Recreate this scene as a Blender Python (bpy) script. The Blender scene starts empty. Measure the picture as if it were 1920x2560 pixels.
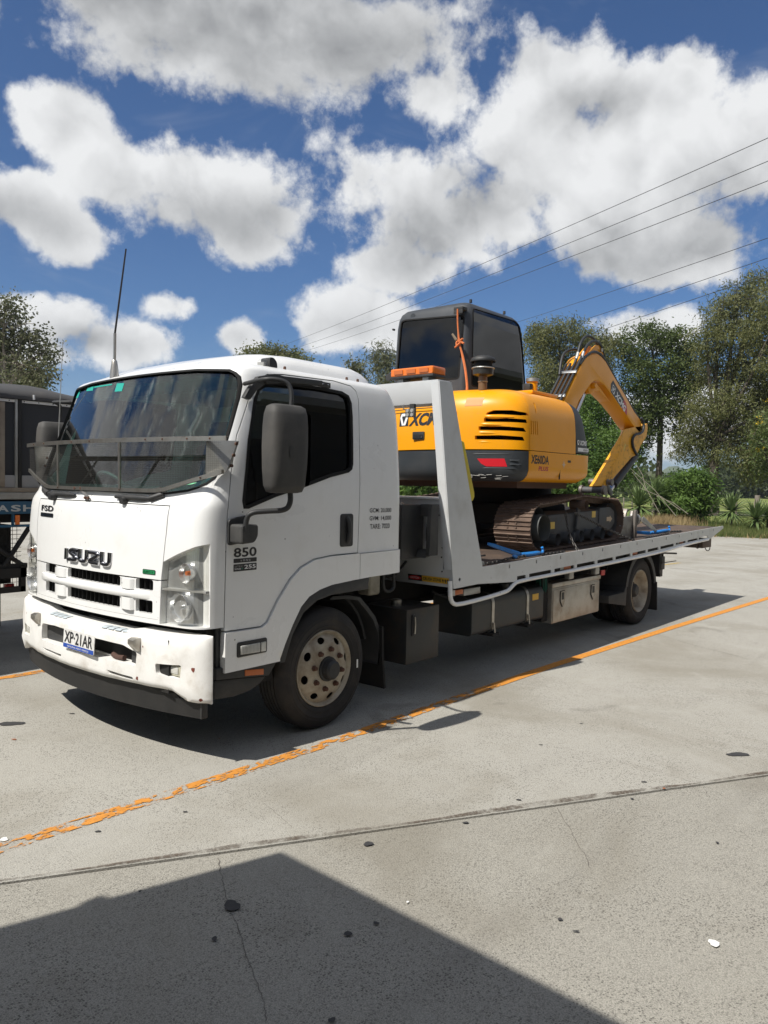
import bpy, bmesh, math, random
import numpy as np
from mathutils import Vector, Matrix
from mathutils.bvhtree import BVHTree
from math import sin, cos, pi, radians, sqrt, atan2, hypot

scene = bpy.context.scene
COL = scene.collection
R = random.Random(7)

# ------------------------------------------------------------------ camera
CAM = Vector((-2.5727, -3.6016, 1.7248)); YAW, PITCH, ROLL, FPX = 0.8728, -0.0375, 0.0188, 1917.95
fw = Vector((sin(YAW)*cos(PITCH), cos(YAW)*cos(PITCH), sin(PITCH)))
rt = Vector((cos(YAW), -sin(YAW), 0)); up = rt.cross(fw)
rt2 = rt*cos(ROLL) + up*sin(ROLL); up2 = -rt*sin(ROLL) + up*cos(ROLL)
cd = bpy.data.cameras.new('camera'); cam = bpy.data.objects.new('camera', cd); COL.objects.link(cam)
M = Matrix((rt2, up2, -fw)).transposed().to_4x4(); M.translation = CAM
cam.matrix_world = M
cd.sensor_fit = 'VERTICAL'; cd.sensor_height = 36.0; cd.sensor_width = 27.0
cd.lens = FPX/2560*36.0; cd.clip_start = 0.05; cd.clip_end = 12000
scene.camera = cam
scene.view_settings.view_transform = 'Standard'; scene.view_settings.look = 'None'
scene.view_settings.exposure = 0.30; scene.view_settings.gamma = 1.0
scene.view_settings.use_curve_mapping = False

# ------------------------------------------------------------------ sun and sky
SUN_EL, SUN_AZ = radians(52.5), radians(171.0)          # azimuth from +X, counter-clockwise
SUN = Vector((cos(SUN_EL)*cos(SUN_AZ), cos(SUN_EL)*sin(SUN_AZ), sin(SUN_EL)))
ld = bpy.data.lights.new('sun', 'SUN'); ld.energy = 4.7; ld.angle = radians(0.53); ld.color = (1.0, 0.955, 0.88)
lo = bpy.data.objects.new('sun', ld); COL.objects.link(lo); lo.location = (-30, 5, 40)
lo.rotation_euler = SUN.to_track_quat('Z', 'Y').to_euler()

world = bpy.data.worlds.new('World'); scene.world = world; world.use_nodes = True
wt = world.node_tree; wt.nodes.clear()

class NT:
    """small node-tree helper"""
    def __init__(s, t): s.t = t
    def n(s, typ, **kw):
        nd = s.t.nodes.new(typ)
        ins = kw.pop('i', {})
        for k, v in kw.items(): setattr(nd, k, v)
        for k, v in ins.items():
            if isinstance(v, bpy.types.NodeSocket): s.t.links.new(v, nd.inputs[k])
            else: nd.inputs[k].default_value = v
        return nd
    def m(s, op, a, b=0.0, c=0.0, clamp=False):
        return s.n('ShaderNodeMath', operation=op, use_clamp=clamp, i={0: a, 1: b, 2: c}).outputs[0]
    def v(s, op, a, b=(0, 0, 0)):
        nd = s.n('ShaderNodeVectorMath', operation=op, i={0: a, 1: b})
        return nd.outputs['Value'] if op in ('LENGTH', 'DOT_PRODUCT', 'DISTANCE') else nd.outputs[0]
    def mix(s, f, a, b, blend='MIX'):
        nd = s.n('ShaderNodeMix', data_type='RGBA', blend_type=blend)
        for k, v in ((0, f), (6, a), (7, b)):
            if isinstance(v, bpy.types.NodeSocket): s.t.links.new(v, nd.inputs[k])
            else: nd.inputs[k].default_value = (tuple(v)+(1,))[:4] if k else v
        return nd.outputs[2]
    def noise(s, vec, scale, detail=4, rough=0.55, dist=0.0):
        return s.n('ShaderNodeTexNoise', i={'Vector': vec, 'Scale': scale, 'Detail': detail, 'Roughness': rough, 'Distortion': dist}).outputs[0]
    def ss(s, x, a, b, lo=0.0, hi=1.0):
        return s.n('ShaderNodeMapRange', interpolation_type='SMOOTHSTEP', i={0: x, 1: a, 2: b, 3: lo, 4: hi}).outputs[0]

cy = scene.cycles; cy.max_bounces = 8; cy.diffuse_bounces = 3; cy.glossy_bounces = 4; cy.transparent_max_bounces = 12; cy.transmission_bounces = 4
# clouds: (azimuth, elevation) blobs in degrees, world-fixed
def px2ae(px, py):
    d = rt2*((px-960)/FPX) + up2*((1280-py)/FPX) + fw; d.normalize()
    return math.degrees(atan2(d.x, d.y)), math.degrees(math.asin(d.z))
BL = [  # display px (1659 wide): x, y, rx, ry -- cloud masses
 (330,-10,520,230),(760,90,360,170),
 (120,265,130,110),(55,430,150,85),(140,510,105,85),(250,380,140,100),(470,425,210,120),(520,520,120,70),
 (950,210,150,110),(890,390,210,150),(1000,480,190,140),(890,580,130,55),
 (1190,160,130,100),(1120,290,150,120),(1430,200,170,100),(1420,340,250,150),(1600,320,130,160),(1330,490,230,130),(1480,560,200,100),
 (130,690,130,70),(270,745,150,75),(355,658,75,48),(520,730,75,50),
 (770,710,150,80),(1400,705,220,65),(1440,900,220,90),(60,760,140,60)]
BG = [(430,20,620,240),(760,100,280,150),(60,470,110,60),(470,480,210,75),(900,510,150,110),(1020,440,120,110),(1330,560,260,80),(1560,480,150,130),(1260,230,120,60),(200,740,130,45)]   # their grey bases
def cloud_group(BL):
    g = bpy.data.node_groups.new('cloud_field', 'ShaderNodeTree')
    g.interface.new_socket('ae', in_out='INPUT', socket_type='NodeSocketVector')
    g.interface.new_socket('d', in_out='OUTPUT', socket_type='NodeSocketFloat')
    k = NT(g); gi = k.n('NodeGroupInput'); go = k.n('NodeGroupOutput')
    ae = gi.outputs['ae']; run = None
    for x, y, rx, ry in BL:
        s = 1920/1659; a, e = px2ae(x*s, y*s)
        a2, _ = px2ae((x+rx)*s, y*s); _, e2 = px2ae(x*s, (y-ry)*s)
        L = k.v('LENGTH', k.v('MULTIPLY', k.v('SUBTRACT', ae, (a, e, 0)), (1/max(.5, a2-a), 1/max(.5, e2-e), 0)))
        run = L if run is None else k.m('SMOOTH_MIN', run, L, 0.3)
    g.links.new(k.m('SUBTRACT', 1.0, run), go.inputs['d'])
    return g
W_ = NT(wt)
tc = W_.n('ShaderNodeTexCoord'); dirv = W_.v('NORMALIZE', tc.outputs['Generated'])
sp = W_.n('ShaderNodeSeparateXYZ', i={0: dirv})
az = W_.m('MULTIPLY', W_.m('ARCTAN2', sp.outputs[0], sp.outputs[1]), 180/pi)
el = W_.m('MULTIPLY', W_.m('ARCSINE', sp.outputs[2]), 180/pi)
def puffs(vec, detail):
    """billowing heads: inverted ridged noise"""
    return W_.n('ShaderNodeTexNoise', noise_type='RIDGED_MULTIFRACTAL', normalize=False, i={'Vector': vec, 'Scale': 6.0, 'Detail': detail, 'Roughness': 0.55, 'Lacunarity': 2.1, 'Offset': 1.0, 'Gain': 1.6, 'Distortion': 0.15}).outputs[0]
f1 = W_.m('SUBTRACT', W_.noise(dirv, 6.5, 8, 0.67), 0.5)
p1 = puffs(dirv, 5.0)
p2 = puffs(W_.v('ADD', dirv, (-0.018, 0.004, 0.020)), 3.0)
ae = W_.n('ShaderNodeCombineXYZ', i={0: az, 1: el, 2: 0.0}).outputs[0]
def field(bl):
    nd = W_.n('ShaderNodeGroup', node_tree=cloud_group(bl)); wt.links.new(ae, nd.inputs['ae']); return nd.outputs[0]
D0 = W_.m('ADD', W_.m('ADD', field(BL), 0.03), W_.m('ADD', W_.m('MULTIPLY', f1, 2.3), W_.m('MULTIPLY', W_.m('SUBTRACT', 1.0, p1), 0.30)))
D1 = W_.m('ADD', field(BG), W_.m('MULTIPLY', f1, 0.7))
sky = W_.n('ShaderNodeTexSky', sky_type='NISHITA', sun_disc=False, sun_elevation=SUN_EL,
           sun_rotation=(pi/2 - SUN_AZ), altitude=0.0, air_density=1.0, dust_density=0.35, ozone_density=2.2)
haze_lo = W_.ss(el, 0.0, 11.0, 0.35, 0.0)
skyc = W_.mix(1.0, sky.outputs[0], (0.50, 0.71, 0.98), 'MULTIPLY')
skyc = W_.mix(haze_lo, skyc, (4.6, 5.5, 6.8))
# in the frame: the photographed clouds
cover = W_.ss(D0, -0.10, 0.30)
relief = W_.m('MULTIPLY', W_.m('SUBTRACT', p1, p2), 0.28)                         # heads turned to the sun stand out from the hollows
sh = W_.m('ADD', W_.ss(D1, -0.6, 1.1, 0.0, 0.62), W_.m('ADD', relief, W_.ss(D0, 0.15, 1.5, 0.0, 0.20)), clamp=True)
ccol = W_.mix(sh, (9.6, 9.7, 9.8), (2.0, 2.1, 2.25))
wisps = W_.m('MULTIPLY', W_.ss(W_.noise(W_.v('MULTIPLY', dirv, (1.0, 1.0, 2.2)), 5.0, 4, 0.62, 0.8), 0.52, 0.82), 0.20)
bg_in = W_.n('ShaderNodeBackground', i={'Color': W_.mix(cover, W_.mix(wisps, skyc, (6.0, 6.4, 7.0)), ccol), 'Strength': 0.073})
# beyond it: the same scattered cumulus carried on by noise
fb = W_.noise(dirv, 3.1, 5, 0.58)
cover2 = W_.ss(fb, 0.45, 0.53); sh2 = W_.ss(fb, 0.50, 0.68, 0.15, 0.75)
bg_out = W_.n('ShaderNodeBackground', i={'Color': W_.mix(cover2, skyc, W_.mix(sh2, (9.2, 9.3, 9.4), (1.9, 2.0, 2.15))), 'Strength': 0.073})
da = W_.m('ABSOLUTE', W_.m('SUBTRACT', az, 50.0))
outf = W_.m('MAXIMUM', W_.ss(da, 28.0, 36.0), W_.m('MAXIMUM', W_.ss(el, 33.5, 40.0), W_.ss(el, -1.0, -3.0)))
mxw = W_.n('ShaderNodeMixShader', i={0: outf}); wt.links.new(bg_in.outputs[0], mxw.inputs[1]); wt.links.new(bg_out.outputs[0], mxw.inputs[2])
wo = W_.n('ShaderNodeOutputWorld'); wt.links.new(mxw.outputs[0], wo.inputs[0])
try: world.cycles.sampling_method = 'NONE'
except Exception: pass

# ------------------------------------------------------------------ materials
def newmat(name):
    m = bpy.data.materials.new(name); m.use_nodes = True
    t = m.node_tree; t.nodes.clear(); k = NT(t)
    out = k.n('ShaderNodeOutputMaterial'); p = k.n('ShaderNodeBsdfPrincipled')
    t.links.new(p.outputs[0], out.inputs[0])
    k.p = p; k.o = out; k.pos = k.n('ShaderNodeTexCoord').outputs['Object']
    return m, k
def setp(k, **kw):
    for a, v in kw.items():
        s = k.p.inputs[a.replace('_', ' ')]
        if isinstance(v, bpy.types.NodeSocket): k.t.links.new(v, s)
        elif s.type == 'RGBA': s.default_value = (tuple(v)+(1,))[:4]
        else: s.default_value = v
def bump(k, h, strength=0.3, dist=0.01):
    b = k.n('ShaderNodeBump', i={'Strength': strength, 'Distance': dist, 'Height': h}); k.t.links.new(b.outputs[0], k.p.inputs['Normal'])
def mat(name, col, rough=0.5, metal=0.0, dirt=0.0, dirtcol=(0.16, 0.12, 0.08), dscale=3.0, coat=0.0, spec=0.5, grain=0.0, gscale=60.0, thr=0.5, bmp=0.0):
    """plain surface with worn, dusty variation"""
    m, k = newmat(name)
    base = (tuple(col)+(1,))[:4]
    n1 = k.noise(k.pos, dscale, 6, 0.62, 0.3); n2 = k.noise(k.pos, gscale, 3, 0.6)
    c = base
    if grain: c = k.mix(k.m('MULTIPLY', k.m('SUBTRACT', n2, 0.3), grain), base, tuple(min(1, x*0.55) for x in col))
    if dirt: c = k.mix(k.m('MULTIPLY', k.ss(n1, thr-0.1, thr+0.28), dirt), c, dirtcol)
    setp(k, Base_Color=c, Metallic=metal, Specular_IOR_Level=spec)
    setp(k, Roughness=k.m('ADD', rough-0.06, k.m('MULTIPLY', n1, 0.14)))
    if coat: setp(k, Coat_Weight=coat, Coat_Roughness=0.08)
    if bmp: bump(k, n2, bmp, 0.004)
    return m

# ------------------------------------------------------------------ mesh building
WM = {}                                   # world matrix of every object, tracked by hand
def mk_empty(name, loc, label, cat, group=None, rot=None):
    o = bpy.data.objects.new(name, None); COL.objects.link(o); o.empty_display_size = 0.2
    m = Matrix.Translation(loc)
    if rot is not None: m = m @ rot
    o.matrix_world = m; WM[o] = m
    o['label'] = label; o['category'] = cat
    if group: o['group'] = group
    return o
def place(o, parent=None, mw=None):
    mw = mw or Matrix.Identity(4); WM[o] = mw
    if parent is not None:
        o.parent = parent; o.matrix_parent_inverse = WM[parent].inverted()
    o.matrix_basis = mw
def tag(o, label=None, cat=None, group=None, kind=None):
    if label: o['label'] = label
    if cat: o['category'] = cat
    if group: o['group'] = group
    if kind: o['kind'] = kind
    return o
class MB:
    def __init__(s): s.v = []; s.f = []; s.mi = []; s.cur = 0
    def add(s, vs, fs):
        b = len(s.v); s.v.extend(tuple(x) for x in vs); s.f.extend([tuple(i+b for i in f) for f in fs]); s.mi.extend([s.cur]*len(fs)); return s
    def box(s, x0, x1, y0, y1, z0, z1, mtx=None):
        vs = [Vector((x, y, z)) for z in (z0, z1) for y in (y0, y1) for x in (x0, x1)]
        if mtx: vs = [mtx @ v for v in vs]
        return s.add(vs, [(0, 2, 3, 1), (4, 5, 7, 6), (0, 1, 5, 4), (2, 6, 7, 3), (0, 4, 6, 2), (1, 3, 7, 5)])
    def prism(s, poly, plane, a, b, mtx=None):
        """2-D polygon extruded: plane 'xz' along y, 'yz' along x, 'xy' along z"""
        def P(p, t):
            if plane == 'xz': return Vector((p[0], t, p[1]))
            if plane == 'yz': return Vector((t, p[0], p[1]))
            return Vector((p[0], p[1], t))
        n = len(poly); ar = sum(poly[i][0]*poly[(i+1) % n][1]-poly[(i+1) % n][0]*poly[i][1] for i in range(n))
        if plane == 'xz': ar = -ar
        if ar < 0: poly = poly[::-1]
        lo, hi = min(a, b), max(a, b)
        vs = [P(p, lo) for p in poly] + [P(p, hi) for p in poly]
        if mtx: vs = [mtx @ v for v in vs]
        fs = [tuple(range(n-1, -1, -1)), tuple(range(n, 2*n))] + [(i, (i+1) % n, n+(i+1) % n, n+i) for i in range(n)]
        return s.add(vs, fs)
    def tube(s, pts, r, n=8, closed=False, caps=True):
        pts = [Vector(p) for p in pts]; N = len(pts); rs = r if isinstance(r, (list, tuple)) else [r]*N
        if len(rs) != N:
            q_ = [(len(rs)-1)*i/max(1, N-1) for i in range(N)]; rs = [rs[int(t)]+(rs[min(int(t)+1, len(rs)-1)]-rs[int(t)])*(t-int(t)) for t in q_]
        rings = []; prev = None
        for i, p in enumerate(pts):
            if closed: t = pts[(i+1) % N]-pts[i-1]
            else: t = pts[min(i+1, N-1)]-pts[max(i-1, 0)]
            if t.length < 1e-9: t = Vector((0, 0, 1))
            t.normalize()
            if prev is None:
                a = Vector((0, 0, 1)) if abs(t.z) < 0.9 else Vector((1, 0, 0)); u = a.cross(t).normalized()
            else:
                u = prev - t*prev.dot(t)
                u = u.normalized() if u.length > 1e-6 else t.orthogonal().normalized()
            prev = u; w = t.cross(u)
            rings.append([p+(u*cos(2*pi*j/n)+w*sin(2*pi*j/n))*rs[i] for j in range(n)])
        b = [v for rg in rings for v in rg]; fs = []
        for i in range(N if closed else N-1):
            i2 = (i+1) % N
            fs += [(i*n+j, i*n+(j+1) % n, i2*n+(j+1) % n, i2*n+j) for j in range(n)]
        if caps and not closed: fs += [tuple(range(n-1, -1, -1)), tuple(range((N-1)*n, N*n))]
        return s.add(b, fs)
    def loft(s, rings, cap0=True, cap1=True, closed=True):
        n = len(rings[0]); vs = [p for rg in rings for p in rg]; fs = []
        for i in range(len(rings)-1):
            for j in range(n if closed else n-1):
                fs.append((i*n+j, i*n+(j+1) % n, (i+1)*n+(j+1) % n, (i+1)*n+j))
        if cap0: fs.append(tuple(range(n-1, -1, -1)))
        if cap1: fs.append(tuple(range((len(rings)-1)*n, len(rings)*n)))
        return s.add(vs, fs)
    def lathe(s, prof, c, axis='y', n=48, caps=False):
        """profile (axial offset, radius) turned about an axis through c"""
        rings = []
        for a, r in prof:
            rg = []
            for j in range(n):
                t = 2*pi*j/n; u, w = r*cos(t), r*sin(t)
                rg.append((c[0]+u, c[1]+a, c[2]+w) if axis == 'y' else ((c[0]+u, c[1]+w, c[2]+a) if axis == 'z' else (c[0]+a, c[1]+u, c[2]+w)))
            rings.append(rg)
        return s.loft(rings, caps, caps)
    def mesh(s, name, mats=None):
        me = bpy.data.meshes.new(name); me.from_pydata(s.v, [], s.f)
        if mats is not None:
            for m in (mats if isinstance(mats, (list, tuple)) else [mats]): me.materials.append(m)
        if any(s.mi): me.polygons.foreach_set('material_index', s.mi)
        return me
    def obj(s, name, mats, parent=None, smooth=None, bevel=0.0, seg=2, fixn=True, mw=None, bang=30):
        me = s.mesh(name, mats)
        if bevel or fixn:
            bm = bmesh.new(); bm.from_mesh(me)
            if fixn: bmesh.ops.recalc_face_normals(bm, faces=bm.faces)
            if bevel:
                ed = [e for e in bm.edges if len(e.link_faces) == 2 and e.calc_face_angle(0) > radians(bang)]
                bmesh.ops.bevel(bm, geom=ed, offset=bevel, segments=seg, profile=0.6, affect='EDGES', clamp_overlap=True)
            bm.to_mesh(me); bm.free()
        return mobj(name, me, parent, smooth if smooth is not None else (35 if bevel else None), mw)
def mobj(name, me, parent=None, smooth=None, mw=None):
    if smooth:
        me.polygons.foreach_set('use_smooth', [True]*len(me.polygons)); me.set_sharp_from_angle(angle=radians(smooth))
    o = bpy.data.objects.new(name, me); COL.objects.link(o); place(o, parent, mw); return o
def copy_obj(src, parent, mw):
    o = bpy.data.objects.new(src.name.split('.')[0], src.data); COL.objects.link(o); place(o, parent, mw); return o

class LB:
    """leaf faces collected as arrays"""
    def __init__(s): s.a = []
    @property
    def v(s): return s.a
    def obj(s, name, m, parent=None, fixn=False):
        A = np.concatenate(s.a).astype(np.float32); n = len(A)
        me = bpy.data.meshes.new(name); me.vertices.add(n*4); me.vertices.foreach_set('co', A.reshape(-1))
        me.loops.add(n*4); me.loops.foreach_set('vertex_index', np.arange(n*4, dtype=np.int32)); me.polygons.add(n)
        me.polygons.foreach_set('loop_start', np.arange(0, n*4, 4, dtype=np.int32)); me.materials.append(m); me.update(calc_edges=True)
        return mobj(name, me, parent)
# booleans on meshes -------------------------------------------------
_dg = None
def to_solid(mbd):
    me = mbd.mesh('tmp'); bm = bmesh.new(); bm.from_mesh(me)
    bmesh.ops.remove_doubles(bm, verts=bm.verts, dist=1e-5); bmesh.ops.recalc_face_normals(bm, faces=bm.faces)
    if bm.calc_volume(signed=True) < 0: bmesh.ops.reverse_faces(bm, faces=bm.faces)
    bm.to_mesh(me); bm.free(); return me
def boolean(a, b, op, solver='EXACT'):
    """a, b meshes -> new mesh"""
    oa = bpy.data.objects.new('ta', a); ob = bpy.data.objects.new('tb', b)
    COL.objects.link(oa); COL.objects.link(ob)
    md = oa.modifiers.new('b', 'BOOLEAN'); md.object = ob; md.operation = op; md.solver = solver
    dg = bpy.context.evaluated_depsgraph_get(); dg.update()
    me = bpy.data.meshes.new_from_object(oa.evaluated_get(dg))
    bpy.data.objects.remove(oa); bpy.data.objects.remove(ob)
    return me
def diff(a, *bs):
    for b in bs: a = boolean(a, b if isinstance(b, bpy.types.Mesh) else to_solid(b), 'DIFFERENCE')
    return a
def inter(a, b): return boolean(a, b if isinstance(b, bpy.types.Mesh) else to_solid(b), 'INTERSECT')
def surf_normals(me, bvh, vn, tris, tol=0.0015):
    """give cut pieces the smooth normals of the uncut surface"""
    ns = []
    for p in me.polygons:
        for li in p.loop_indices:
            co = me.vertices[me.loops[li].vertex_index].co
            n = p.normal
            loc, fn, idx, d = bvh.find_nearest(co)
            if loc is not None and d < tol:
                a, b, c = tris[idx]
                w = bary(loc, *[vn[q][0] for q in (a, b, c)])
                sn = (vn[a][1]*w[0]+vn[b][1]*w[1]+vn[c][1]*w[2]).normalized()
                if sn.dot(p.normal) > 0.8: n = sn
            ns.append(tuple(n))
    me.polygons.foreach_set('use_smooth', [True]*len(me.polygons))
    me.normals_split_custom_set(ns)
def bary(p, a, b, c):
    v0, v1, v2 = b-a, c-a, p-a
    d00, d01, d11, d20, d21 = v0.dot(v0), v0.dot(v1), v1.dot(v1), v2.dot(v0), v2.dot(v1)
    den = d00*d11-d01*d01
    if abs(den) < 1e-14: return (1, 0, 0)
    v = (d11*d20-d01*d21)/den; w = (d00*d21-d01*d20)/den
    return (1-v-w, v, w)
def surface_ref(me):
    me.calc_loop_triangles()
    tris = [tuple(t.vertices) for t in me.loop_triangles]
    vs = [v.co.copy() for v in me.vertices]
    vn = [(v.co.copy(), v.normal.copy()) for v in me.vertices]
    return BVHTree.FromPolygons(vs, tris), vn, tris
def setmat(me, m):
    me.materials.clear()
    for x in (m if isinstance(m, (list, tuple)) else [m]): me.materials.append(x)
    me.polygons.foreach_set('material_index', [0]*len(me.polygons)); return me

# curves, lettering -------------------------------------------------------
def bez(p0, p1, p2, p3, n):
    return [tuple((1-t)**3*a+3*(1-t)**2*t*b+3*(1-t)*t*t*c+t**3*d for a, b, c, d in zip(p0, p1, p2, p3)) for t in [i/n for i in range(n+1)]]
def smooth_path(pts, it=2, closed=False):
    pts = [Vector(p) for p in pts]
    for _ in range(it):
        q = [] if closed else [pts[0]]
        for i in range(len(pts) if closed else len(pts)-1):
            a, b = pts[i], pts[(i+1) % len(pts)]
            q += [a*0.75+b*0.25, a*0.25+b*0.75]
        if not closed: q.append(pts[-1])
        pts = q
    return pts
def round_poly(poly, r, n=4):
    out = []; N = len(poly)
    for i in range(N):
        p, a, b = Vector(poly[i]), Vector(poly[i-1]), Vector(poly[(i+1) % N])
        u, w = (a-p), (b-p); lu, lw = u.length, w.length
        k = min(r, lu*0.48, lw*0.48); s_, e_ = p+u/lu*k, p+w/lw*k
        for j in range(n+1):
            t = j/n; out.append(tuple(s_*(1-t)**2+p*2*t*(1-t)+e_*t*t))
    return out
def offset_poly(poly, d):
    N = len(poly); ar = sum(poly[i][0]*poly[(i+1) % N][1]-poly[(i+1) % N][0]*poly[i][1] for i in range(N))
    sg = 1 if ar > 0 else -1; out = []
    for i in range(N):
        a, p, b = Vector(poly[i-1]), Vector(poly[i]), Vector(poly[(i+1) % N])
        e1, e2 = (p-a), (b-p)
        if e1.length < 1e-9 or e2.length < 1e-9: out.append(tuple(p)); continue
        n1 = Vector((e1.y, -e1.x)).normalized(); n2 = Vector((e2.y, -e2.x)).normalized()
        nn = (n1+n2); nn = nn.normalized() if nn.length > 1e-6 else n1
        k = 1/max(0.5, nn.dot(n1)); out.append(tuple(p+nn*d*sg*k))
    return out
def text_mesh(txt, height, width=None, shear=0.0, off=0.0, depth=0.0, space=1.0):
    """flat lettering in the XY plane, lower left corner at the origin"""
    cu = bpy.data.curves.new('t', 'FONT'); cu.body = txt; cu.size = 1.0; cu.offset = off; cu.extrude = depth; cu.space_character = space
    cu.resolution_u = 3
    o = bpy.data.objects.new('t', cu); COL.objects.link(o)
    dg = bpy.context.evaluated_depsgraph_get(); dg.update()
    me = bpy.data.meshes.new_from_object(o.evaluated_get(dg)); bpy.data.objects.remove(o)
    xs = [v.co.x for v in me.vertices]; ys = [v.co.y for v in me.vertices]
    x0, x1, y0, y1 = min(xs), max(xs), min(ys), max(ys); sy = height/(y1-y0); sx = (width/(x1-x0)) if width else sy
    for v in me.vertices:
        yy = (v.co.y-y0)*sy
        v.co.x = (v.co.x-x0)*sx + shear*yy; v.co.y = yy
    return me
def frame(o, ux, uy):
    """matrix that carries XY lettering to a world plane"""
    ux = Vector(ux).normalized(); uy = Vector(uy).normalized(); uz = ux.cross(uy).normalized(); uy = uz.cross(ux)
    m = Matrix((ux, uy, uz)).transposed().to_4x4(); m.translation = Vector(o); return m
def letters(name, txt, m, parent, origin, ux, uy, height, width=None, wrap=None, **kw):
    me = text_mesh(txt, height, width, **kw); fr = frame(origin, ux, uy)
    me.transform(fr)
    if wrap:
        for v in me.vertices: v.co = wrap(v.co)
    setmat(me, m); return mobj(name, me, parent)
def poly_decal(name, poly, m, parent, origin, ux, uy, wrap=None, th=0.0):
    b = MB(); fr = frame(origin, ux, uy)
    if th: b.prism(poly, 'xy', 0, th)
    else: b.add([(p[0], p[1], 0) for p in poly], [tuple(range(len(poly)))])
    if wrap and not th:
        me = b.mesh(name, m); bm = bmesh.new(); bm.from_mesh(me); bmesh.ops.triangulate(bm, faces=bm.faces)
        for _ in range(2): bmesh.ops.subdivide_edges(bm, edges=bm.edges[:], cuts=2, use_grid_fill=True); bmesh.ops.triangulate(bm, faces=bm.faces)
        bm.to_mesh(me); bm.free()
        for v in me.vertices: v.co = wrap(fr @ v.co)
        return mobj(name, me, parent)
    b.v = [tuple((wrap(fr @ Vector(v)) if wrap else fr @ Vector(v))) for v in b.v]
    return b.obj(name, m, parent, fixn=bool(th))
def rect(x0, y0, x1, y1): return [(x0, y0), (x1, y0), (x1, y1), (x0, y1)]
def rrect(x0, y0, x1, y1, r, n=4): return round_poly(rect(x0, y0, x1, y1), r, n)

# ------------------------------------------------------------------ ground
def concrete_mat(nm, tint):
    m, k = newmat(nm)
    P = k.pos
    agg = k.n('ShaderNodeTexVoronoi', feature='F1', i={'Vector': P, 'Scale': 105.0, 'Randomness': 1.0})
    tone = k.n('ShaderNodeSeparateColor', i={0: agg.outputs['Color']}).outputs[0]
    stone = k.ss(agg.outputs['Distance'], 0.30, 0.55, 1.0, 0.0)
    fine = k.noise(P, 230.0, 4, 0.75); mid = k.noise(P, 9.0, 5, 0.6, 0.2); big = k.noise(P, 0.55, 5, 0.6, 0.4); med = k.noise(P, 1.9, 5, 0.62, 0.6)
    c = k.mix(k.ss(fine, 0.30, 0.62), (0.19, 0.183, 0.168), (0.50, 0.485, 0.445))
    patch = k.ss(med, 0.35, 0.62, 0.30, 1.0)
    c = k.mix(k.m('MULTIPLY', k.m('MULTIPLY', stone, patch), k.ss(tone, 0.42, 0.85, 0.0, 0.8)), c, (0.095, 0.09, 0.083))
    c = k.mix(k.m('MULTIPLY', stone, k.ss(tone, 0.0, 0.3, 0.45, 0.0)), c, (0.52, 0.50, 0.45))
    c = k.mix(k.ss(mid, 0.45, 0.75, 0.0, 0.25), c, (0.42, 0.41, 0.38))
    c = k.mix(k.ss(big, 0.46, 0.70, 0.0, 0.60), c, (0.25, 0.23, 0.19))
    c = k.mix(k.ss(med, 0.56, 0.78, 0.0, 0.40), c, (0.23, 0.212, 0.178))
    c = k.mix(k.ss(med, 0.24, 0.44, 0.28, 0.0), c, (0.50, 0.49, 0.46))
    tr_ = k.noise(k.v('MULTIPLY', P, (0.12, 1.0, 1.0)), 1.6, 4, 0.6, 0.3); c = k.mix(k.ss(tr_, 0.55, 0.75, 0.0, 0.30), c, (0.17, 0.16, 0.145))   # tyre scuff along the bays
    oil = k.noise(P, 0.9, 3, 0.5, 1.2); c = k.mix(k.ss(oil, 0.66, 0.74, 0.0, 0.35), c, (0.13, 0.12, 0.105))
    c = k.mix(1.0, c, tint, 'MULTIPLY')
    setp(k, Base_Color=c, Roughness=0.9, Specular_IOR_Level=0.25)
    h = k.m('ADD', k.m('MULTIPLY', fine, 0.6), k.m('MULTIPLY', stone, 0.25))
    bump(k, h, 0.55, 0.006)
    return m
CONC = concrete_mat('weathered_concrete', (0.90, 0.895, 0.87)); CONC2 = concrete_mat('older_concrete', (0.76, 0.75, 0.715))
def grass_ground():
    m, k = newmat('paddock_grass')
    n1 = k.noise(k.pos, 0.35, 6, 0.65); n2 = k.noise(k.pos, 6.0, 5, 0.7); n3 = k.noise(k.pos, 0.05, 4, 0.55)
    c = k.mix(k.ss(n1, 0.35, 0.65), (0.13, 0.17, 0.045), (0.25, 0.26, 0.09))
    c = k.mix(k.ss(n2, 0.4, 0.7, 0.0, 0.5), c, (0.05, 0.075, 0.02))
    c = k.mix(k.ss(n3, 0.45, 0.65, 0.0, 0.5), c, (0.22, 0.28, 0.09))
    setp(k, Base_Color=c, Roughness=0.95, Specular_IOR_Level=0.1); return m
GRASSM = grass_ground()
b = MB()                                           # paddock: one sheet to the horizon
N = 40; xs = [-900+3400*(i/N)**1.0 for i in range(N+1)]; ys = [-900+3400*(j/N) for j in range(N+1)]
b.add([(x, y, -0.06) for y in ys for x in xs], [(j*(N+1)+i, j*(N+1)+i+1, (j+1)*(N+1)+i+1, (j+1)*(N+1)+i) for j in range(N) for i in range(N)])
tag(b.obj('paddock', GRASSM), kind='structure')
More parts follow.
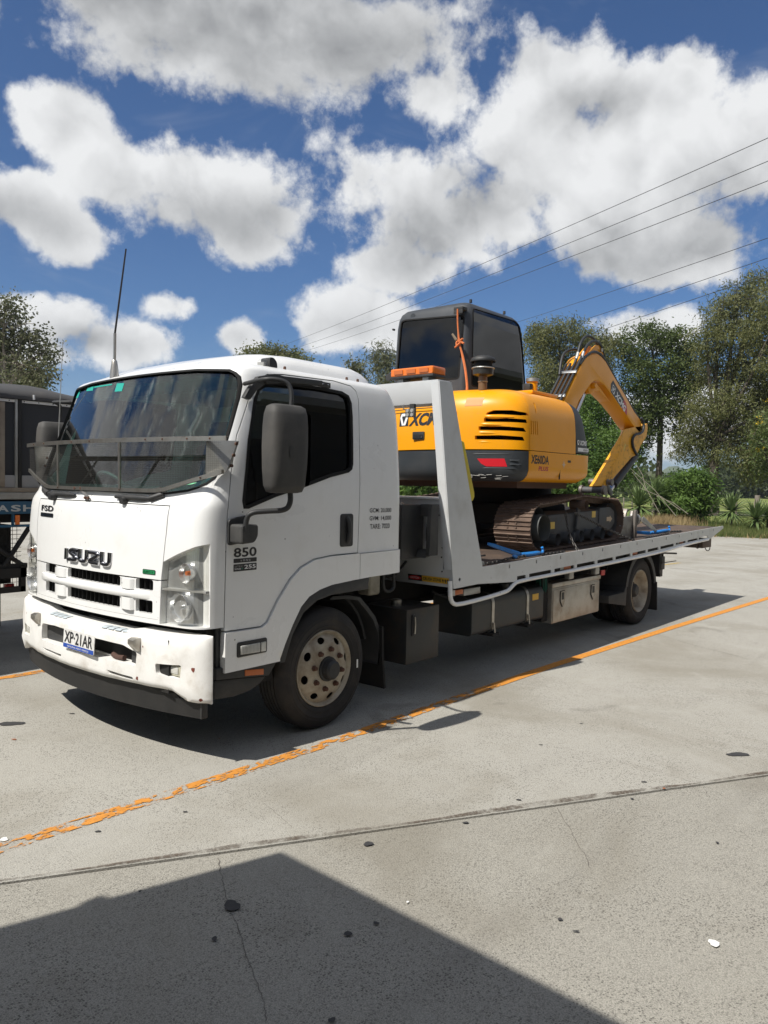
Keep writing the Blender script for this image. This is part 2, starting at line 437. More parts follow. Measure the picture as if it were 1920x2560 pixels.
# concrete apron in two pours with an open joint between them
J0, J1 = Vector((-1.16, -0.33)), Vector((2.46, -2.46)); jd = (J1-J0).normalized(); jn = Vector((-jd.y, jd.x))
def jp(t, o): p = J0+jd*t+jn*o; return (p.x, p.y)
far = [jp(-40, .010)] + [jp(t*0.5, .010+R.uniform(-.003, .004)) for t in range(-6, 20)] + [jp(22, .010), (24.5, -9), (26.0, -2), (27.6, 3.4), (28.9, 5.0), (31, 8), (29, 12), (27, 17), (26, 26), (20, 36), (6, 44), (-40, 44)]
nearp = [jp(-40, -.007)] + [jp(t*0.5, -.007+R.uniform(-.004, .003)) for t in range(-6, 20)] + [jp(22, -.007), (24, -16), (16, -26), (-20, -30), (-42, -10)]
pave = tag(MB().prism(far, 'xy', -0.10, 0.0).obj('concrete_apron', CONC), kind='structure')
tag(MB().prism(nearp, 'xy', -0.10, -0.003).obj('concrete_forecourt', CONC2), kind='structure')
JM = mat('joint_dirt', (0.045, 0.035, 0.027), 0.95, dirt=0.5, dirtcol=(0.14, 0.11, 0.08), dscale=30)
tag(MB().prism([jp(-30, .05), jp(-30, -.05), jp(21, -.05), jp(21, .05)], 'xy', -0.09, -0.016).obj('joint_filler', JM), kind='structure')
# loose, darker edge beside the joint
m, k = newmat('joint_edge_stain')
nz = k.noise(k.pos, 5.0, 6, 0.65, 0.5); nf = k.noise(k.pos, 55.0, 4, 0.7)
tr = k.n('ShaderNodeBsdfTransparent'); mx = k.n('ShaderNodeMixShader')
setp(k, Base_Color=(0.12, 0.095, 0.075), Roughness=0.95, Specular_IOR_Level=0.1)
k.t.links.new(k.m('MULTIPLY', k.ss(nz, 0.34, 0.62), k.ss(nf, 0.30, 0.60, 0.2, 0.85)), mx.inputs[0]); k.t.links.new(tr.outputs[0], mx.inputs[1]); k.t.links.new(k.p.outputs[0], mx.inputs[2]); k.t.links.new(mx.outputs[0], k.o.inputs[0])
EDGE = m
b = MB(); pts = []
for i in range(-6, 90): pts.append(i*0.12)
top = [jp(t, .020+.045*abs(sin(t*1.7)*sin(t*.61))+R.uniform(0, .014)) for t in pts]; bot = [jp(t, .0165) for t in pts]
b.add([(x, y, 0.0035) for x, y in top+bot], [(i, i+1, len(pts)+i+1, len(pts)+i) for i in range(len(pts)-1)])
b.obj('joint_edge', EDGE, pave, fixn=False)

def paint_mat(name, col, lo, hi, sc=15.0):
    """worn road paint, flaked through to the concrete"""
    m, k = newmat(name)
    st = k.v('MULTIPLY', k.pos, (0.55, 1.0, 1.0))
    n1 = k.noise(st, sc, 5, 0.62, 0.5); n2 = k.noise(st, 42.0, 5, 0.7); n0 = k.noise(k.pos, 0.45, 2, 0.5)
    w = k.m('ADD', k.m('ADD', k.m('MULTIPLY', n1, 0.60), k.m('MULTIPLY', n2, 0.40)), k.m('MULTIPLY', n0, 0.25))
    c = k.mix(k.ss(n2, 0.3, 0.7), col, tuple(x*0.72 for x in col))
    setp(k, Base_Color=c, Roughness=0.75)
    sep = k.n('ShaderNodeSeparateXYZ', i={0: k.pos})
    wear = k.ss(sep.outputs[0], 2.2, 5.5, 0.0, 0.16)                # kept better where no wheel rolls
    tr = k.n('ShaderNodeBsdfTransparent'); mx = k.n('ShaderNodeMixShader')
    k.t.links.new(k.ss(k.m('ADD', w, wear), lo, hi), mx.inputs[0]); k.t.links.new(tr.outputs[0], mx.inputs[1]); k.t.links.new(k.p.outputs[0], mx.inputs[2]); k.t.links.new(mx.outputs[0], k.o.inputs[0])
    return m
ORP = paint_mat('orange_line_paint', (0.66, 0.27, 0.04), 0.595, 0.65)
YEP = paint_mat('faded_line_paint', (0.50, 0.36, 0.12), 0.66, 0.74)
def strip(name, pts, w, m, zz=0.004):
    b = MB(); n = len(pts); vs = []
    for i, p in enumerate(pts):
        a = Vector(pts[max(i-1, 0)]); c_ = Vector(pts[min(i+1, n-1)]); d = (c_-a).normalized(); q = Vector((-d.y, d.x))*w/2
        vs += [(p[0]+q.x, p[1]+q.y, zz), (p[0]-q.x, p[1]-q.y, zz)]
    b.add(vs, [(2*i, 2*i+2, 2*i+3, 2*i+1) for i in range(n-1)])
    return b.obj(name, m, None, fixn=False)
tag(strip('bay_line', [(-6, .22), (-2.2, .05), (-1.03, -.02), (1.01, -.125), (2.6, -.135), (4.17, -.16), (7, -.28), (10.8, -.475), (14, -.7)], .102, ORP), kind='structure')
tag(strip('bay_line', [(-8, 3.2), (.31, 3.04), (5, 2.95), (10, 2.85)], .10, ORP), kind='structure')
tag(strip('bay_line', [(-6, 6.1), (1.6, 6.14), (12, 6.2)], .10, YEP), kind='structure')
tag(strip('bay_line', [(11.2, 3.1), (15.5, 2.55)], .09, YEP), kind='structure')

# gum spots, oil drips, a paint splash and hairline cracks
GUM = mat('old_gum', (0.035, 0.035, 0.036), 0.8, dirt=0.4, dirtcol=(0.09, 0.085, 0.08), dscale=40)
SPL = mat('white_splash', (0.75, 0.75, 0.72), 0.7); RED = mat('dry_leaf_bit', (0.35, 0.11, 0.04), 0.8)
def px_ground(px, py):
    d = rt2*((px-960)/FPX) + up2*((1280-py)/FPX) + fw; t = -CAM.z/d.z; return CAM+d*t
def blot(name, px, py, rx, ry, m, zz=0.0045, seed=0):
    """irregular flat stain where the photograph shows it; rx along the ground to the right, ry away"""
    q = random.Random(seed+int(px)); p = px_ground(px, py); n = 30; vs = []; a1, a2, a3 = q.uniform(0, 6), q.uniform(0, 6), q.uniform(0, 6)
    for j in range(n):
        t = 2*pi*j/n; s = .92+.14*sin(2*t+a1)+.09*sin(3*t+a2)+.05*sin(7*t+a3); o = rt*(cos(t)*rx*s) + Vector((fw.x, fw.y, 0))*(sin(t)*ry*s)
        vs.append((p.x+o.x, p.y+o.y, zz))
    return MB().add(vs, [tuple(range(n))]).obj(name, m, pave, fixn=False)
for px, py, rx, ry in [(28, 1810, .085, .05), (580, 2266, .036, .042), (536, 2349, .012, .014), (921, 2111, .026, .022), (870, 2336, .015, .018), (940, 2310, .011, .012), (1845, 1887, .075, .04), (1297, 2001, .014, .010), (1164, 2058, .016, .012), (1352, 1863, .014, .007), (1400, 2300, .009, .012), (1610, 1956, .016, .01), (1580, 1998, .012, .008), (1453, 1810, .012, .008), (350, 2230, .007, .009), (245, 2080, .014, .010), (463, 2031, .012, .008), (1793, 2108, .008, .010), (830, 2552, .012, .012), (800, 1795, .03, .012), (180, 1785, .02, .01), (700, 1780, .02, .012), (1440, 2330, .012, .006)]:
    blot('gum_spot', px, py, rx, ry, GUM)
for px, py, rx, ry in [(1785, 2360, .024, .022), (1019, 2257, .006, .007), (10, 2100, .02, .02)]: blot('paint_splash', px, py, rx, ry, SPL)
for px, py, rx, ry in [(35, 1850, .02, .008), (1660, 1973, .010, .008), (548, 1848, .008, .006)]: blot('leaf_scrap', px, py, rx, ry, RED, 0.006)
CRK = mat('dark_crack', (0.11, 0.098, 0.085), 0.95)  # flat dark strips drawn as cracks
def crack(pts, w):
    q = random.Random(len(pts)); P = []
    for (a, b_), (c_, d) in zip(pts[:-1], pts[1:]):
        for i in range(7):
            t = i/7; P.append(px_ground(a+(c_-a)*t+q.uniform(-3, 3), b_+(d-b_)*t))
    vs = []
    for p in P:
        ww = w*q.uniform(.4, 1.2); vs += [(p.x-rt.x*ww, p.y-rt.y*ww, .0012), (p.x+rt.x*ww, p.y+rt.y*ww, .0012)]
    MB().add(vs, [(2*i, 2*i+1, 2*i+3, 2*i+2) for i in range(len(P)-1)]).obj('hairline_crack', CRK, pave, fixn=False)
crack([(545, 2145), (556, 2200), (570, 2260), (600, 2330), (615, 2390), (640, 2450), (660, 2510), (668, 2560)], .0016)
crack([(662, 2010), (700, 2040), (735, 2075)], .0010)
crack([(1395, 2020), (1425, 2075), (1455, 2125), (1480, 2180)], .0011)
crack([(1560, 1565), (1640, 1585), (1760, 1620), (1900, 1655)], .002)

# awning behind and left of the camera: throws the shade across the forecourt
AW = mat('awning_sheet', (0.45, 0.46, 0.46), 0.5, 0.3, dirt=0.4); AWP = mat('awning_post', (0.25, 0.27, 0.28), 0.5, 0.2, dirt=0.3)
def lift(px, py, h): p = px_ground(px, py); return p + SUN*(h/SUN.z)
H = 3.2; A = lift(703, 2128, H); Lp = lift(0, 2316, H); Rp = lift(1560, 2560, H)
dl, dr_ = (Lp-A).normalized(), (Rp-A).normalized()
aw = mk_empty('workshop_awning', (A.x-4, A.y-4, 0), 'steel awning whose corner shades the forecourt in the foreground', 'awning')
P4 = [A, A+dl*18, A+dl*18+dr_*11, A+dr_*8.8]
b = MB(); b.add([tuple(p-Vector((0, 0, .22))) for p in P4]+[tuple(p) for p in P4], [(0, 1, 2, 3), (7, 6, 5, 4), (0, 4, 5, 1), (1, 5, 6, 2), (2, 6, 7, 3), (3, 7, 4, 0)]).obj('roof', AW, aw)
for t, s in ((2.5, 1.2), (9.5, 1.2), (16, 1.2)):
    p = A+dl*t+dr_*s; MB().box(p.x-.08, p.x+.08, p.y-.08, p.y+.08, -.05, H-.22).obj('post', AWP, aw, bevel=.01)
f = lift(238, 2243, H); f = A+dl*((f-A).dot(dl))
b = MB(); b.box(f.x-.025, f.x+.025, f.y-.05, f.y+.03, H-.05, H+.025); b.obj('floodlight', AWP, aw)

# unseen building added behind the camera to darken the near side and window reflections
WALL = mat('added_wall', (.13, .13, .13), .7, dirt=.4); DOORM = mat('added_door', (.10, .105, .11), .5, .2, dirt=.3)
wk = mk_empty('added_workshop', (2, -12, 0), 'low building added unseen behind the camera to darken the near side', 'building')
MB().box(-16, 24, -20, -9.5, -.1, 6.2).obj('wall', WALL, wk); MB().prism([(-20.4, 6.15), (-9.0, 6.15), (-9.0, 6.35), (-14.5, 7.6), (-20.4, 6.35)], 'yz', -16.4, 24.4).obj('roof', AW, wk)
for x in (-10, -3, 4, 11): MB().box(x-2.2, x+2.2, -9.5, -9.44, 0, 4.2).obj('added_door', DOORM, wk)

# ================================================================== TRUCK
def white_paint():
    m, k = newmat('white_truck_paint')
    n1 = k.noise(k.pos, 2.2, 6, 0.62, 0.4); n2 = k.noise(k.v('MULTIPLY', k.pos, (1, 1, 0.18)), 26.0, 4, 0.6); n3 = k.noise(k.pos, 90.0, 2, 0.5)
    vo = k.n('ShaderNodeTexVoronoi', feature='F1', i={'Vector': k.pos, 'Scale': 17.0, 'Randomness': 1.0})
    sz = k.n('ShaderNodeSeparateColor', i={0: vo.outputs['Color']})
    speck = k.m('LESS_THAN', vo.outputs['Distance'], k.m('MULTIPLY', k.ss(sz.outputs[0], 0.72, 1.0), 0.10))
    c = k.mix(k.ss(n1, 0.48, 0.8, 0.0, 0.32), (0.80, 0.805, 0.795), (0.58, 0.56, 0.50))
    c = k.mix(k.ss(n2, 0.55, 0.85, 0.0, 0.16), c, (0.48, 0.44, 0.36))
    c = k.mix(k.m('MULTIPLY', speck, 0.75), c, (0.07, 0.055, 0.045))
    setp(k, Base_Color=c, Roughness=k.ss(n1, 0.3, 0.8, 0.26, 0.44), Coat_Weight=0.6, Coat_Roughness=0.07)
    bump(k, k.noise(k.pos, 3.5, 2, 0.4), 0.05, 0.02)
    return m
WHITE = white_paint()
BUMPW = mat('scuffed_bumper_white', (0.78, 0.775, 0.75), 0.42, dirt=0.55, dirtcol=(0.42, 0.37, 0.30), dscale=6.0, thr=0.53)
BLK = mat('black_plastic', (0.022, 0.023, 0.024), 0.55, dirt=0.5, dirtcol=(0.075, 0.068, 0.06), dscale=5.0)
BLKG = mat('grey_black_plastic', (0.032, 0.033, 0.034), 0.62, dirt=0.5, dirtcol=(0.10, 0.095, 0.085), dscale=4.0, grain=.5, gscale=200)
VOID = mat('underbody_black', (0.010, 0.010, 0.010), 0.85, dirt=0.4, dirtcol=(0.035, 0.028, 0.02), dscale=6.0)
RUB = mat('rubber_seal', (0.012, 0.012, 0.012), 0.75, spec=.25)
GAL = mat('galvanised_steel', (0.42, 0.42, 0.40), 0.45, 0.75, dirt=0.5, dirtcol=(0.22, 0.19, 0.15), dscale=7, grain=.3, gscale=40)
SILV = mat('silver_tray_paint', (0.60, 0.615, 0.62), 0.42, 0.15, dirt=0.4, dirtcol=(0.28, 0.26, 0.22), dscale=3.5, thr=.55)
SS = mat('stainless_bar', (0.46, 0.44, 0.40), 0.35, 0.9, dirt=0.5, dirtcol=(0.20, 0.15, 0.10), dscale=12)
CHROME = mat('chrome_badge', (0.55, 0.55, 0.57), 0.12, 1.0); DARKC = mat('dark_badge', (0.03, 0.03, 0.035), 0.25, 0.6)
ALU = mat('brushed_aluminium_box', (0.48, 0.46, 0.42), 0.42, 0.8, dirt=0.75, dirtcol=(0.24, 0.18, 0.12), dscale=4, grain=.35, gscale=30)
TYRE = mat('tyre_rubber', (0.019, 0.018, 0.018), 0.82, dirt=0.4, dirtcol=(0.085, 0.070, 0.055), dscale=5, grain=.4, gscale=90)
RIM = mat('dusty_steel_rim', (0.44, 0.40, 0.32), 0.55, 0.35, dirt=0.8, dirtcol=(0.17, 0.115, 0.07), dscale=6, thr=.48)
RUST = mat('rusty_nut', (0.12, 0.06, 0.04), 0.8, 0.2, dirt=0.6, dirtcol=(0.05, 0.03, 0.02), dscale=30)
AMBER = mat('amber_lens', (0.75, 0.17, 0.015), 0.25, coat=0.6); AMBD = mat('amber_reflector', (0.50, 0.13, 0.03), 0.4)
DECK = mat('worn_tray_deck', (0.075, 0.055, 0.045), 0.7, 0.2, dirt=0.7, dirtcol=(0.20, 0.13, 0.08), dscale=2.2, grain=.5, gscale=25)
YEL = mat('yellow_pad', (0.62, 0.50, 0.03), 0.55, dirt=.3); STK = mat('label_yellow', (0.72, 0.42, 0.04), 0.5); INK = mat('sticker_black', (0.018, 0.018, 0.02), 0.45)
WST = mat('sticker_white', (0.78, 0.78, 0.77), 0.5); GRN = mat('sticker_green', (0.03, 0.20, 0.14), 0.4); REDS = mat('sticker_red', (0.55, 0.03, 0.03), 0.45)
CAB_IN = mat('cab_trim', (0.34, 0.35, 0.35), 0.8); DASH = mat('dash_top', (0.11, 0.13, 0.128), 0.75); SEAT = mat('seat_cloth', (0.12, 0.13, 0.145), 0.9)
def glass(name, tint, refl=1.0, rough=0.0, streak=0.0):
    m, k = newmat(name)
    tr = k.n('ShaderNodeBsdfTransparent', i={'Color': tuple(tint)+(1,)}); gl = k.n('ShaderNodeBsdfGlossy', i={'Color': (1, 1, 1, 1), 'Roughness': rough})
    fr = k.n('ShaderNodeFresnel', i={'IOR': 1.5}); mx = k.n('ShaderNodeMixShader')
    bf = k.n('ShaderNodeNewGeometry').outputs['Backfacing']; k.t.links.new(k.m('MULTIPLY', k.m('MULTIPLY', fr.outputs[0], refl), k.m('SUBTRACT', 1.0, bf), clamp=True), mx.inputs[0]); k.t.links.new(tr.outputs[0], mx.inputs[1]); k.t.links.new(gl.outputs[0], mx.inputs[2])
    last = mx
    if streak:                                          # dried wash marks and dust on the outside
        df = k.n('ShaderNodeBsdfDiffuse', i={'Color': (0.5, 0.5, 0.48, 1)}); m2 = k.n('ShaderNodeMixShader')
        n1 = k.noise(k.v('MULTIPLY', k.pos, (1, 1, 0.22)), 16.0, 6, 0.7, 0.6); n2 = k.noise(k.pos, 1.7, 3, 0.5)
        k.t.links.new(k.m('MULTIPLY', k.m('MULTIPLY', k.ss(n1, 0.5, 0.85), k.ss(n2, 0.4, 0.7)), streak), m2.inputs[0])
        k.t.links.new(mx.outputs[0], m2.inputs[1]); k.t.links.new(df.outputs[0], m2.inputs[2]); last = m2
    k.t.links.new(last.outputs[0], k.o.inputs[0]); return m
WSG = glass('windscreen_glass', (0.76, 0.94, 0.90), 1.6, 0.0, 0.34); TINT = glass('tinted_window_glass', (0.035, 0.04, 0.042), 0.95); LENS = glass('clear_lamp_lens', (0.97, 0.97, 0.96), 1.1, 0.05, 0.06)
BAND = glass('sunband_glass', (0.16, 0.46, 0.45), 0.4)

truck = mk_empty('tow_truck', (1.25, 1.2, 0), 'white tilt-tray truck carrying a yellow excavator on its silver flat bed', 'truck')
YC = 1.2
def tab(z, t):
    for (a, u), (b_, v) in zip(t[:-1], t[1:]):
        if z <= b_: return u if z <= a else u+(v-u)*(z-a)/(b_-a)
    return t[-1][1]
TW = [(.5, 1.12), (1.6, 1.12), (1.75, 1.115), (2.0, 1.095), (2.2, 1.075), (2.35, 1.055), (2.42, 1.04), (2.44, 1.028), (2.455, 1.01), (2.468, .985), (2.478, .94), (2.484, .88)]
TF = [(.5, .05), (1.1, .05), (1.35, .06), (1.52, .075), (1.56, .086), (1.58, .096), (1.62, .125), (1.66, .143), (2.42, .41), (2.44, .425), (2.455, .445), (2.468, .475), (2.478, .52), (2.484, .58)]
TR = [(.5, 2.05), (2.2, 2.05), (2.3, 2.045), (2.37, 2.015), (2.43, 1.975), (2.455, 1.945), (2.468, 1.905), (2.478, 1.85), (2.484, 1.78)]
def cabx(w, z): return tab(z, TF)+.1*w*w
def cring(z, ins=0.0):
    W, xf, xr = tab(z, TW)-ins, tab(z, TF)+ins, tab(z, TR)-ins
    h = []; w0 = W-.17; x0 = xf+.1*w0*w0
    for i in range(14): w = w0*i/14; h.append((w, xf+.1*w*w))
    h += bez((w0, x0), (w0+.13, x0+.025), (W, x0+.055), (W, x0+.22), 10)
    xs, xe = x0+.22, xr-.08
    h += [(W, xs+(xe-xs)*i/12) for i in range(1, 13)]
    h += [(W-.08+.08*cos(t), xe+.08*sin(t)) for t in [pi/2*i/5 for i in range(1, 6)]]
    h += [((W-.08)*(1-i/6), xr) for i in range(1, 7)]
    near_ = [(x, YC-w, z) for w, x in h]
    return near_ + [(x, YC+w, z) for w, x in h[-2:0:-1]]
ZL = [.56, .64, .72, .80, .88, .96, 1.04, 1.12, 1.2, 1.28, 1.36, 1.44, 1.5, 1.54, 1.56, 1.58, 1.6, 1.62, 1.64, 1.66, 1.72, 1.8, 1.88, 1.96, 2.04, 2.12, 2.2, 2.28, 2.34, 2.38, 2.42, 2.43, 2.44, 2.4475, 2.455, 2.462, 2.468, 2.473, 2.478, 2.481, 2.484]
def csolid(ins, zs=None, z0=None, z1=None):
    zs = [z for z in ZL if (z0 is None or z > z0) and (z1 is None or z < z1)]
    if z0 is not None: zs = [z0]+zs
    if z1 is not None: zs = zs+[z1]
    return to_solid(MB().loft([cring(z, ins) for z in zs]))
def layer(o, i, z0, z1): return diff(csolid(o, z0=z0, z1=z1), csolid(i, z0=z0-.05, z1=min(z1+.02, 2.483)))
outer = csolid(0.0)
bvh, vn, tris = surface_ref(outer)
def skin(me): surf_normals(me, bvh, vn, tris); return me
def yz(poly, x0, x1): return MB().prism([(YC-w, z) for w, z in poly], 'yz', x0, x1)
def xz(poly, y0, y1): return MB().prism(poly, 'xz', y0, y1)
def mir(poly): return [(-w, z) for w, z in poly]

DOOR = [(.338, .812), (.624, .806), (.669, .829), (.758, .962), (.862, 1.084), (.957, 1.157), (1.082, 1.203), (1.252, 1.219), (1.528, 1.222), (1.542, 1.68), (1.556, 2.03), (1.576, 2.33), (1.560, 2.385), (1.510, 2.418), (1.34, 2.436), (.87, 2.422), (.72, 2.405), (.63, 2.355), (.567, 2.26), (.45, 2.0), (.386, 1.747), (.355, 1.53), (.346, 1.34)]
WIN = [(.697, 2.325), (.80, 2.347), (.941, 2.356), (1.212, 2.357), (1.404, 2.349), (1.46, 2.33), (1.478, 2.29), (1.478, 2.2), (1.458, 1.86), (1.448, 1.832), (1.42, 1.815), (1.236, 1.778), (.982, 1.706), (.726, 1.642), (.51, 1.572), (.492, 1.572), (.485, 1.60), (.499, 1.712), (.541, 1.975), (.607, 2.228), (.64, 2.29)]
LOWS = [(.338, .806), (.624, .800), (.673, .824), (.762, .957), (.866, 1.079), (.960, 1.151), (1.084, 1.197), (1.252, 1.213), (1.528, 1.216), (2.3, 1.222)]
ARCH = [(.782, .40), (.782, .576), (.822, .663), (.891, .787), (.963, .895), (1.036, .955), (1.138, .993), (1.256, 1.015), (1.464, 1.028), (1.654, 1.037), (2.3, 1.05), (2.3, .40)]
WSP = [(0, 1.640), (.62, 1.636), (.76, 1.640), (.90, 1.656), (.97, 1.676), (1.03, 1.704), (1.06, 1.735), (1.068, 1.78), (1.062, 1.9), (1.056, 1.98), (1.052, 2.06), (1.046, 2.15), (1.040, 2.235), (1.028, 2.32), (1.010, 2.37), (.98, 2.398), (.94, 2.415), (.65, 2.436), (.3, 2.440), (0, 2.441)]
WSP = WSP + [(-w, z) for w, z in WSP[-2:0:-1]]
HL = [(.789, .850), (.797, 1.06), (.806, 1.218), (.92, 1.272), (1.045, 1.322), (1.10, 1.338), (1.25, 1.343), (1.25, .858)]
HOOD = [(.792, 1.112), (.80, 1.2), (.815, 1.39), (.817, 1.560), (0, 1.566), (-.817, 1.560), (-.815, 1.39), (-.80, 1.2), (-.792, 1.112)]
RWIN = rrect(-.62, 1.72, .62, 2.22, .08)

shell = diff(outer, csolid(.045, z0=.50, z1=2.41), MB().box(-.2, .336, -1, 4, .3, .838), xz(ARCH, -1, 4))
cut = [yz(WSP, -.5, .95), xz(offset_poly(DOOR, .005), -.5, .5), xz(offset_poly(WIN, .018), 2.0, 3.2), yz(RWIN, 1.8, 2.4),
       yz(offset_poly(HL, .006), -.5, .241), yz(offset_poly(mir(HL), .006), -.5, .241), yz(rect(-.772, .866, .772, 1.108), -.5, .16), yz(offset_poly(HOOD, .006), -.5, .3),
       xz([(.2, .4), (.30, .806)]+LOWS[1:]+[(2.4, .4)], -.5, .4)]
body = diff(shell, *cut)
mobj('cab_body', setmat(skin(body), WHITE), truck)
door = diff(inter(shell, xz(offset_poly(DOOR, -.0025), -.5, .5)), xz(offset_poly(WIN, .018), -.5, .6))
door = mobj('door', setmat(skin(door), WHITE), truck)
mobj('front_panel', setmat(skin(inter(shell, yz(HOOD, -.5, .3))), WHITE), truck)
lowpoly = [(.32, .4), (.338, .803)]+LOWS[1:9]
fen = skin(inter(shell, xz(offset_poly(lowpoly[:1]+[(.338, .803)]+LOWS[1:9]+[(1.540, 1.213), (1.540, .4)], 0), -.5, .45)))
fen.transform(Matrix.Translation((0, -.014, 0))); mobj('wheel_arch_panel', setmat(fen, WHITE), truck)
fr_ = skin(inter(shell, xz([(1.544, .4), (1.544, 1.213), (2.3, 1.222), (2.3, .4)], -.5, .45)))
fr_.transform(Matrix.Translation((0, -.016, 0))); mobj('sill_panel', setmat(fr_, WHITE), truck)
# glazing
gl = layer(.018, .024, 1.5, 2.47)
ws = mobj('windscreen', setmat(skin(inter(gl, yz(offset_poly(WSP, .02), -.5, .95))), WSG), truck)
seal = diff(inter(layer(-.004, .03, 1.5, 2.48), yz(offset_poly(WSP, .006), -.5, .95)), yz(offset_poly(WSP, -.008), -.6, 1))
mobj('seal', setmat(skin(seal), RUB), ws)
frit = diff(inter(layer(.027, .031, 1.5, 2.47), yz(offset_poly(WSP, .01), -.5, .95)), yz(offset_poly(WSP, -.042), -.6, 1))
mobj('black_border', setmat(skin(frit), INK), ws)
band = inter(layer(.0262, .0268, 2.2, 2.46), yz([(-1.05, 2.29), (1.05, 2.29), (1.05, 2.45), (-1.05, 2.45)], -.5, .95))
mobj('sun_band', setmat(skin(band), BAND), ws)
TEAL = mat('teal_sticker', (0.01, 0.33, 0.27), 0.5)
for q in ([(-.976, 2.41), (-.89, 2.406), (-.886, 2.345), (-.98, 2.344)], [(-.743, 2.414), (-.623, 2.412), (-.615, 2.38), (-.746, 2.385)], [(-.609, 2.411), (-.311, 2.408), (-.311, 2.398), (-.609, 2.400)], [(-.24, 2.405), (-.135, 2.40), (-.131, 2.34), (-.234, 2.343)]):
    mobj('sticker', setmat(skin(inter(layer(.0165, .0172, 2.2, 2.47), yz(q, -.5, .95))), TEAL), ws)
tg = layer(.02, .026, 1.45, 2.45)
win = mobj('side_window', setmat(skin(inter(tg, xz(offset_poly(WIN, .02), -.5, .7))), TINT), door)
mobj('side_window', setmat(skin(inter(tg, xz(offset_poly(WIN, .02), 1.7, 3.2))), TINT), truck)
ws2 = diff(inter(layer(-.004, .028, 1.45, 2.45), xz(offset_poly(WIN, .02), -.5, .7)), xz(WIN, -.6, .8))
mobj('window_seal', setmat(skin(ws2), RUB), door)
MB().prism([(YC-w, z) for w, z in RWIN], 'yz', 2.022, 2.028).obj('rear_window', glass('rear_glass', (.55, .60, .60)), truck)
# raised roof section
rr = []
for z, ww, x0, x1 in [(2.440, .90, .44, 1.99), (2.478, .893, .50, 1.97), (2.52, .875, .60, 1.945), (2.56, .85, .70, 1.90), (2.588, .81, .80, 1.85), (2.603, .75, .90, 1.79), (2.609, .66, 1.02, 1.70)]:
    h = [(w*ww, x0+.09*w*w+ (0 if w < .9 else .04)) for w in (0, .2, .4, .6, .8, .92)]+[(ww, x0+.26)]+[(ww, x0+.26+(x1-x0-.36)*i/4) for i in range(1, 5)]+[(ww*.95, x1-.02), (ww*.8, x1), (0, x1)]
    rr.append([(x, YC-w, z) for w, x in h]+[(x, YC+w, z) for w, x in h[-2:0:-1]])
MB().loft(rr, False, True).obj('roof_cap', WHITE, truck, smooth=60)
for x in (.86, .95, 1.56, 1.68): MB().lathe([(0, .010), (.018, .009), (.022, .0)], (x, .245, 2.474), 'z', 8).obj('roof_bolt', RUST, truck)
# cab floor, seats, dash
inn = mk_empty('tmp', (0, 0, 0), '', '') ; bpy.data.objects.remove(inn)
MB().box(.30, 2.0, .16, 2.24, 1.02, 1.06).obj('cab_floor', CAB_IN, truck)
MB().box(1.985, 2.0, .16, 2.24, 1.06, 1.70).obj('rear_trim', CAB_IN, truck)
MB().box(.55, 1.9, .2, 2.2, 2.395, 2.41).obj('headliner', CAB_IN, truck)
for yy in (.62, 1.20, 1.78):
    wd = .25 if yy != 1.2 else .17
    b = MB(); b.prism(round_poly([(.95, 1.38), (1.45, 1.34), (1.45, 1.5), (.95, 1.54)], .05), 'xz', yy-wd, yy+wd); s_ = b.obj('seat', SEAT, truck, bevel=.02)
    MB().prism(round_poly([(1.38, 1.45), (1.55, 1.45), (1.68, 2.02), (1.56, 2.04)], .05), 'xz', yy-wd, yy+wd).obj('backrest', SEAT, s_, bevel=.03)
    MB().prism(round_poly([(1.575, 2.06), (1.67, 2.05), (1.70, 2.22), (1.61, 2.23)], .03), 'xz', yy-wd*.5, yy+wd*.5).obj('headrest', SEAT, s_, bevel=.02)
b = MB(); b.prism(round_poly([(.24, 1.30), (.24, 1.585), (.44, 1.615), (.64, 1.60), (.72, 1.50), (.66, 1.28)], .04), 'xz', .17, 2.23); b.obj('dashboard', DASH, truck, smooth=40)
b = MB(); c0 = Vector((.66, 1.80, 1.60)); tl = Matrix.Rotation(radians(-38), 4, 'Y')
b.tube([c0+tl @ Vector((.21*cos(t)*0+.0, .21*cos(t), .21*sin(t))) for t in [2*pi*i/32 for i in range(32)]], .016, 8, True)
b.tube([c0-tl @ Vector((0, .2, 0)), c0+tl @ Vector((0, .2, 0))], .014, 6); b.obj('steering_wheel', BLK, truck, smooth=60)
# hi-vis paper and red folder left on the dash
PAP = mat('pale_green_paper', (0.62, 0.78, 0.50), 0.8); REDF = mat('red_case', (0.30, 0.02, 0.03), 0.5)
tg_ = tag(MB().add([(.34, .78, 1.650), (.40, .36, 1.665), (.50, .30, 1.72), (.52, .72, 1.72), (.45, .55, 1.705)], [(0, 1, 2, 4), (0, 4, 3)]).obj('paper', PAP), 'pale green paper lying on the dash behind the stone guard', 'paper')
b = MB(); b.box(.262, .32, .42, .80, 1.592, 1.650); tag(b.obj('folder', REDF, None, bevel=.006), 'dark red case on the dash below the green paper', 'case')

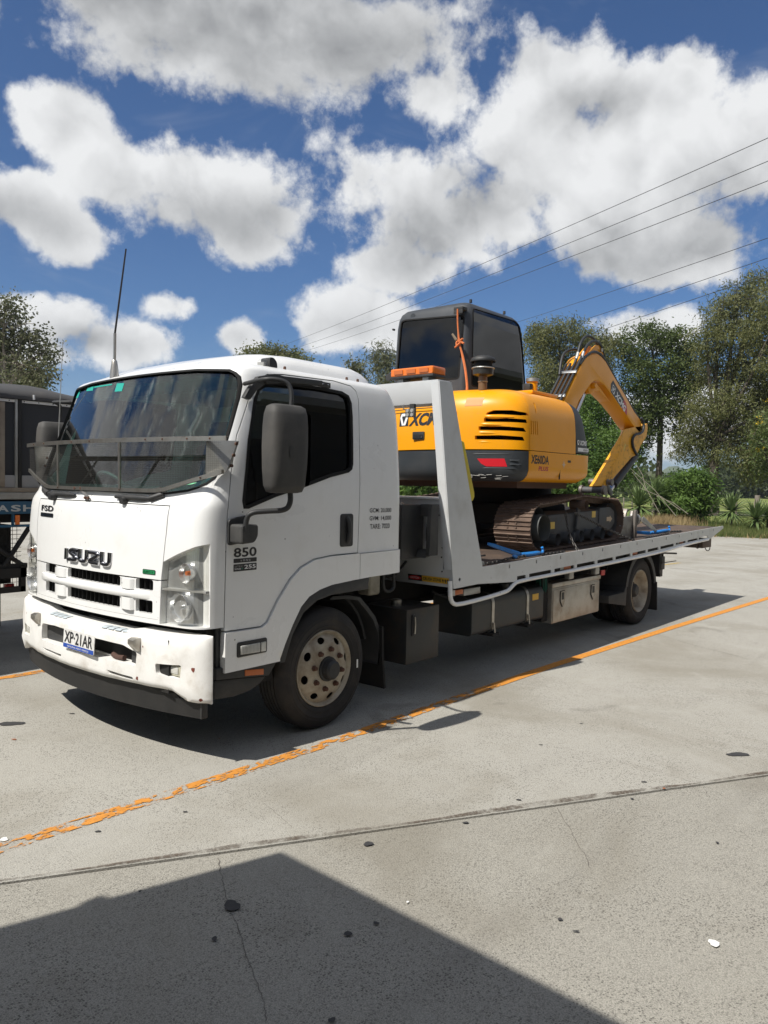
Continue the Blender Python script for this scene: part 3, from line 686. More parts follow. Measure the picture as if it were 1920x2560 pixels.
# grille: white bars over black slats
SLATM = mat('matt_black_slat', (.012, .012, .012), .8, spec=.2)
def wrapx(o): return lambda v: Vector((cabx(YC-v.y, v.z)+o, v.y, v.z))
grl = layer(.002, .035, .84, 1.2)
GO = [rect(-.600, 1.040, -.412, 1.1035), rect(-.228, 1.040, .414, 1.1035), rect(.565, 1.038, .724, 1.1035), rect(-.600, .902, -.412, .980), rect(-.228, .902, .412, .978), rect(.565, .896, .720, .978)]
g = inter(grl, yz(rect(-.770, .868, .770, 1.1035), -.5, .2))
for q in GO: g = diff(g, yz(round_poly(q, .012, 2), -.6, .4))
grille = mobj('grille', setmat(g, WHITE), truck)
def curved_bar(name, w0, w1, zs, m, parent, n=20):
    b = MB(); rings = []
    for i in range(n+1):
        w = w0+(w1-w0)*i/n; x = .05+.1*w*w
        e = min(1.0, min(i, n-i)/1.5)
        rings.append([(x+.004+(o-.004)*e, YC-w, z) for o, z in zs])
    return b.loft(rings).obj(name, m, parent, smooth=45)
curved_bar('grille_bar', -.700, .705, [(.03, .982), (-.012, .985), (-.020, .997), (-.020, 1.018), (-.012, 1.030), (.03, 1.036)], WHITE, grille)
for wc, hw in ((-.32, .09), (.49, .075)):
    for z0, z1 in ((1.036, 1.098), (.905, .982)):
        x = .05+.1*wc*wc; s_ = MB(); n = 8; rg = []
        for z in (z0, (z0+z1)/2, z1): rg.append([(x-.008-.012*sin(pi*i/n)+.04*(0 if 0 < i < n else 1), YC-(wc-hw+2*hw*i/n), z) for i in range(n+1)])
        s_.loft(rg, False, False, False).obj('grille_boss', WHITE, grille, smooth=60)
for q in GO:
    w0, w1, z0, z1 = q[0][0], q[1][0], q[0][1], q[2][1]; n = max(2, int((w1-w0)/.052))
    for i in range(n+1):
        w = w0+.008+(w1-w0-.016)*i/n; MB().box(.075+.1*w*w, .11+.1*w*w, YC-w-.003, YC-w+.003, z0-.004, z1+.004).obj('grille_slat', SLATM, grille)
bk = MB(); bk.box(.15, .17, .42, 1.98, .84, 1.12); bk.obj('radiator', VOID, truck)
# head lamps
def lamp(sg):
    P = HL if sg > 0 else mir(HL)
    lens = mobj('headlight', setmat(skin(inter(layer(.003, .009, .84, 1.36), yz(P, -.5, .236))), LENS), truck)
    # reflector bowl: chrome pan with two round cups
    RF = CH; b = MB()
    mobj('reflector', setmat(skin(inter(layer(.045, .050, .84, 1.36), yz(offset_poly(P, .01), -.5, .30))), RF), lens)
    MB().prism([(.12, YC-sg*.795), (.215, YC-sg*1.10), (.26, YC-sg*1.10), (.165, YC-sg*.795)], 'xy', 1.052, 1.064).obj('divider', GREYP, lens)
    for cw, cz, r in ((.93, .955, .088), (.975, 1.165, .06)):
        c = Vector((cabx(cw, cz)+.062, YC-sg*cw, cz)); b = MB(); b.lathe([(-.055, r), (-.03, r*.93), (0, r*.72), (.022, r*.35), (.026, .012)], c, 'x', 24); b.obj('lamp_cup', RF, lens, smooth=60)
        b = MB(); b.lathe([(-.045, 0.0), (-.045, .014), (.02, .016)], c, 'x', 12); b.obj('bulb', AMBD if cz > 1.1 else RF, lens, smooth=40)
    # moulded ribs on the inside of the upper lens
    b = MB()
    for i in range(26):
        w = .812+i*.0112; zt_ = 1.20+(w-.806)*.42
        x = cabx(w, 1.1)+.013+(0 if w < .95 else (w-.95)**2*2.2); b.tube([(x, YC-sg*w, 1.072), (x, YC-sg*w, min(1.325, zt_))], .0026, 4)
    b.obj('lens_ribs', LENS, lens)
CH = mat('lamp_reflector', (0.68, 0.69, 0.70), 0.22, 0.7); GREYP = mat('grey_lamp_plastic', (0.30, 0.30, 0.29), 0.5)
lamp(1); lamp(-1)

# badges
b_w = wrapx(-.004)
def front_at(w, z): return (cabx(w, z), YC-w, z)
FX, FZ = (0, -1, 0), (0, 0, 1)
L = .085; hh = .0  # raised block letters, drawn stroke by stroke
def stroke_letters():
    H_ = .094; base = 1.153; t = .030
    G = {'I': ([(0, 0), (0, 1)],), 'S': ([(1, .84), (.80, .86), (.25, .86), (.14, .76), (.2, .62), (.85, .38), (.9, .22), (.78, .14), (.05, .14)],),
         'U': ([(.14, 1), (.14, .32), (.26, .14), (.74, .14), (.86, .32), (.86, 1)],), 'Z': ([(.02, .86), (.78, .86), (.88, .74), (.8, .6), (.18, .36), (.12, .24), (.24, .14), (.98, .14)],)}
    spans = [('I', -.256, -.216), ('S', -.199, -.074), ('U', -.061, .060), ('Z', .071, .195), ('U', .207, .326)]
    for ch, w0, w1 in spans:
        for m_, rr_, off_ in ((CHROME, .016, -.003), (DARKC, .0105, -.013)):
            b = MB()
            for st in G[ch]:
                pts = []
                if ch == 'I': pts = [((w0+w1)/2, base+.012), ((w0+w1)/2, base+H_-.008)]
                else: pts = [(w0+(w1-w0)*u, base+H_*v) for u, v in st]
                P = smooth_path([(cabx(w, z)+off_, YC-w, z) for w, z in pts], 2) if ch != 'I' else [Vector((cabx(w, z)+off_, YC-w, z)) for w, z in pts]
                b.tube(P, rr_, 8)
            b.obj('badge_letter', m_, truck, smooth=60)
stroke_letters()
fsd = letters('series_badge', 'FSD', DARKC, truck, front_at(-.745, 1.478), FX, FZ, .042, .235, b_w, off=.03, space=1.05)
poly_decal('series_badge', rrect(0, 0, .245, .028, .006), DARKC, truck, front_at(-.752, 1.437), FX, FZ, b_w)
letters('series_badge', 'INTERCOOLER', CHROME, truck, front_at(-.735, 1.445), FX, FZ, .011, .20, wrapx(-.0055))
poly_decal('green_badge', rrect(0, 0, .113, .030, .008), CHROME, truck, front_at(.632, 1.139), FX, FZ, wrapx(-.003))
poly_decal('green_badge', rrect(0, 0, .105, .023, .006), mat('badge_green', (.02, .22, .08), .35), truck, front_at(.636, 1.1425), FX, FZ, wrapx(-.0048))
letters('green_badge', 'EURO V', CHROME, truck, front_at(.645, 1.147), FX, FZ, .014, .085, wrapx(-.0065))
SY = .0785
letters('model_decal', '850', INK, door, (.403, SY, 1.256), (1, 0, 0), (0, 0, 1), .058, .180, off=.022)
poly_decal('model_decal', rrect(0, 0, .182, .026, .004), INK, door, (.402, SY, 1.222), (1, 0, 0), (0, 0, 1))
letters('model_decal', 'LONG', WST, door, (.458, SY-.001, 1.2305), (1, 0, 0), (0, 0, 1), .0095, .075, space=1.6)
poly_decal('model_decal', rrect(0, 0, .182, .044, .004), INK, door, (.402, SY, 1.170), (1, 0, 0), (0, 0, 1))
letters('model_decal', '255', WST, door, (.486, SY-.001, 1.181), (1, 0, 0), (0, 0, 1), .025, .090, off=.02)
letters('model_decal', 'SITEC', GREYP, door, (.409, SY-.001, 1.194), (1, 0, 0), (0, 0, 1), .011, .066)
letters('model_decal', 'SERIES', WST, door, (.409, SY-.001, 1.180), (1, 0, 0), (0, 0, 1), .009, .050)
letters('model_decal', 'III', GRN, door, (.463, SY-.001, 1.180), (1, 0, 0), (0, 0, 1), .010, .012, off=.02)
for i, s_ in enumerate(['GCM: 20,000', 'GVM: 14,000', 'TARE: 7020']):
    letters('weight_lettering', s_, INK, truck, (1.652+(.006 if i == 2 else 0), SY, 1.503-.058*i), (1, 0, 0), (0, 0, 1), .037, .248 if i < 2 else .225, off=.014)
# door handle
b = MB(); b.prism(rrect(1.340, 1.272, 1.472, 1.504, .022), 'xz', .074, .09); hd = b.obj('handle', BLK, door, bevel=.004)
b = MB(); b.tube(smooth_path([(1.415, .080, 1.30), (1.413, .062, 1.32), (1.418, .056, 1.38), (1.412, .060, 1.455), (1.405, .080, 1.48)], 2), [.016]*17, 8); b.obj('handle_grip', BLKG, hd, smooth=60)
# weather visor over the window
pv = [(.49, 2.235), (.525, 2.29), (.60, 2.375), (.72, 2.405), (.80, 2.40), (1.15, 2.412), (1.26, 2.408), (1.26, 2.372), (1.15, 2.376), (.80, 2.358), (.66, 2.335), (.59, 2.29), (.535, 2.225)]
b = MB(); b.prism(pv[5:9], 'xz', .115, .135); b.prism([(.60, 2.375), (.72, 2.405), (.80, 2.40), (1.15, 2.410), (1.15, 2.378), (.80, 2.358), (.66, 2.335)], 'xz', .085, .14)
b.prism([(.49, 2.235), (.525, 2.29), (.60, 2.375), (.66, 2.335), (.59, 2.29), (.535, 2.225)], 'xz', .10, .135); b.obj('window_visor', BLK, door, bevel=.003)
for x in (1.185, 1.235): MB().lathe([(-.006, .0), (-.006, .007), (.0, .009)], (x, .114, 2.392), 'y', 10).obj('visor_screw', CHROME, door)
# side clearance lamp on the roof edge
b = MB(); b.lathe([(0, .045), (.03, .043), (.052, .030), (.062, .0)], (.79, .27, 2.468), 'z', 20); b.v = [((x-.79)*1.25+.79, (y-.27)*.8+.27, z) for x, y, z in b.v]; b.obj('roof_marker', LENS, truck, smooth=60)
b = MB(); b.prism(round_poly([(.80, 2.465), (.87, 2.465), (.865, 2.51), (.835, 2.536), (.80, 2.534)], .015), 'xz', .225, .315); b.obj('roof_marker', BLK, truck, bevel=.008)
b = MB(); b.box(.76, .775, .24, .30, 2.475, 2.50); b.obj('roof_marker', GREYP, truck)

# lower side: black arch lip, step, indicator
lip = [(.782, .545), (.822, .663), (.891, .787), (.963, .895), (1.036, .955), (1.138, .993), (1.256, 1.015), (1.464, 1.028), (1.654, 1.037)]
lin = [(.828, .545), (.893, .715), (.988, .848), (1.114, .918), (1.258, .943), (1.466, .946), (1.642, .949)]
MB().prism(lip+lin[::-1], 'xz', .070, .16).obj('arch_lip', BLKG, truck, bevel=.006)
b = MB(); b.prism(rrect(.424, .640, .663, .734, .014), 'xz', .058, .085); ind = b.obj('side_indicator', BLK, truck, bevel=.006)
b = MB(); b.prism([(.445, .658), (.60, .652), (.60, .712), (.445, .712)], 'xz', .050, .06); b.obj('indicator_lens', CHL := mat('ribbed_clear_lens', (.62, .62, .58), .22, .1, dirt=.4, dscale=25), ind, bevel=.005)
b = MB(); b.prism([(.608, .652), (.648, .650), (.648, .712), (.608, .712)], 'xz', .050, .06); b.obj('indicator_lens', CHL, ind, bevel=.005)
for i in range(14): MB().box(.452+i*.011, .455+i*.011, .0485, .051, .66, .708).obj('lens_flute', GREYP, ind)
st = [(.285, .60), (.775, .545), (.71, .478), (.285, .522)]
b = MB(); b.prism([(.285, .595), (.34, .59), (.775, .556), (.705, .474), (.50, .500), (.285, .522)], 'xz', .085, .30); stp = b.obj('cab_step', BLKG, truck, bevel=.012)
b = MB(); b.prism([(.285, .520), (.50, .498), (.70, .474), (.64, .43), (.56, .402), (.436, .390), (.285, .402)], 'xz', .10, .34); b.obj('cab_step', BLK, truck, bevel=.015)
b = MB(); b.prism([(.505, .512), (.655, .494), (.655, .532), (.505, .548)], 'xz', .079, .09); b.obj('step_reflector', AMBD, stp, bevel=.003)
MB().box(.30, .335, .11, .30, .52, .85).obj('step_pillar', BLK, truck, bevel=.008)
MB().box(.25, .34, .14, 2.26, .60, .845).obj('bumper_support', VOID, truck)
MB().box(.30, .80, .16, 2.24, .42, .60).obj('step_well', VOID, truck)

# bumper
bst = []
for i in range(61):
    u = -1+2*i/60; w = 1.165*(abs(u)**.85)*(1 if u >= 0 else -1); aw_ = abs(w)
    x = -.016+.134*min(aw_, 1.06)**2
    if aw_ > 1.0: x += .058*((aw_-1.0)/.165)**2.2
    if aw_ > 1.09: x += .045*((aw_-1.09)/.075)**2
    zb = .458 if aw_ < .93 else .458-.054*min(1, (aw_-.93)/.11)
    zt = .775+.02*min(1, max(0, (aw_-.50)/.10)); zt += .012*max(0, (aw_-.8)/.36)
    lp_ = .018 if aw_ < .68 else 0.0
    pf = [(x+.045, zb), (x+.012, zb+.004), (x+.002, zb+.03), (x+lp_*.0, .50), (x-.002, .56), (x-.002, .62), (x+.001, .68), (x+.004, .72), (x+.010, zt-.022), (x+.024, zt-.005), (x+.05, zt), (min(x+.15, .225), zt), (min(x+.15, .225), zb)]
    pf = [(min(a_, .214+.0008*j_), c_) for j_, (a_, c_) in enumerate(pf)]
    rg = []
    for j, (px_, pz) in enumerate(pf):
        d = .003*sin(w*9+pz*17)*sin(w*23)
        dent = -.022*math.exp(-((w-1.02)/.05)**2-((pz-.60)/.05)**2) + .016*math.exp(-((w-1.04)/.10)**2-((pz-.47)/.022)**2)
        if w < -.9: dent += .012*sin(pz*40)*math.exp(-((pz-.52)/.08)**2)
        rg.append((px_+(d-dent if j < 11 else 0), YC-w, pz))
    bst.append(rg)
bm_ = to_solid(MB().loft(bst)); rb, rv, rtr = surface_ref(bm_)
BO = round_poly([(-.52, .572), (0, .578), (.56, .578), (.644, .572), (.655, .660), (.52, .690), (-.10, .704), (-.30, .704), (-.52, .688)], .02)
FG = round_poly([(.803, .612), (.990, .622), (.985, .540), (.812, .550)], .015)
SL = [round_poly([(.372, .513), (.611, .500), (.614, .480), (.39, .490)], .006), round_poly([(-.505, .521), (-.185, .522), (-.19, .500), (-.455, .506)], .006)]
bumper = diff(bm_, yz(BO, -.3, .5), yz(FG, -.3, .5), yz(mir(FG), -.3, .5), yz(SL[0], -.3, .5), yz(SL[1], -.3, .5))
surf_normals(bumper, rb, rv, rtr); bmp = mobj('bumper', setmat(bumper, BUMPW), truck)
bx = lambda w: -.016+.134*w*w
MB().box(.10, .22, .30, 2.05, .44, .76).obj('bumper_core', VOID, truck)
MB().box(.07, .11, YC-.655, YC-.55, .575, .66).obj('bumper_duct', BLKG, bmp); MB().box(.06, .09, YC+.28, YC+.52, .575, .70).obj('bumper_duct', BLKG, bmp)
FOOTR = mat('dark_rust', (.075, .04, .03), .85)
b = MB(); b.tube([(.05, YC-.50, .60), (.05, YC-.42, .59), (.055, YC-.36, .60)], .017, 8); b.obj('tow_hook', FOOTR, bmp, smooth=60)
sk = [(-.004, .455), (-.0, .37), (.006, .315)]
rg = []
for i in range(31):
    w = -1.09+2.18*i/30; x = .028+.134*w*w*1.0
    rg.append([(x+.0, YC-w, .462 if abs(w) < .93 else .41), (x+.01, YC-w, .37), (x+.022, YC-w, .300), (x+.03, YC-w, .300), (x+.018, YC-w, .37), (x+.008, YC-w, .462 if abs(w) < .93 else .41)])
MB().loft(rg).obj('bumper_skirt', mat('skirt_rubber', (.014, .014, .014), .7, dirt=.4, dirtcol=(.04, .037, .033), dscale=5), bmp, smooth=50)
b = MB(); b.box(.19, .235, .096, .112, .305, .40); b.obj('skirt_bracket', BLK, bmp, bevel=.004)
FOGM = mat('old_fog_lens', (.55, .53, .42), .25, .25, dirt=.5, dirtcol=(.3, .27, .2), dscale=25)
for sg in (1, -1):
    b = MB(); w0, w1 = (.838, .985) if sg > 0 else (.72, .985)
    b.prism([(bx(w0)+.035, YC-sg*w0), (bx(w1)+.012, YC-sg*w1), (bx(w1)+.10, YC-sg*w1), (bx(w0)+.12, YC-sg*w0)], 'xy', .548, .612); fg = b.obj('fog_lamp', FOGM, bmp, bevel=.008)
    b = MB(); b.prism([(bx(w0+.012)+.031, YC-sg*(w0+.012)), (bx(w1-.02)+.009, YC-sg*(w1-.02)), (bx(w1-.02)+.03, YC-sg*(w1-.02)), (bx(w0+.012)+.05, YC-sg*(w0+.012))], 'xy', .562, .602); b.obj('fog_glass', CHL, fg, bevel=.004)
for w0, w1 in ((-.62, -.56), (.62, .68)):
    w = (w0+w1)/2; x = bx(w); b = MB(); b.prism([(x-.045, .742), (x-.02, .752), (x+.02, .750), (x+.02, .665), (x-.004, .668), (x-.045, .715)], 'xz', YC-w1, YC-w0); b.obj('guard_bracket', SS, bmp, bevel=.003)
PADM = mat('step_grip_pad', (.42, .47, .50), .6)
for w0, w1 in ((-.42, -.14), (.28, .56)):
    for i in range(4):
        wa = w0+(w1-w0)*i/4+.006; wb = w0+(w1-w0)*(i+1)/4-.006
        b = MB(); b.add([(bx(wa)+.012, YC-wa, .7705), (bx(wb)+.012, YC-wb, .7705), (bx(wb)+.028, YC-wb, .7775), (bx(wa)+.028, YC-wa, .7775), (bx(wb)+.07, YC-wb, .7795), (bx(wa)+.07, YC-wa, .7795)], [(0, 1, 2, 3), (3, 2, 4, 5)]); b.obj('step_pad', PADM, bmp, fixn=False)
# chips and rust on the bumper
for w, z, r in ((1.075, .607, .014), (.652, .497, .013), (.70, .70, .006), (-.93, .70, .006), (1.12, .43, .012)):
    q = random.Random(int(z*1000)); b = MB(); vs = []
    for j in range(9):
        t = 2*pi*j/9; s_ = q.uniform(.5, 1.1); vs.append((w+r*cos(t)*s_, z+r*sin(t)*s_*1.2))
    pts = []
    for (ww, zz) in vs:
        loc, n_, i_, d_ = rb.ray_cast(Vector((-1, YC-ww, zz)), Vector((1, 0, 0)))
        pts.append((loc.x-.0015, YC-ww, zz) if loc else (bx(ww)-.002, YC-ww, zz))
    b.add(pts, [tuple(range(9))]); b.obj('paint_chip', mat('chip_rust', (.16, .04, .025), .8), bmp, fixn=False)
# number plate
PLW = mat('plate_white', (.70, .70, .68), .4, dirt=.4, dscale=20); PLB = mat('plate_blue', (.02, .07, .35), .4)
pw0, pw1 = -.108, .285
def pl(u, v, o=0):   # plate coordinates in metres from its lower left
    w = pw0+u; return Vector((-.034-.004-o+.004*v, YC-w, .592+v+.018*(1-u/.39)*0 + .012*(u/.39)*0))
plate = poly_decal('number_plate', rrect(0, 0, pw1-pw0, .125, .012), PLW, truck, (-.034, YC-pw0, .592), FX, (.06, 0, 1), th=.004)
poly_decal('plate_band', rrect(.004, .003, pw1-pw0-.004, .030, .004), PLB, plate, (-.0395, YC-pw0, .592), FX, (.06, 0, 1))
letters('plate_lettering', 'XP\u00b721AR', INK, plate, (-.0385, YC-pw0-.016, .630), FX, (.06, 0, 1), .076, .356, off=.012)
letters('plate_lettering', 'NATIONAL HEAVY VEHICLE', WST, plate, (-.0402, YC-pw0-.06, .6025), FX, (.06, 0, 1), .0105, .27)

# stone guard in front of the windscreen
def gx(w, z): return .10+.105*w*w - .012*(z-1.65)
guard = mk_empty('tmpg', (0, 0, 0), '', ''); bpy.data.objects.remove(guard)
GT = 1.968
def gbot(w):
    a = abs(w)
    if a < .64: return 1.652
    if a < .74: return 1.652+.1*(a-.64)*.6
    return 1.658+(a-.74)*.255
b = MB(); rg = []
for i in range(49):
    w = -1.235+2.47*i/48; x = gx(w, GT); rg.append([(x-.012, YC-w, GT-.014), (x-.012, YC-w, GT+.014), (x+.010, YC-w, GT+.014), (x+.010, YC-w, GT+.010), (x-.006, YC-w, GT+.008), (x-.006, YC-w, GT-.014)])
gfr = MB().loft(rg).obj('stone_guard', SS, truck, smooth=30)
rg = []
for i in range(49):
    w = -1.20+2.40*i/48; x = gx(w, 1.65); z = gbot(w); rg.append([(x-.010, YC-w, z-.012), (x-.010, YC-w, z+.012), (x+.008, YC-w, z+.010), (x+.008, YC-w, z-.012)])
MB().loft(rg).obj('guard_rail', SS, gfr, smooth=30)
for w in (-.478, .343):
    rg = [[(gx(w, z)-.014, YC-w-.011, z), (gx(w, z)-.014, YC-w+.011, z), (gx(w, z)-.004, YC-w+.011, z), (gx(w, z)-.004, YC-w-.011, z)] for z in (1.655, 1.955)]
    MB().loft(rg).obj('guard_bar', SS, gfr)
WIRE = mat('wire_mesh', (.10, .095, .085), .55, .6)
b = MB(); cell = .0135
i = -1.18
while i < 1.18:
    z0 = gbot(i); b.tube([(gx(i, z0), YC-i, z0), (gx(i, GT), YC-i, GT)], .0005, 3, caps=False); i += cell
z = 1.66
while z < GT:
    wm = 1.19 if z > 1.78 else .74+(z-1.658)/.255
    P = [(gx(w, z)+.001, YC-w, z) for w in [-wm+2*wm*j/36 for j in range(37)]]
    b.tube(P, .0005, 3, caps=False); z += cell
tag(b.obj('mesh', WIRE, gfr, fixn=False), kind='stuff')
for sg in (1, -1):   # folded end plates bolted to the pillars
    b = MB(); y1 = YC-sg*1.13; y2 = YC-sg*1.19
    P = [(.225, YC-sg*1.075, 1.958), (.235, YC-sg*1.06, 1.762), (.31, YC-sg*1.155, 1.772), (.345, YC-sg*1.150, 1.80), (.405, YC-sg*1.150, 1.955), (.40, YC-sg*1.150, 1.96)]
    b.add(P+[(x+.004, y, zz+.003) for x, y, zz in P], [(0, 1, 2, 5), (2, 3, 4, 5), (6, 11, 8, 7), (8, 11, 10, 9)]); b.obj('guard_end_plate', GAL, gfr, fixn=False)
    for (x, z) in ((.385, 1.945), (.365, 1.875), (.350, 1.812)): MB().lathe([(0, .0), (0, .011), (.012, .010), (.014, .0)], (x, YC-sg*1.150-(sg*.012 if sg > 0 else -.0), z), 'y', 8).obj('guard_bolt', RUST, gfr)
for w, z in [(-1.0, GT), (-.75, GT), (-.25, GT), (.0, GT), (.6, GT), (.75, GT), (.95, GT), (1.12, GT), (-.48, 1.652), (.343, 1.652), (1.05, gbot(1.05))]:
    MB().lathe([(-.004, 0.0), (-.004, .005), (0, .006)], (gx(w, z)-.012, YC-w, z), 'x', 8).obj('guard_screw', RUST, gfr)
b = MB(); b.add([(.105, YC+.18, 1.645), (.105, YC+.14, 1.645), (.085, YC-.005, 1.60), (.085, YC+.045, 1.60)], [(0, 1, 2, 3)]); b.add([(.085, YC-.005, 1.60), (.085, YC+.045, 1.60), (.080, YC+.045, 1.572), (.080, YC-.005, 1.572)], [(0, 1, 2, 3)]); b.obj('guard_stay', SS, gfr, fixn=False)
for w in (-.045+.005, .0): MB().lathe([(-.012, 0), (-.012, .009), (0, .010)], (.083, YC-w, 1.59), 'x', 8).obj('guard_bolt', RUST, gfr)
for w in (-.21, -.13): MB().lathe([(-.012, 0), (-.012, .009), (0, .010)], (.102, YC-w, 1.652), 'x', 8).obj('guard_bolt', RUST, gfr)
# wipers
for w0, w1, wp in ((-.66, -.21, -.80), (.30, .64, .72)):
    b = MB(); z0 = 1.606
    b.tube([(cabx(w, z0)-.022, YC-w, z0-.004*((w-w0)/(w1-w0))) for w in [w0+(w1-w0)*i/6 for i in range(7)]], [.012, .016, .018, .018, .020, .018, .010], 8); wi = b.obj('wiper', BLK, truck, smooth=60)
    b = MB(); b.tube([(cabx(w1 if wp > 0 else w0, 1.60)-.02, YC-(w1 if wp > 0 else w0), 1.602), (cabx(wp, 1.62)-.012, YC-wp, 1.625), (cabx(wp, 1.66)-.004, YC-(wp-.06), 1.665)], [.020, .024, .016], 8); b.obj('wiper_arm', BLK, wi, smooth=60)
    b = MB(); b.lathe([(-.045, .0), (-.045, .022), (0, .030)], (cabx((w0+w1)/2, 1.585), YC-(w0+.3*(w1-w0)), 1.584), 'x', 12); b.obj('wiper_pivot', BLK, wi, smooth=40)

# mirrors
MIR = mat('faded_mirror_plastic', (.044, .043, .041), .68, dirt=.4, dirtcol=(.13, .12, .105), dscale=3, grain=.4, gscale=160)
def mirror(sg, nm):
    yc = YC-sg*1.40
    rings = []
    for z, hx, hy in [(1.655, .10, .035), (1.662, .135, .055), (1.70, .152, .070), (1.80, .160, .078), (1.93, .164, .082), (2.05, .162, .080), (2.12, .157, .074), (2.165, .145, .060), (2.178, .118, .038)]:
        lean = .012*(z-1.9)
        rings.append([(.555+lean+.90*hx*(abs(cos(t))**.55)*(1 if cos(t) >= 0 else -1), yc+hy*(abs(sin(t))**.6)*(1 if sin(t) >= 0 else -1), z) for t in [2*pi*i/32 for i in range(32)]])
    mo = MB().loft(rings).obj(nm, MIR, truck, smooth=60)
    b = MB(); b.prism(rrect(.42, 1.70, .68, 2.13, .04), 'xz', 0, .004); mm = b
    mm.v = [(.555+.150, yc-.062+(x-.42)*.47, z) for x, y, z in mm.v]; mm.obj('mirror_glass', CHROME, mo, fixn=False)
    b = MB(); b.tube(smooth_path([(.597, yc, 2.17), (.603, yc, 2.25), (.595, yc+sg*.02, 2.315), (.53, yc+sg*.06, 2.335), (.47, yc+sg*.12, 2.33), (.53, YC-sg*1.05, 2.325)], 3), .0135, 8); b.obj('mirror_arm', BLK, mo, smooth=60)
    b = MB(); b.tube(smooth_path([(.60, yc, 1.665), (.606, yc, 1.60), (.58, yc+sg*.01, 1.55), (.48, yc+sg*.08, 1.545), (.405, yc+sg*.14, 1.535), (.398, YC-sg*1.235, 1.48), (.398, YC-sg*1.235, 1.42)], 3), .0165, 8); b.obj('mirror_arm', BLK, mo, smooth=60)
    b = MB(); b.prism(round_poly([(.425, 1.335), (.425, 1.50), (.56, 1.522), (.56, 1.40), (.535, 1.345)] if 0 else [(.352, 1.330), (.352, 1.49), (.50, 1.515), (.50, 1.39), (.475, 1.345)], .025), 'xz', YC-sg*1.115, YC-sg*1.135); b.obj('mirror_bracket', BLK, mo, bevel=.008)
    b = MB(); b.prism(round_poly([(.362, 1.345), (.362, 1.462), (.492, 1.462), (.492, 1.39), (.465, 1.352)], .02), 'xz', YC-sg*1.125, YC-sg*1.245); b.obj('mirror_bracket', BLKG, mo, bevel=.018, seg=3)
    if sg > 0:
        poly_decal('mirror_emblem', rrect(0, 0, .034, .066, .006), BLKG, mo, (.515, yc-.0835, 1.866), (1, 0, 0), (0, 0, 1))
        letters('mirror_emblem', 'FUSO', MIR, mo, (.541, yc-.0845, 1.872), (0, 0, 1), (-1, 0, 0), .017, .054)
mirror(1, 'wing_mirror'); mirror(-1, 'wing_mirror')
# aerials
AER = mat('aerial_black', (.02, .02, .022), .5)
b = MB(); b.lathe([(0, .034), (.06, .030), (.10, .024), (.13, .020), (.14, .015)], (.50, 1.598, 2.455), 'z', 14); ae = b.obj('aerial', SS, truck, smooth=40)
MB().tube([(.50, 1.598, 2.50), (.50, 1.595, 2.79)], .0115, 8).obj('aerial_spring', SS, ae)
MB().tube([(.50, 1.595, 2.785), (.50, 1.452, 3.38)], [.0075, .0055], 6).obj('aerial_whip', AER, ae)
b = MB(); b.tube([(.42, 2.285, 1.95), (.455, 2.28, 2.78)], [.004, .0025], 6); b.tube([(.455, 2.28, 2.775), (.4555, 2.28, 2.79)], .006, 6); b.obj('aerial', GAL, truck)

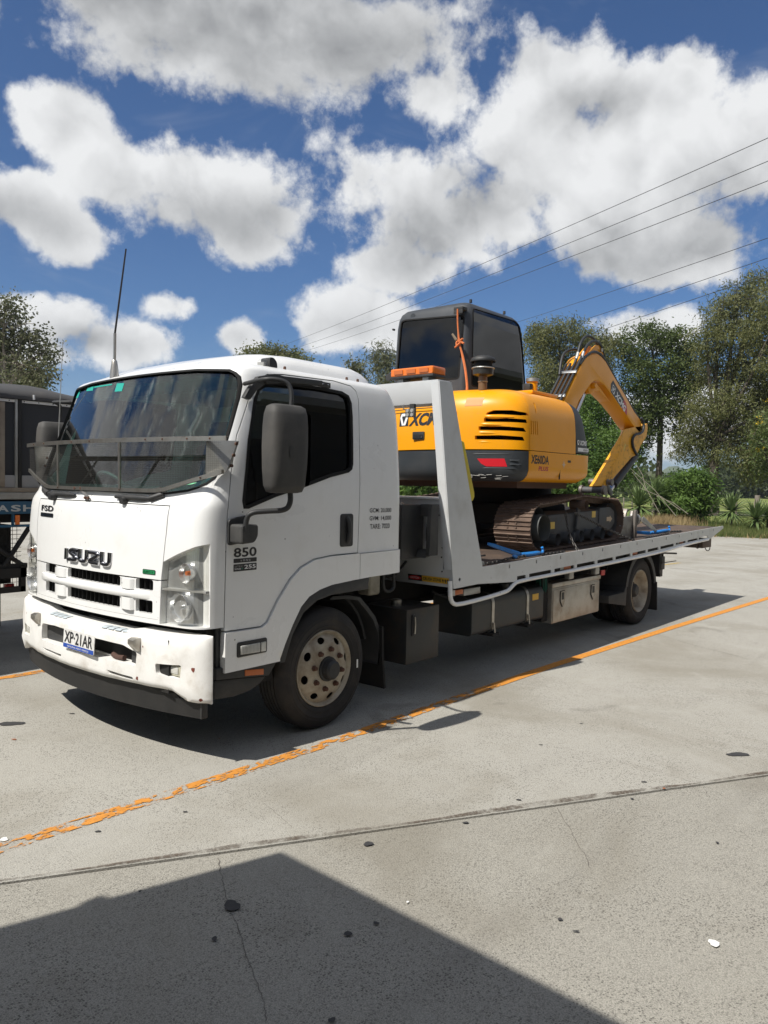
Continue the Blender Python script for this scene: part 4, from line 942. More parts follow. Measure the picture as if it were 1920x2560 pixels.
# wheels ------------------------------------------------------------
def wheel(nm, x, y, sg, front):
    """sg=+1: outer face looks to -y (near side)"""
    ro = .425; k = -sg
    prof = [(0.015, .262), (.0, .275), (-.010, .292), (-.013, .300), (-.010, .304), (-.015, .335), (-.018, .342), (-.014, .349), (-.015, .362), (-.012, .366), (-.010, .375), (.004, .402), (.018, .414), (.03, .4195)]
    tw = .245; gr = []
    for i in range(5):
        g0 = .055+i*.034; gr += [(g0, .4245), (g0+.001, .412), (g0+.007, .412), (g0+.008, .4245)]
    prof2 = prof+gr+[(tw-.03, .4195), (tw-.018, .414), (tw-.004, .402), (tw+.010, .375), (tw+.012, .30), (tw, .275), (tw-.015, .262)]
    rim = MB()
    if front:   # convex disc with eight hand holes
        rp = [(.02, .268), (-.002, .268), (-.006, .262), (.006, .250), (.018, .240), (.006, .226), (-.010, .205), (-.026, .165), (-.028, .10), (-.028, .0)]
    else:       # deep dish
        rp = [(.02, .268), (-.002, .268), (-.006, .262), (.008, .250), (.03, .235), (.075, .222), (.115, .205), (.145, .170), (.150, .115), (.150, .0)]
    c = (x, y, .425)
    rim.lathe([(a*-k if 0 else a*sg, r) for a, r in rp], c, 'y', 56)
    if front:
        rp2 = [(a+.006, r) for a, r in rp]; s0 = MB(); s0.lathe([(a*sg, max(r, 1e-4)) for a, r in rp]+[(a*sg, max(r-.002, 1e-4)) for a, r in rp2[::-1]], c, 'y', 56)
        me = to_solid(s0)
        for i in range(8):
            t = 2*pi*(i+.3)/8; cx_, cz_ = x+.205*cos(t), .425+.205*sin(t)
            cy = MB(); n = 14; rgs = []
            for yy in (y-.2, y+.2): rgs.append([(cx_+(.026*cos(u))*(-sin(t))*1.25+.022*sin(u)*cos(t), yy, cz_+(.026*cos(u))*cos(t)*1.25+.022*sin(u)*sin(t)) for u in [2*pi*j/n for j in range(n)]])
            cy.loft(rgs); me = diff(me, cy)
        ri = mobj(nm, setmat(me, RIM), truck, 40)
        MB().lathe([(sg*.08, .0), (sg*.08, .25)], c, 'y', 24).obj('brake_drum', VOID, ri)
    else: ri = rim.obj(nm, RIM, truck, smooth=40)
    t_ = MB(); t_.lathe([(a*sg, r) for a, r in prof2], c, 'y', 72); t_.obj('tyre', TYRE, ri, smooth=40)
    if not front:
        t_ = MB(); t_.lathe([((a+.285)*sg, r) for a, r in prof2], c, 'y', 48); t_.obj('tyre', TYRE, ri, smooth=40)
    off = -.028 if front else .150
    nb = MB(); nb.lathe([(0, .021), (-.006, .021), (-.007, .016), (-.026, .015), (-.030, .010), (-.030, .0)], (0, 0, 0), 'y', 6)
    nut0 = None
    for i in range(8):
        t = 2*pi*(i+.75)/8; P = Vector((x+.1375*cos(t), y+off*sg, .425+.1375*sin(t)))
        mw = Matrix.Translation(P) @ (Matrix.Identity(4) if sg > 0 else Matrix.Rotation(pi, 4, 'Z'))
        if nut0 is None: nut0 = nb.obj('wheel_nut', RUST, ri, mw=mw, smooth=30)
        else: copy_obj(nut0, ri, mw)
    h = MB()
    if front: h.lathe([(-.02*sg, .088), (-.040*sg, .086), (-.044*sg, .072), (-.085*sg, .066), (-.098*sg, .052), (-.102*sg, .0)], c, 'y', 28)
    else: h.lathe([(.15*sg, .10), (.10*sg, .095), (.05*sg, .080), (.03*sg, .06), (.025*sg, .0)], c, 'y', 28)
    h.obj('hub', BLK, ri, smooth=35)
    return ri
XF_, XR_ = 1.25, 1.25+5.672
fwn = wheel('front_wheel', XF_, .12, 1, True); wheel('front_wheel', XF_, 2.28, -1, True)
wheel('rear_wheel', XR_, .12, 1, False); wheel('rear_wheel', XR_, 2.28, -1, False)
poly_decal('tyre_label', rect(0, 0, .016, .062), WST, fwn, (XF_+.315, .1035, .375), (1, 0, 0), (0, 0, 1))

# chassis and running gear -----------------------------------------
for y0 in (.78, 1.54): MB().box(.6, 9.2, y0, y0+.08, .66, .90).obj('chassis_rail', VOID, truck)
for x in (XF_, XR_): MB().tube([(x, .25, .425), (x, 2.15, .425)], .07 if x < 3 else .12, 12).obj('axle', VOID, truck)
MB().lathe([(-.2, .12), (-.1, .22), (.1, .22), (.2, .12)], (XR_, 1.2, .43), 'x', 20, True).obj('differential', VOID, truck)
MB().box(.55, 2.1, .62, 1.8, .48, .99).obj('engine', VOID, truck, bevel=.05)
MB().tube([(2.2, 1.2, .60), (XR_, 1.2, .45)], .05, 10).obj('drive_shaft', VOID, truck)
def arc(cx, cz, r, a0, a1, n=14): return [(cx+r*cos(radians(a0+(a1-a0)*i/n)), cz+r*sin(radians(a0+(a1-a0)*i/n))) for i in range(n+1)]
# front guard behind the wheel, with flap
g_ = [(1.40, .905), (1.56, .895), (1.70, .87), (1.79, .79), (1.88, .70), (1.945, .58), (1.958, .36), (1.94, .345)]
gi_ = [(x-.025, z-.022) for x, z in g_]
b = MB(); b.prism(g_+gi_[::-1], 'xz', .20, .55); b.obj('mudguard', BLKG, truck, bevel=.008)
b = MB(); b.prism([(1.925, .62), (1.945, .62), (1.955, .37), (1.985, .135), (1.965, .13), (1.935, .36)], 'xz', .17, .58); b.obj('mud_flap', VOID, truck)
MB().prism(arc(XF_, .425, .56, 12, 175)+arc(XF_, .425, .54, 175, 12), 'xz', .22, .60).obj('wheel_arch_liner', VOID, truck)
# washer bottle and grab rail behind the cab
MILK = mat('milky_bottle', (.50, .47, .38), .5, dirt=.6, dscale=8)
MB().box(2.06, 2.20, .42, .56, .815, 1.00).obj('washer_bottle', MILK, truck, bevel=.03, seg=3)
MB().tube(smooth_path([(2.085, .30, 1.02), (2.082, .30, .89), (2.13, .30, .855), (2.20, .30, .862), (2.225, .30, .90), (2.205, .30, 1.02)], 2), .014, 8).obj('grab_rail', BLK, truck, smooth=60)
# hydraulic oil box
b = MB(); b.box(2.205, 2.645, .15, .62, .275, .718); ob = b.obj('oil_box', mat('dark_steel_box', (.034, .036, .037), .45, .3, dirt=.6, dirtcol=(.10, .07, .045), dscale=4), truck, bevel=.008)
b = MB(); b.box(2.268, 2.31, .138, .152, .50, .672); b.obj('box_latch', BLK, ob, bevel=.006); MB().tube([(2.289, .130, .52), (2.289, .126, .59), (2.289, .130, .655)], .008, 6).obj('box_latch', SS, ob)
MB().lathe([(0, .045), (.05, .045), (.055, .035), (.055, 0)], (2.33, .36, .716), 'z', 16).obj('filler_cap', SS, ob, smooth=40)
# fuel tank with straps
tp = round_poly([(.165, .362), (.60, .362), (.60, .72), (.21, .72), (.165, .66)], .05, 5)
b = MB(); b.loft([[(x, y, z) for y, z in tp] for x in (3.165, 3.175, 4.48, 4.49)]); tk = b.obj('fuel_tank', mat('grey_fuel_tank', (.040, .044, .046), .45, .35, dirt=.6, dirtcol=(.10, .08, .06), dscale=4), truck, bevel=.010, smooth=40, bang=50)
for x in (3.515, 4.16): b = MB(); tq = offset_poly(tp, .006); b.loft([[(xx, y, z) for y, z in tq] for xx in (x-.022, x+.022)]); b.obj('tank_strap', SS, tk); MB().box(x-.05, x+.07, .13, .34, .330, .356).obj('tank_bracket', VOID, tk); MB().tube([(x, .150, .45), (x+.01, .142, .34)], .010, 6).obj('tank_bolt', SS, tk)
MB().lathe([(0, .05), (.045, .05), (.05, .04), (.05, 0)], (3.92, .30, .72), 'z', 16).obj('fuel_cap', BLK, tk, smooth=40)
poly_decal('tank_label', rect(0, 0, .125, .062), STK, tk, (4.255, .1635, .578), (1, 0, 0), (0, 0, 1))
# aluminium locker
b = MB(); b.box(4.655, 5.80, .155, .70, .290, .665); lk = b.obj('tool_locker', ALU, truck, bevel=.010)
b = MB(); b.box(4.64, 5.815, .145, .70, .668, .715); b.obj('locker_lid', ALU, lk, bevel=.006)
b = MB(); b.box(4.67, 5.785, .148, .156, .305, .645); b.obj('locker_door', ALU, lk, bevel=.004)
for x in (4.865, 5.61):
    poly_decal('locker_latch', round_poly([(-.05, .13), (.05, .13), (.055, .02), (0, -.05), (-.055, .02)], .015), BLK, lk, (x, .1455, .492), (1, 0, 0), (0, 0, 1), th=.004)
    poly_decal('locker_latch', round_poly([(-.042, .122), (.042, .122), (.046, .024), (0, -.038), (-.046, .024)], .012), ALU, lk, (x, .1412, .492), (1, 0, 0), (0, 0, 1), th=.003)
    poly_decal('locker_latch', rrect(-.026, .035, .026, .112, .006), BLK, lk, (x, .138, .492), (1, 0, 0), (0, 0, 1), th=.002)
MB().box(4.72, 5.78, .30, .60, .715, .83).obj('locker_mount', VOID, truck)
MB().box(4.52, 4.64, .20, .55, .32, .80).obj('air_tank_mount', VOID, truck)
b = MB(); q = random.Random(3)
for i in range(90): x, y = 4.56+q.uniform(-.07, .07), .22+q.uniform(-.02, .05); b.tube([(x, y, .80), (x+q.uniform(-.02, .02), y-.01, .64+q.uniform(-.02, .02))], .0035, 3)
b.obj('broom_bristles', mat('green_bristle', (.01, .10, .07), .7), truck)
# rear guards
outr = arc(XR_, .425, .505, 8, 168, 16); inn_ = arc(XR_, .425, .485, 168, 8, 16)
b = MB(); b.prism(outr+inn_, 'xz', .10, .70); mg = b.obj('rear_mudguard', BLKG, truck, smooth=40)
b = MB(); b.prism(outr+arc(XR_, .425, .44, 168, 8, 16), 'xz', .096, .112); b.obj('guard_edge', BLKG, mg, smooth=40)
MB().prism([(6.40, .46), (6.445, .54), (6.47, .53), (6.46, .29), (5.95, .37), (5.95, .46)], 'xz', .10, .68).obj('mudguard', BLKG, truck, bevel=.006)
MB().prism([(7.395, .50), (7.42, .50), (7.45, .13), (7.42, .125)], 'xz', .08, .68).obj('mud_flap', VOID, truck, bevel=.004)
MB().box(5.9, 6.3, .35, .7, .45, .80).obj('air_tank', VOID, truck, bevel=.05)

# hoses, air lines and small brackets between cab, chassis and tray
q = random.Random(12)
for i in range(5):
    y = .45+i*.22; MB().tube(smooth_path([(2.06, y, 1.15-.05*i), (2.18, y-.04, .98), (2.30, y-.06+q.uniform(-.05, .05), .95), (2.48, y-.02, 1.02), (2.56, y, 1.06)], 2), .012, 6).obj('air_hose', BLK if i % 2 else VOID, truck, smooth=60)
for x, y, z, l_ in ((2.75, .30, .80, .5), (4.55, .32, .78, .2), (5.95, .28, .78, .35)): MB().tube(smooth_path([(x, y, z), (x+l_*.3, y-.03, z-.07), (x+l_*.7, y-.03, z-.06), (x+l_, y, z+.02)], 2), .010, 5).obj('cable', VOID, truck, smooth=60)
for x in (3.3, 4.0, 4.7, 5.3, 6.0, 7.6, 8.2): MB().box(x-.03, x+.03, .30, .34, .74, .90).obj('tray_bracket', VOID, truck, bevel=.005)
for i in range(12): x = 2.70+i*.06; MB().lathe([(-.003, 0), (-.003, .006), (0, .007)], (hbolt[0]+0*x, 0, 0) if False else (2.66+i*.55, -.0002, .885+.0117*i+.012), 'y', 8).obj('rail_bolt', SILV, truck)

# ------------------------------------------------------------------ tray
def zt(x): return 1.015+.0215*(x-3.065)
def dslot(x): return .143 if x < 6 else .143-.037*(x-6)/3.2
prof = [(2.634, .864), (2.373, 2.545), (2.540, 2.549), (3.066, zt(3.066)), (6.0, zt(6.0)), (9.905, zt(9.905)), (9.91, 1.125), (9.28, .985), (8.30, .963), (7.33, .905), (6.4, .882), (4.9, .853), (3.6, .838), (3.0, .872)]
rail = to_solid(MB().prism(prof, 'xz', .0, .012))
ct = MB(); SX = [(3.66, 3.82), (3.885, 4.32), (4.392, 4.825), (4.889, 5.32), (5.391, 5.806), (5.876, 6.30), (6.363, 6.778), (6.846, 7.20), (7.273, 7.754), (7.832, 8.216), (8.301, 8.712), (8.771, 9.18)]
for a, b_ in SX:
    ct.prism([(a, zt(a)-dslot(a)), (b_, zt(b_)-dslot(b_)), (b_+.008, zt(b_)-dslot(b_)-.036*(1 if b_ < 8 else .75)), (a, zt(a)-dslot(a)-.036*(1 if b_ < 8 else .75))], 'xz', -.1, .1)
for i in range(13):
    x = 3.518+.5*i if i < 5 else 3.518+.5*4+(i-4)*.488
    ct.prism(rrect(x-.013, zt(x)-.055, x+.013, zt(x)-.020, .006, 2), 'xz', -.1, .1)
ct.prism(arc(2.72, .935, .016, 0, 330, 11), 'xz', -.1, .1)
rl = mobj('side_rail', setmat(diff(rail, ct), SILV), truck)
HOLE = mat('bare_hole_edge', (.45, .40, .34), .5, .4)
for i in range(13):
    x = 3.518+.5*i if i < 5 else 3.518+.5*4+(i-4)*.488
    b = MB(); P = rrect(x-.013, zt(x)-.055, x+.013, zt(x)-.020, .006, 2); Q = [(u, v) for u, v in offset_poly(P, -.002)]
    b.prism([(x+.004, zt(x)-.053), (x+.013, zt(x)-.053), (x+.013, zt(x)-.022), (x+.004, zt(x)-.022)], 'xz', .010, .03); b.obj('tie_hole', HOLE, rl)
MB().prism([(2.66, .93), (3.066, zt(3.066)), (9.905, zt(9.905)), (9.91, 1.125), (9.28, .985), (8.3, .95), (3.0, .87)], 'xz', 2.388, 2.40).obj('side_rail', SILV, truck)
dk = MB(); N = 26
for i in range(N):                               # deck sheets
    pass
XS = [2.66, 4.1, 5.6, 7.1, 8.6, 9.86]
for a, b_ in zip(XS[:-1], XS[1:]):
    d = MB(); d.add([(a+.002, .012, zt(a)-.014), (b_-.002, .012, zt(b_)-.014), (b_-.002, 2.388, zt(b_)-.014), (a+.002, 2.388, zt(a)-.014), (a+.002, .012, zt(a)-.034), (b_-.002, .012, zt(b_)-.034), (b_-.002, 2.388, zt(b_)-.034), (a+.002, 2.388, zt(a)-.034)], [(0, 1, 2, 3), (7, 6, 5, 4), (0, 4, 5, 1), (1, 5, 6, 2), (2, 6, 7, 3), (3, 7, 4, 0)]); d.obj('deck_sheet', DECK, truck)
for x in [2.9+i*.5 for i in range(14)]: MB().box(x-.03, x+.03, .06, 2.34, zt(x)-.115, zt(x)-.034).obj('cross_member', VOID, truck)
for y0 in (.62, 1.68): MB().prism([(2.7, .86), (2.7, zt(2.7)-.116), (9.4, zt(9.4)-.116), (9.4, .95)], 'xz', y0, y0+.10).obj('tray_beam', VOID, truck)
MB().prism([(3.5, .80), (3.5, .89), (9.2, .99), (9.2, .93)], 'xz', .20, .22).obj('slot_backing', VOID, truck)
pp = [(2.605, .02, .93), (2.600, .012, .86), (2.604, .010, .79), (2.63, .008, .745), (2.696, .006, .724), (3.044, .004, .733), (3.443, .004, .757), (3.52, .004, .770), (3.60, .004, .812), (3.66, .004, .832), (3.83, .004, .838), (4.02, .004, .842), (4.9, .004, .852), (6.4, .004, .880), (7.33, .004, .905), (8.3, .004, .958), (9.2, .004, .983)]
MB().tube(smooth_path(pp, 1), .019, 10).obj('hand_rail', WHITE, truck, smooth=60)
for x in (4.72, 6.50, 8.12): b = MB(); z = zt(x)-dslot(x)-.018; b.box(x-.075, x+.075, .022, .07, z-.02, z+.02); b.obj('side_marker', AMBD, truck, bevel=.005); MB().box(x-.16, x-.08, .024, .06, z-.018, z+.018).obj('side_marker', GAL, truck)
# headboard
hbx0 = lambda z: 2.634+(2.373-2.634)*(z-.864)/(2.545-.864)          # leading edge
hbx1 = lambda z: 3.066+(2.540-3.066)*(z-1.014)/(2.549-1.014)
hb = MB(); 
def hpost(y0, y1):
    b = MB(); b.prism([(2.60, 1.02), (hbx0(1.02), 1.02), (hbx0(2.54), 2.54), (2.537, 2.54), (3.05, 1.03), (2.9, 1.02)], 'xz', y0, y1); return b.obj('headboard_post', SILV, truck, bevel=.004)
hpost(.013, .088); hpost(2.312, 2.388)
b = MB(); b.prism([(hbx0(2.372)+.003, 2.372), (hbx0(2.545)+.0, 2.556), (2.54, 2.556), (2.60, 2.372)], 'xz', .014, 2.386); beam = b.obj('headboard_beam', SILV, truck, bevel=.005)
b = MB(); b.prism([(hbx0(.87)+.006, .87), (hbx0(1.60)+.006, 1.60), (hbx0(1.60)+.02, 1.60), (hbx0(.87)+.02, .87)], 'xz', .013, 2.387); pn = b.obj('headboard_panel', SILV, truck)
b = MB(); b.box(hbx0(1.6)-.012, 2.70, .088, 2.312, 1.600, 1.618); b.obj('headboard_ledge', SILV, truck, bevel=.004)
for z, y in ((1.47, .10), (1.20, .09), (1.12, .105), (1.00, .11)): MB().lathe([(-.004, 0), (-.004, .006), (0, .007)], (hbx0(z)+.005, y, z), 'x', 8).obj('rivet', VOID, pn)
# caution strip on the lower edge of the panel
ux = (0, -1, 0); uz = (hbx0(1.5)-hbx0(.9), 0, .6)
o0 = (hbx0(.895)+.0025, .475, .897)
poly_decal('caution_sticker', rect(0, 0, .150, .052), INK, pn, o0, ux, uz)
poly_decal('caution_sticker', [(.075+.068*cos(t), .026+.019*sin(t)) for t in [2*pi*i/24 for i in range(24)]], REDS, pn, (o0[0]-.003, o0[1], o0[2]), ux, uz)
letters('caution_sticker', 'CAUTION', WST, pn, (o0[0]-.007, o0[1]-.030, o0[2]+.018), ux, uz, .016, .088)
poly_decal('crush_zone_sticker', rect(.150, 0, .432, .052), STK, pn, o0, ux, uz)
letters('crush_zone_sticker', 'CRUSH ZONE', INK, pn, (o0[0]-.006, o0[1]-.163, o0[2]+.013), ux, uz, .027, .190, off=.015)
for i, t in enumerate((.368, .392, .414)):
    poly_decal('crush_zone_sticker', [(0, 0), (.008, 0), (.008, .014), (.014, .014), (.004, .032), (-.006, .014), (0, .014)], INK, pn, (o0[0]-.006, o0[1]-t, o0[2]+.010), ux, uz)
# black locker and hose box on the front of the headboard
b = MB(); b.box(2.20, 2.49, .215, 1.15, 1.115, 1.556); lb = b.obj('front_locker', BLK, truck, bevel=.008)
b = MB(); b.prism([(2.38, 1.145), (2.50, 1.145), (2.50, 1.562), (2.40, 1.562)], 'xz', .07, .11); b.box(2.44, 2.51, .075, .213, 1.46, 1.56); b.prism([(2.38, 1.125), (2.42, 1.19), (2.50, 1.19), (2.50, 1.145)], 'xz', .11, .213); b.obj('locker_bracket', BLKG, lb, bevel=.005)
MB().tube([(2.46, .15, 1.26), (2.46, .15, 1.40)], .014, 8).obj('latch_rod', CHROME, lb)
MB().tube([(2.20, .30, 1.44), (2.24, .24, 1.57)], .016, 10).obj('exhaust_tip', GAL, truck, smooth=40)
# beacon bar
b = MB(); b.box(2.365, 2.545, .062, .50, 2.603, 2.670); lbar = b.obj('beacon_bar', AMBER, truck, bevel=.016, seg=3)
b = MB(); b.box(2.36, 2.55, .056, .505, 2.586, 2.605); b.obj('beacon_base', BLK, lbar, bevel=.005)
for y in (.16, .42): b = MB(); b.box(2.40, 2.50, y-.03, y+.03, 2.557, 2.587); b.obj('beacon_foot', GAL, lbar)
for y in (.15, .28, .41): MB().box(2.358, 2.363, y-.045, y+.045, 2.622, 2.655).obj('beacon_reflector', AMBD, lbar)
b = MB(); b.tube([(2.38, .53, 2.61), (2.45, .535, 2.61)], [.032, .014], 14); b.obj('horn', BLK, truck)
# work lamp
b = MB(); b.box(2.345, 2.375, .225, .320, 2.265, 2.335); wl = b.obj('work_lamp', mat('worklamp', (.10, .10, .095), .5, .4), truck, bevel=.008)
for yy in (.25, .295):
    for zz in (2.283, 2.317): MB().lathe([(-.003, 0), (-.003, .014), (.0, .016)], (2.344, yy, zz), 'x', 12).obj('lamp_lens', GREYP, wl)
MB().box(2.37, 2.40, .25, .295, 2.33, 2.375).obj('lamp_bracket', BLK, wl)
MB().tube(smooth_path([(2.38, .32, 2.32), (2.38, .37, 2.34), (2.40, .38, 2.375)], 2), .005, 5).obj('lamp_cable', BLK, wl)
b = MB(); b.prism([(2.775, 2.085), (2.715, 2.095), (2.885, 1.60), (2.925, 1.582), (2.952, 1.62), (2.948, 1.66)], 'xz', .02, .075); b.obj('guard_pad', YEL, truck, bevel=.018, seg=3)
# under the tray nose
b = MB(); b.box(2.86, 3.12, .05, .20, .775, .835); b.obj('work_lamp', GAL, truck, bevel=.01); b = MB(); b.box(2.70, 2.82, .03, .08, .800, .842); b.obj('side_marker', AMBD, truck, bevel=.005)
MB().box(2.66, 2.70, .03, .08, .798, .845).obj('marker_bracket', GAL, truck)
for x in (4.98, 5.62): MB().box(x-.05, x+.05, .10, .16, .74, .83).obj('rail_hook', GAL, truck, bevel=.006)
# rear end
TAILM = mat('tail_board_brown', (.10, .07, .05), .7, dirt=.5)
MB().box(9.15, 9.55, .06, 2.34, .850, .985).obj('tail_beam', TAILM, truck, bevel=.01)
REDL = mat('red_tail_lens', (.35, .03, .015), .3, coat=.5)
for z in (.97, .925): MB().box(9.551, 9.575, .07, .13, z-.02, z+.018).obj('tail_lamp', REDL if z > .95 else AMBD, truck, bevel=.004)
MB().tube(smooth_path([(8.85, .08, .95), (8.9, .07, .86), (9.0, .07, .86), (9.05, .08, .93)], 3), .007, 5).obj('cable', BLK, truck)
MB().tube(smooth_path([(9.3, .08, .86), (9.36, .07, .80), (9.5, .07, .80), (9.56, .08, .86)], 3), .007, 5).obj('cable', BLK, truck)
b = MB(); b.box(7.95, 8.02, .25, .60, .55, .86); b.box(7.98, 8.12, .24, .50, .60, .78); b.box(8.00, 8.10, .26, .48, .50, .60); b.obj('rear_lamp_bracket', BLK, truck, bevel=.008)
MB().tube([(7.85, .22, .845), (8.44, .20, .805)], .014, 6).obj('release_rod', BLK, truck); MB().tube([(7.95, .22, .70), (8.44, .20, .70)], .006, 6).obj('release_rod', BLK, truck)
MB().prism([(5.86, .70), (5.96, .70), (5.96, .76), (5.86, .76)], 'xz', .16, .17).obj('small_plate', REDS, truck)
# ------------------------------------------------------------------ chains and binders on the tray
CHN = mat('chain_steel', (.10, .095, .09), .4, .8, dirt=.5, dirtcol=(.06, .05, .04), dscale=60)
BLUE = mat('blue_binder_paint', (.015, .19, .55), .4, dirt=.35, dirtcol=(.02, .05, .12), dscale=25)
lb_ = MB(); lb_.tube([(.0145*(cos(t) if abs(cos(t)) > 0 else 0)*1.0+(.012 if cos(t) > 0 else -.012), .011*sin(t), 0) for t in [2*pi*i/14 for i in range(14)]], .0052, 6, True)
LINK = lb_.mesh('chain_link', CHN); LINK.polygons.foreach_set('use_smooth', [True]*len(LINK.polygons))
def chain(label, pts, group='load chains'):
    pts = smooth_path(pts, 2); root = mk_empty('chain', pts[-1], label, 'chain', group)
    pitch = .037; acc = 0; k = 0; prev = pts[0]
    seg = []; tot = 0
    for a, b_ in zip(pts[:-1], pts[1:]): seg.append((tot, a, b_)); tot += (b_-a).length
    d = 0
    while d < tot:
        for t0, a, b_ in reversed(seg):
            if d >= t0: break
        u = (b_-a).normalized(); p = a+u*(d-t0)
        m = u.to_track_quat('X', 'Z').to_matrix().to_4x4() @ Matrix.Rotation(pi/2*(k % 2)+.3, 4, 'X'); m.translation = p
        o = bpy.data.objects.new('link', LINK); COL.objects.link(o); place(o, root, m); d += pitch; k += 1
    return root
chain('dark chain hanging straight down beside the near track', [(5.02, .21, 1.45), (5.03, .20, 1.34), (5.0, .14, 1.18), (4.965, .03, 1.05)])
chain('dark chain slanting from the track frame back to the rail', [(5.21, .20, 1.44), (5.55, .17, 1.35), (6.15, .12, 1.18), (6.58, .05, 1.075)])
q = random.Random(5)
chain('heap of loose chain on the deck beside the front blue binder', [(3.10, .10, zt(3.1)+.005), (3.35, .06, 1.03), (3.55, .09, 1.035), (3.62, .05, 1.055), (3.75, .08, 1.04), (3.86, .05, 1.06), (3.95, .08, 1.05), (3.92, .11, 1.075), (4.02, .07, 1.06), (4.12, .09, 1.075), (4.2, .06, 1.05), (4.4, .05, 1.05), (4.7, .045, 1.055)])
chain('loose chain lying along the rail behind the dozer blade', [(6.9, .06, 1.105), (7.2, .05, 1.108), (7.5, .07, 1.118), (7.7, .06, 1.13), (7.85, .10, 1.135), (7.75, .14, 1.13), (7.95, .10, 1.14), (8.2, .06, 1.138)])
def binder(label, a, b_, c_, d):
    root = mk_empty('load_binder', (c_[0], c_[1], c_[2]), label, 'load binder', 'blue load binders')
    A_, B_ = Vector(a), Vector(b_); u = (B_-A_).normalized(); n = u.cross(Vector((0, 0, 1))).normalized(); up_ = n.cross(u)
    bb = MB(); rg = []
    for t, h, wd in ((0, .012, .010), (.1, .016, .014), (.6, .020, .016), (.9, .024, .02), (1, .02, .016)):
        p = A_+(B_-A_)*t; rg.append([p+n*wd+up_*h*.3, p+n*wd+up_*h, p+n*wd*.4+up_*h, p+n*wd*.4-up_*h*.2, p-n*wd*.4-up_*h*.2, p-n*wd*.4+up_*h, p-n*wd+up_*h, p-n*wd-up_*h, p+n*wd-up_*h])
    bb.loft(rg); bb.obj('lever', BLUE, root, bevel=.002)
    MB().tube(smooth_path([b_, c_, d], 2), [.020, .022, .024, .024, .026, .024, .024, .020, .016], 8).obj('screw_body', BLUE, root, smooth=50)
    dv = Vector(d); MB().tube(smooth_path([dv, dv+Vector((.06, .0, -.01)), dv+Vector((.09, .01, .02)), dv+Vector((.07, .01, .05))], 2), .014, 8).obj('hook', BLUE, root, smooth=50)
    MB().tube([(c_[0]-.3, c_[1]-.03, c_[2]+.0), (c_[0]-.36, c_[1]-.035, c_[2]+.012)], [.02, .008], 8).obj('hook', BLUE, root, smooth=50)
    return root
binder('blue lever load binder lying in front of the near track', (3.40, .16, 1.19), (3.86, .09, 1.065), (4.0, .075, 1.062), (4.20, .07, 1.068))
binder('blue lever load binder on the deck behind the dozer blade', (7.1, .34, 1.155), (7.45, .22, 1.13), (7.6, .15, 1.145), (7.85, .12, 1.16))
b = MB(); b.tube(smooth_path([(3.18, .12, 1.02), (3.18, .12, 1.085), (3.185, .115, 1.095), (3.26, .10, 1.097)], 1), .008, 6); b.obj('crank_rod', BLK, truck)
b = MB(); b.prism([(3.05, 1.02), (3.09, 1.06), (3.16, 1.055), (3.19, 1.02)], 'xz', .05, .09); b.obj('winch_block', GAL, truck, bevel=.004)

# ================================================================== EXCAVATOR
def yellow():
    m, k = newmat('excavator_yellow')
    n1 = k.noise(k.pos, 2.5, 5, 0.6, 0.3); n2 = k.noise(k.pos, 30.0, 4, 0.6)
    c = k.mix(k.ss(n1, 0.5, 0.85, 0.0, 0.35), (0.80, 0.325, 0.003), (0.68, 0.255, 0.008))
    c = k.mix(k.ss(n2, 0.55, 0.85, 0.0, 0.30), c, (0.36, 0.24, 0.12))
    setp(k, Base_Color=c, Roughness=k.ss(n1, 0.3, 0.8, 0.28, 0.45), Coat_Weight=0.12, Coat_Roughness=0.15, Specular_IOR_Level=0.35); return m
EY = yellow()
EYW = mat('worn_arm_yellow', (.78, .37, .02), .45, dirt=.9, dirtcol=(.12, .06, .02), dscale=14, thr=.56)
ED = mat('excavator_charcoal', (.028, .033, .038), .45, dirt=.5, dirtcol=(.06, .06, .06), dscale=3); ECAB = mat('excavator_cab_grey', (.036, .041, .048), .5, dirt=.4, dirtcol=(.09, .09, .09), dscale=3)
TRK = mat('rusty_track_steel', (.155, .105, .078), .75, .2, dirt=.7, dirtcol=(.05, .035, .028), dscale=9, grain=.4, gscale=40)
FRM = mat('track_frame_grey', (.080, .086, .092), .6, .1, dirt=.7, dirtcol=(.085, .06, .042), dscale=5)
HOSE = mat('hydraulic_hose', (.022, .025, .028), .5); FIT = mat('hose_fitting', (.55, .55, .53), .3, .9); DEC = mat('decal_charcoal', (.022, .024, .028), .4); DRED = mat('decal_red', (.45, .03, .05), .4)
LBL = mat('caution_label', (.70, .48, .10), .55)
ex = mk_empty('excavator', (5.5, 1.2, zt(5.5)-.014), 'yellow tracked excavator with charcoal cab chained on the truck tray', 'excavator')
TB = Matrix.Translation((5.5, 1.2, zt(5.5)-.014)) @ Matrix.Rotation(-.0215, 4, 'Y')      # tray-aligned frame
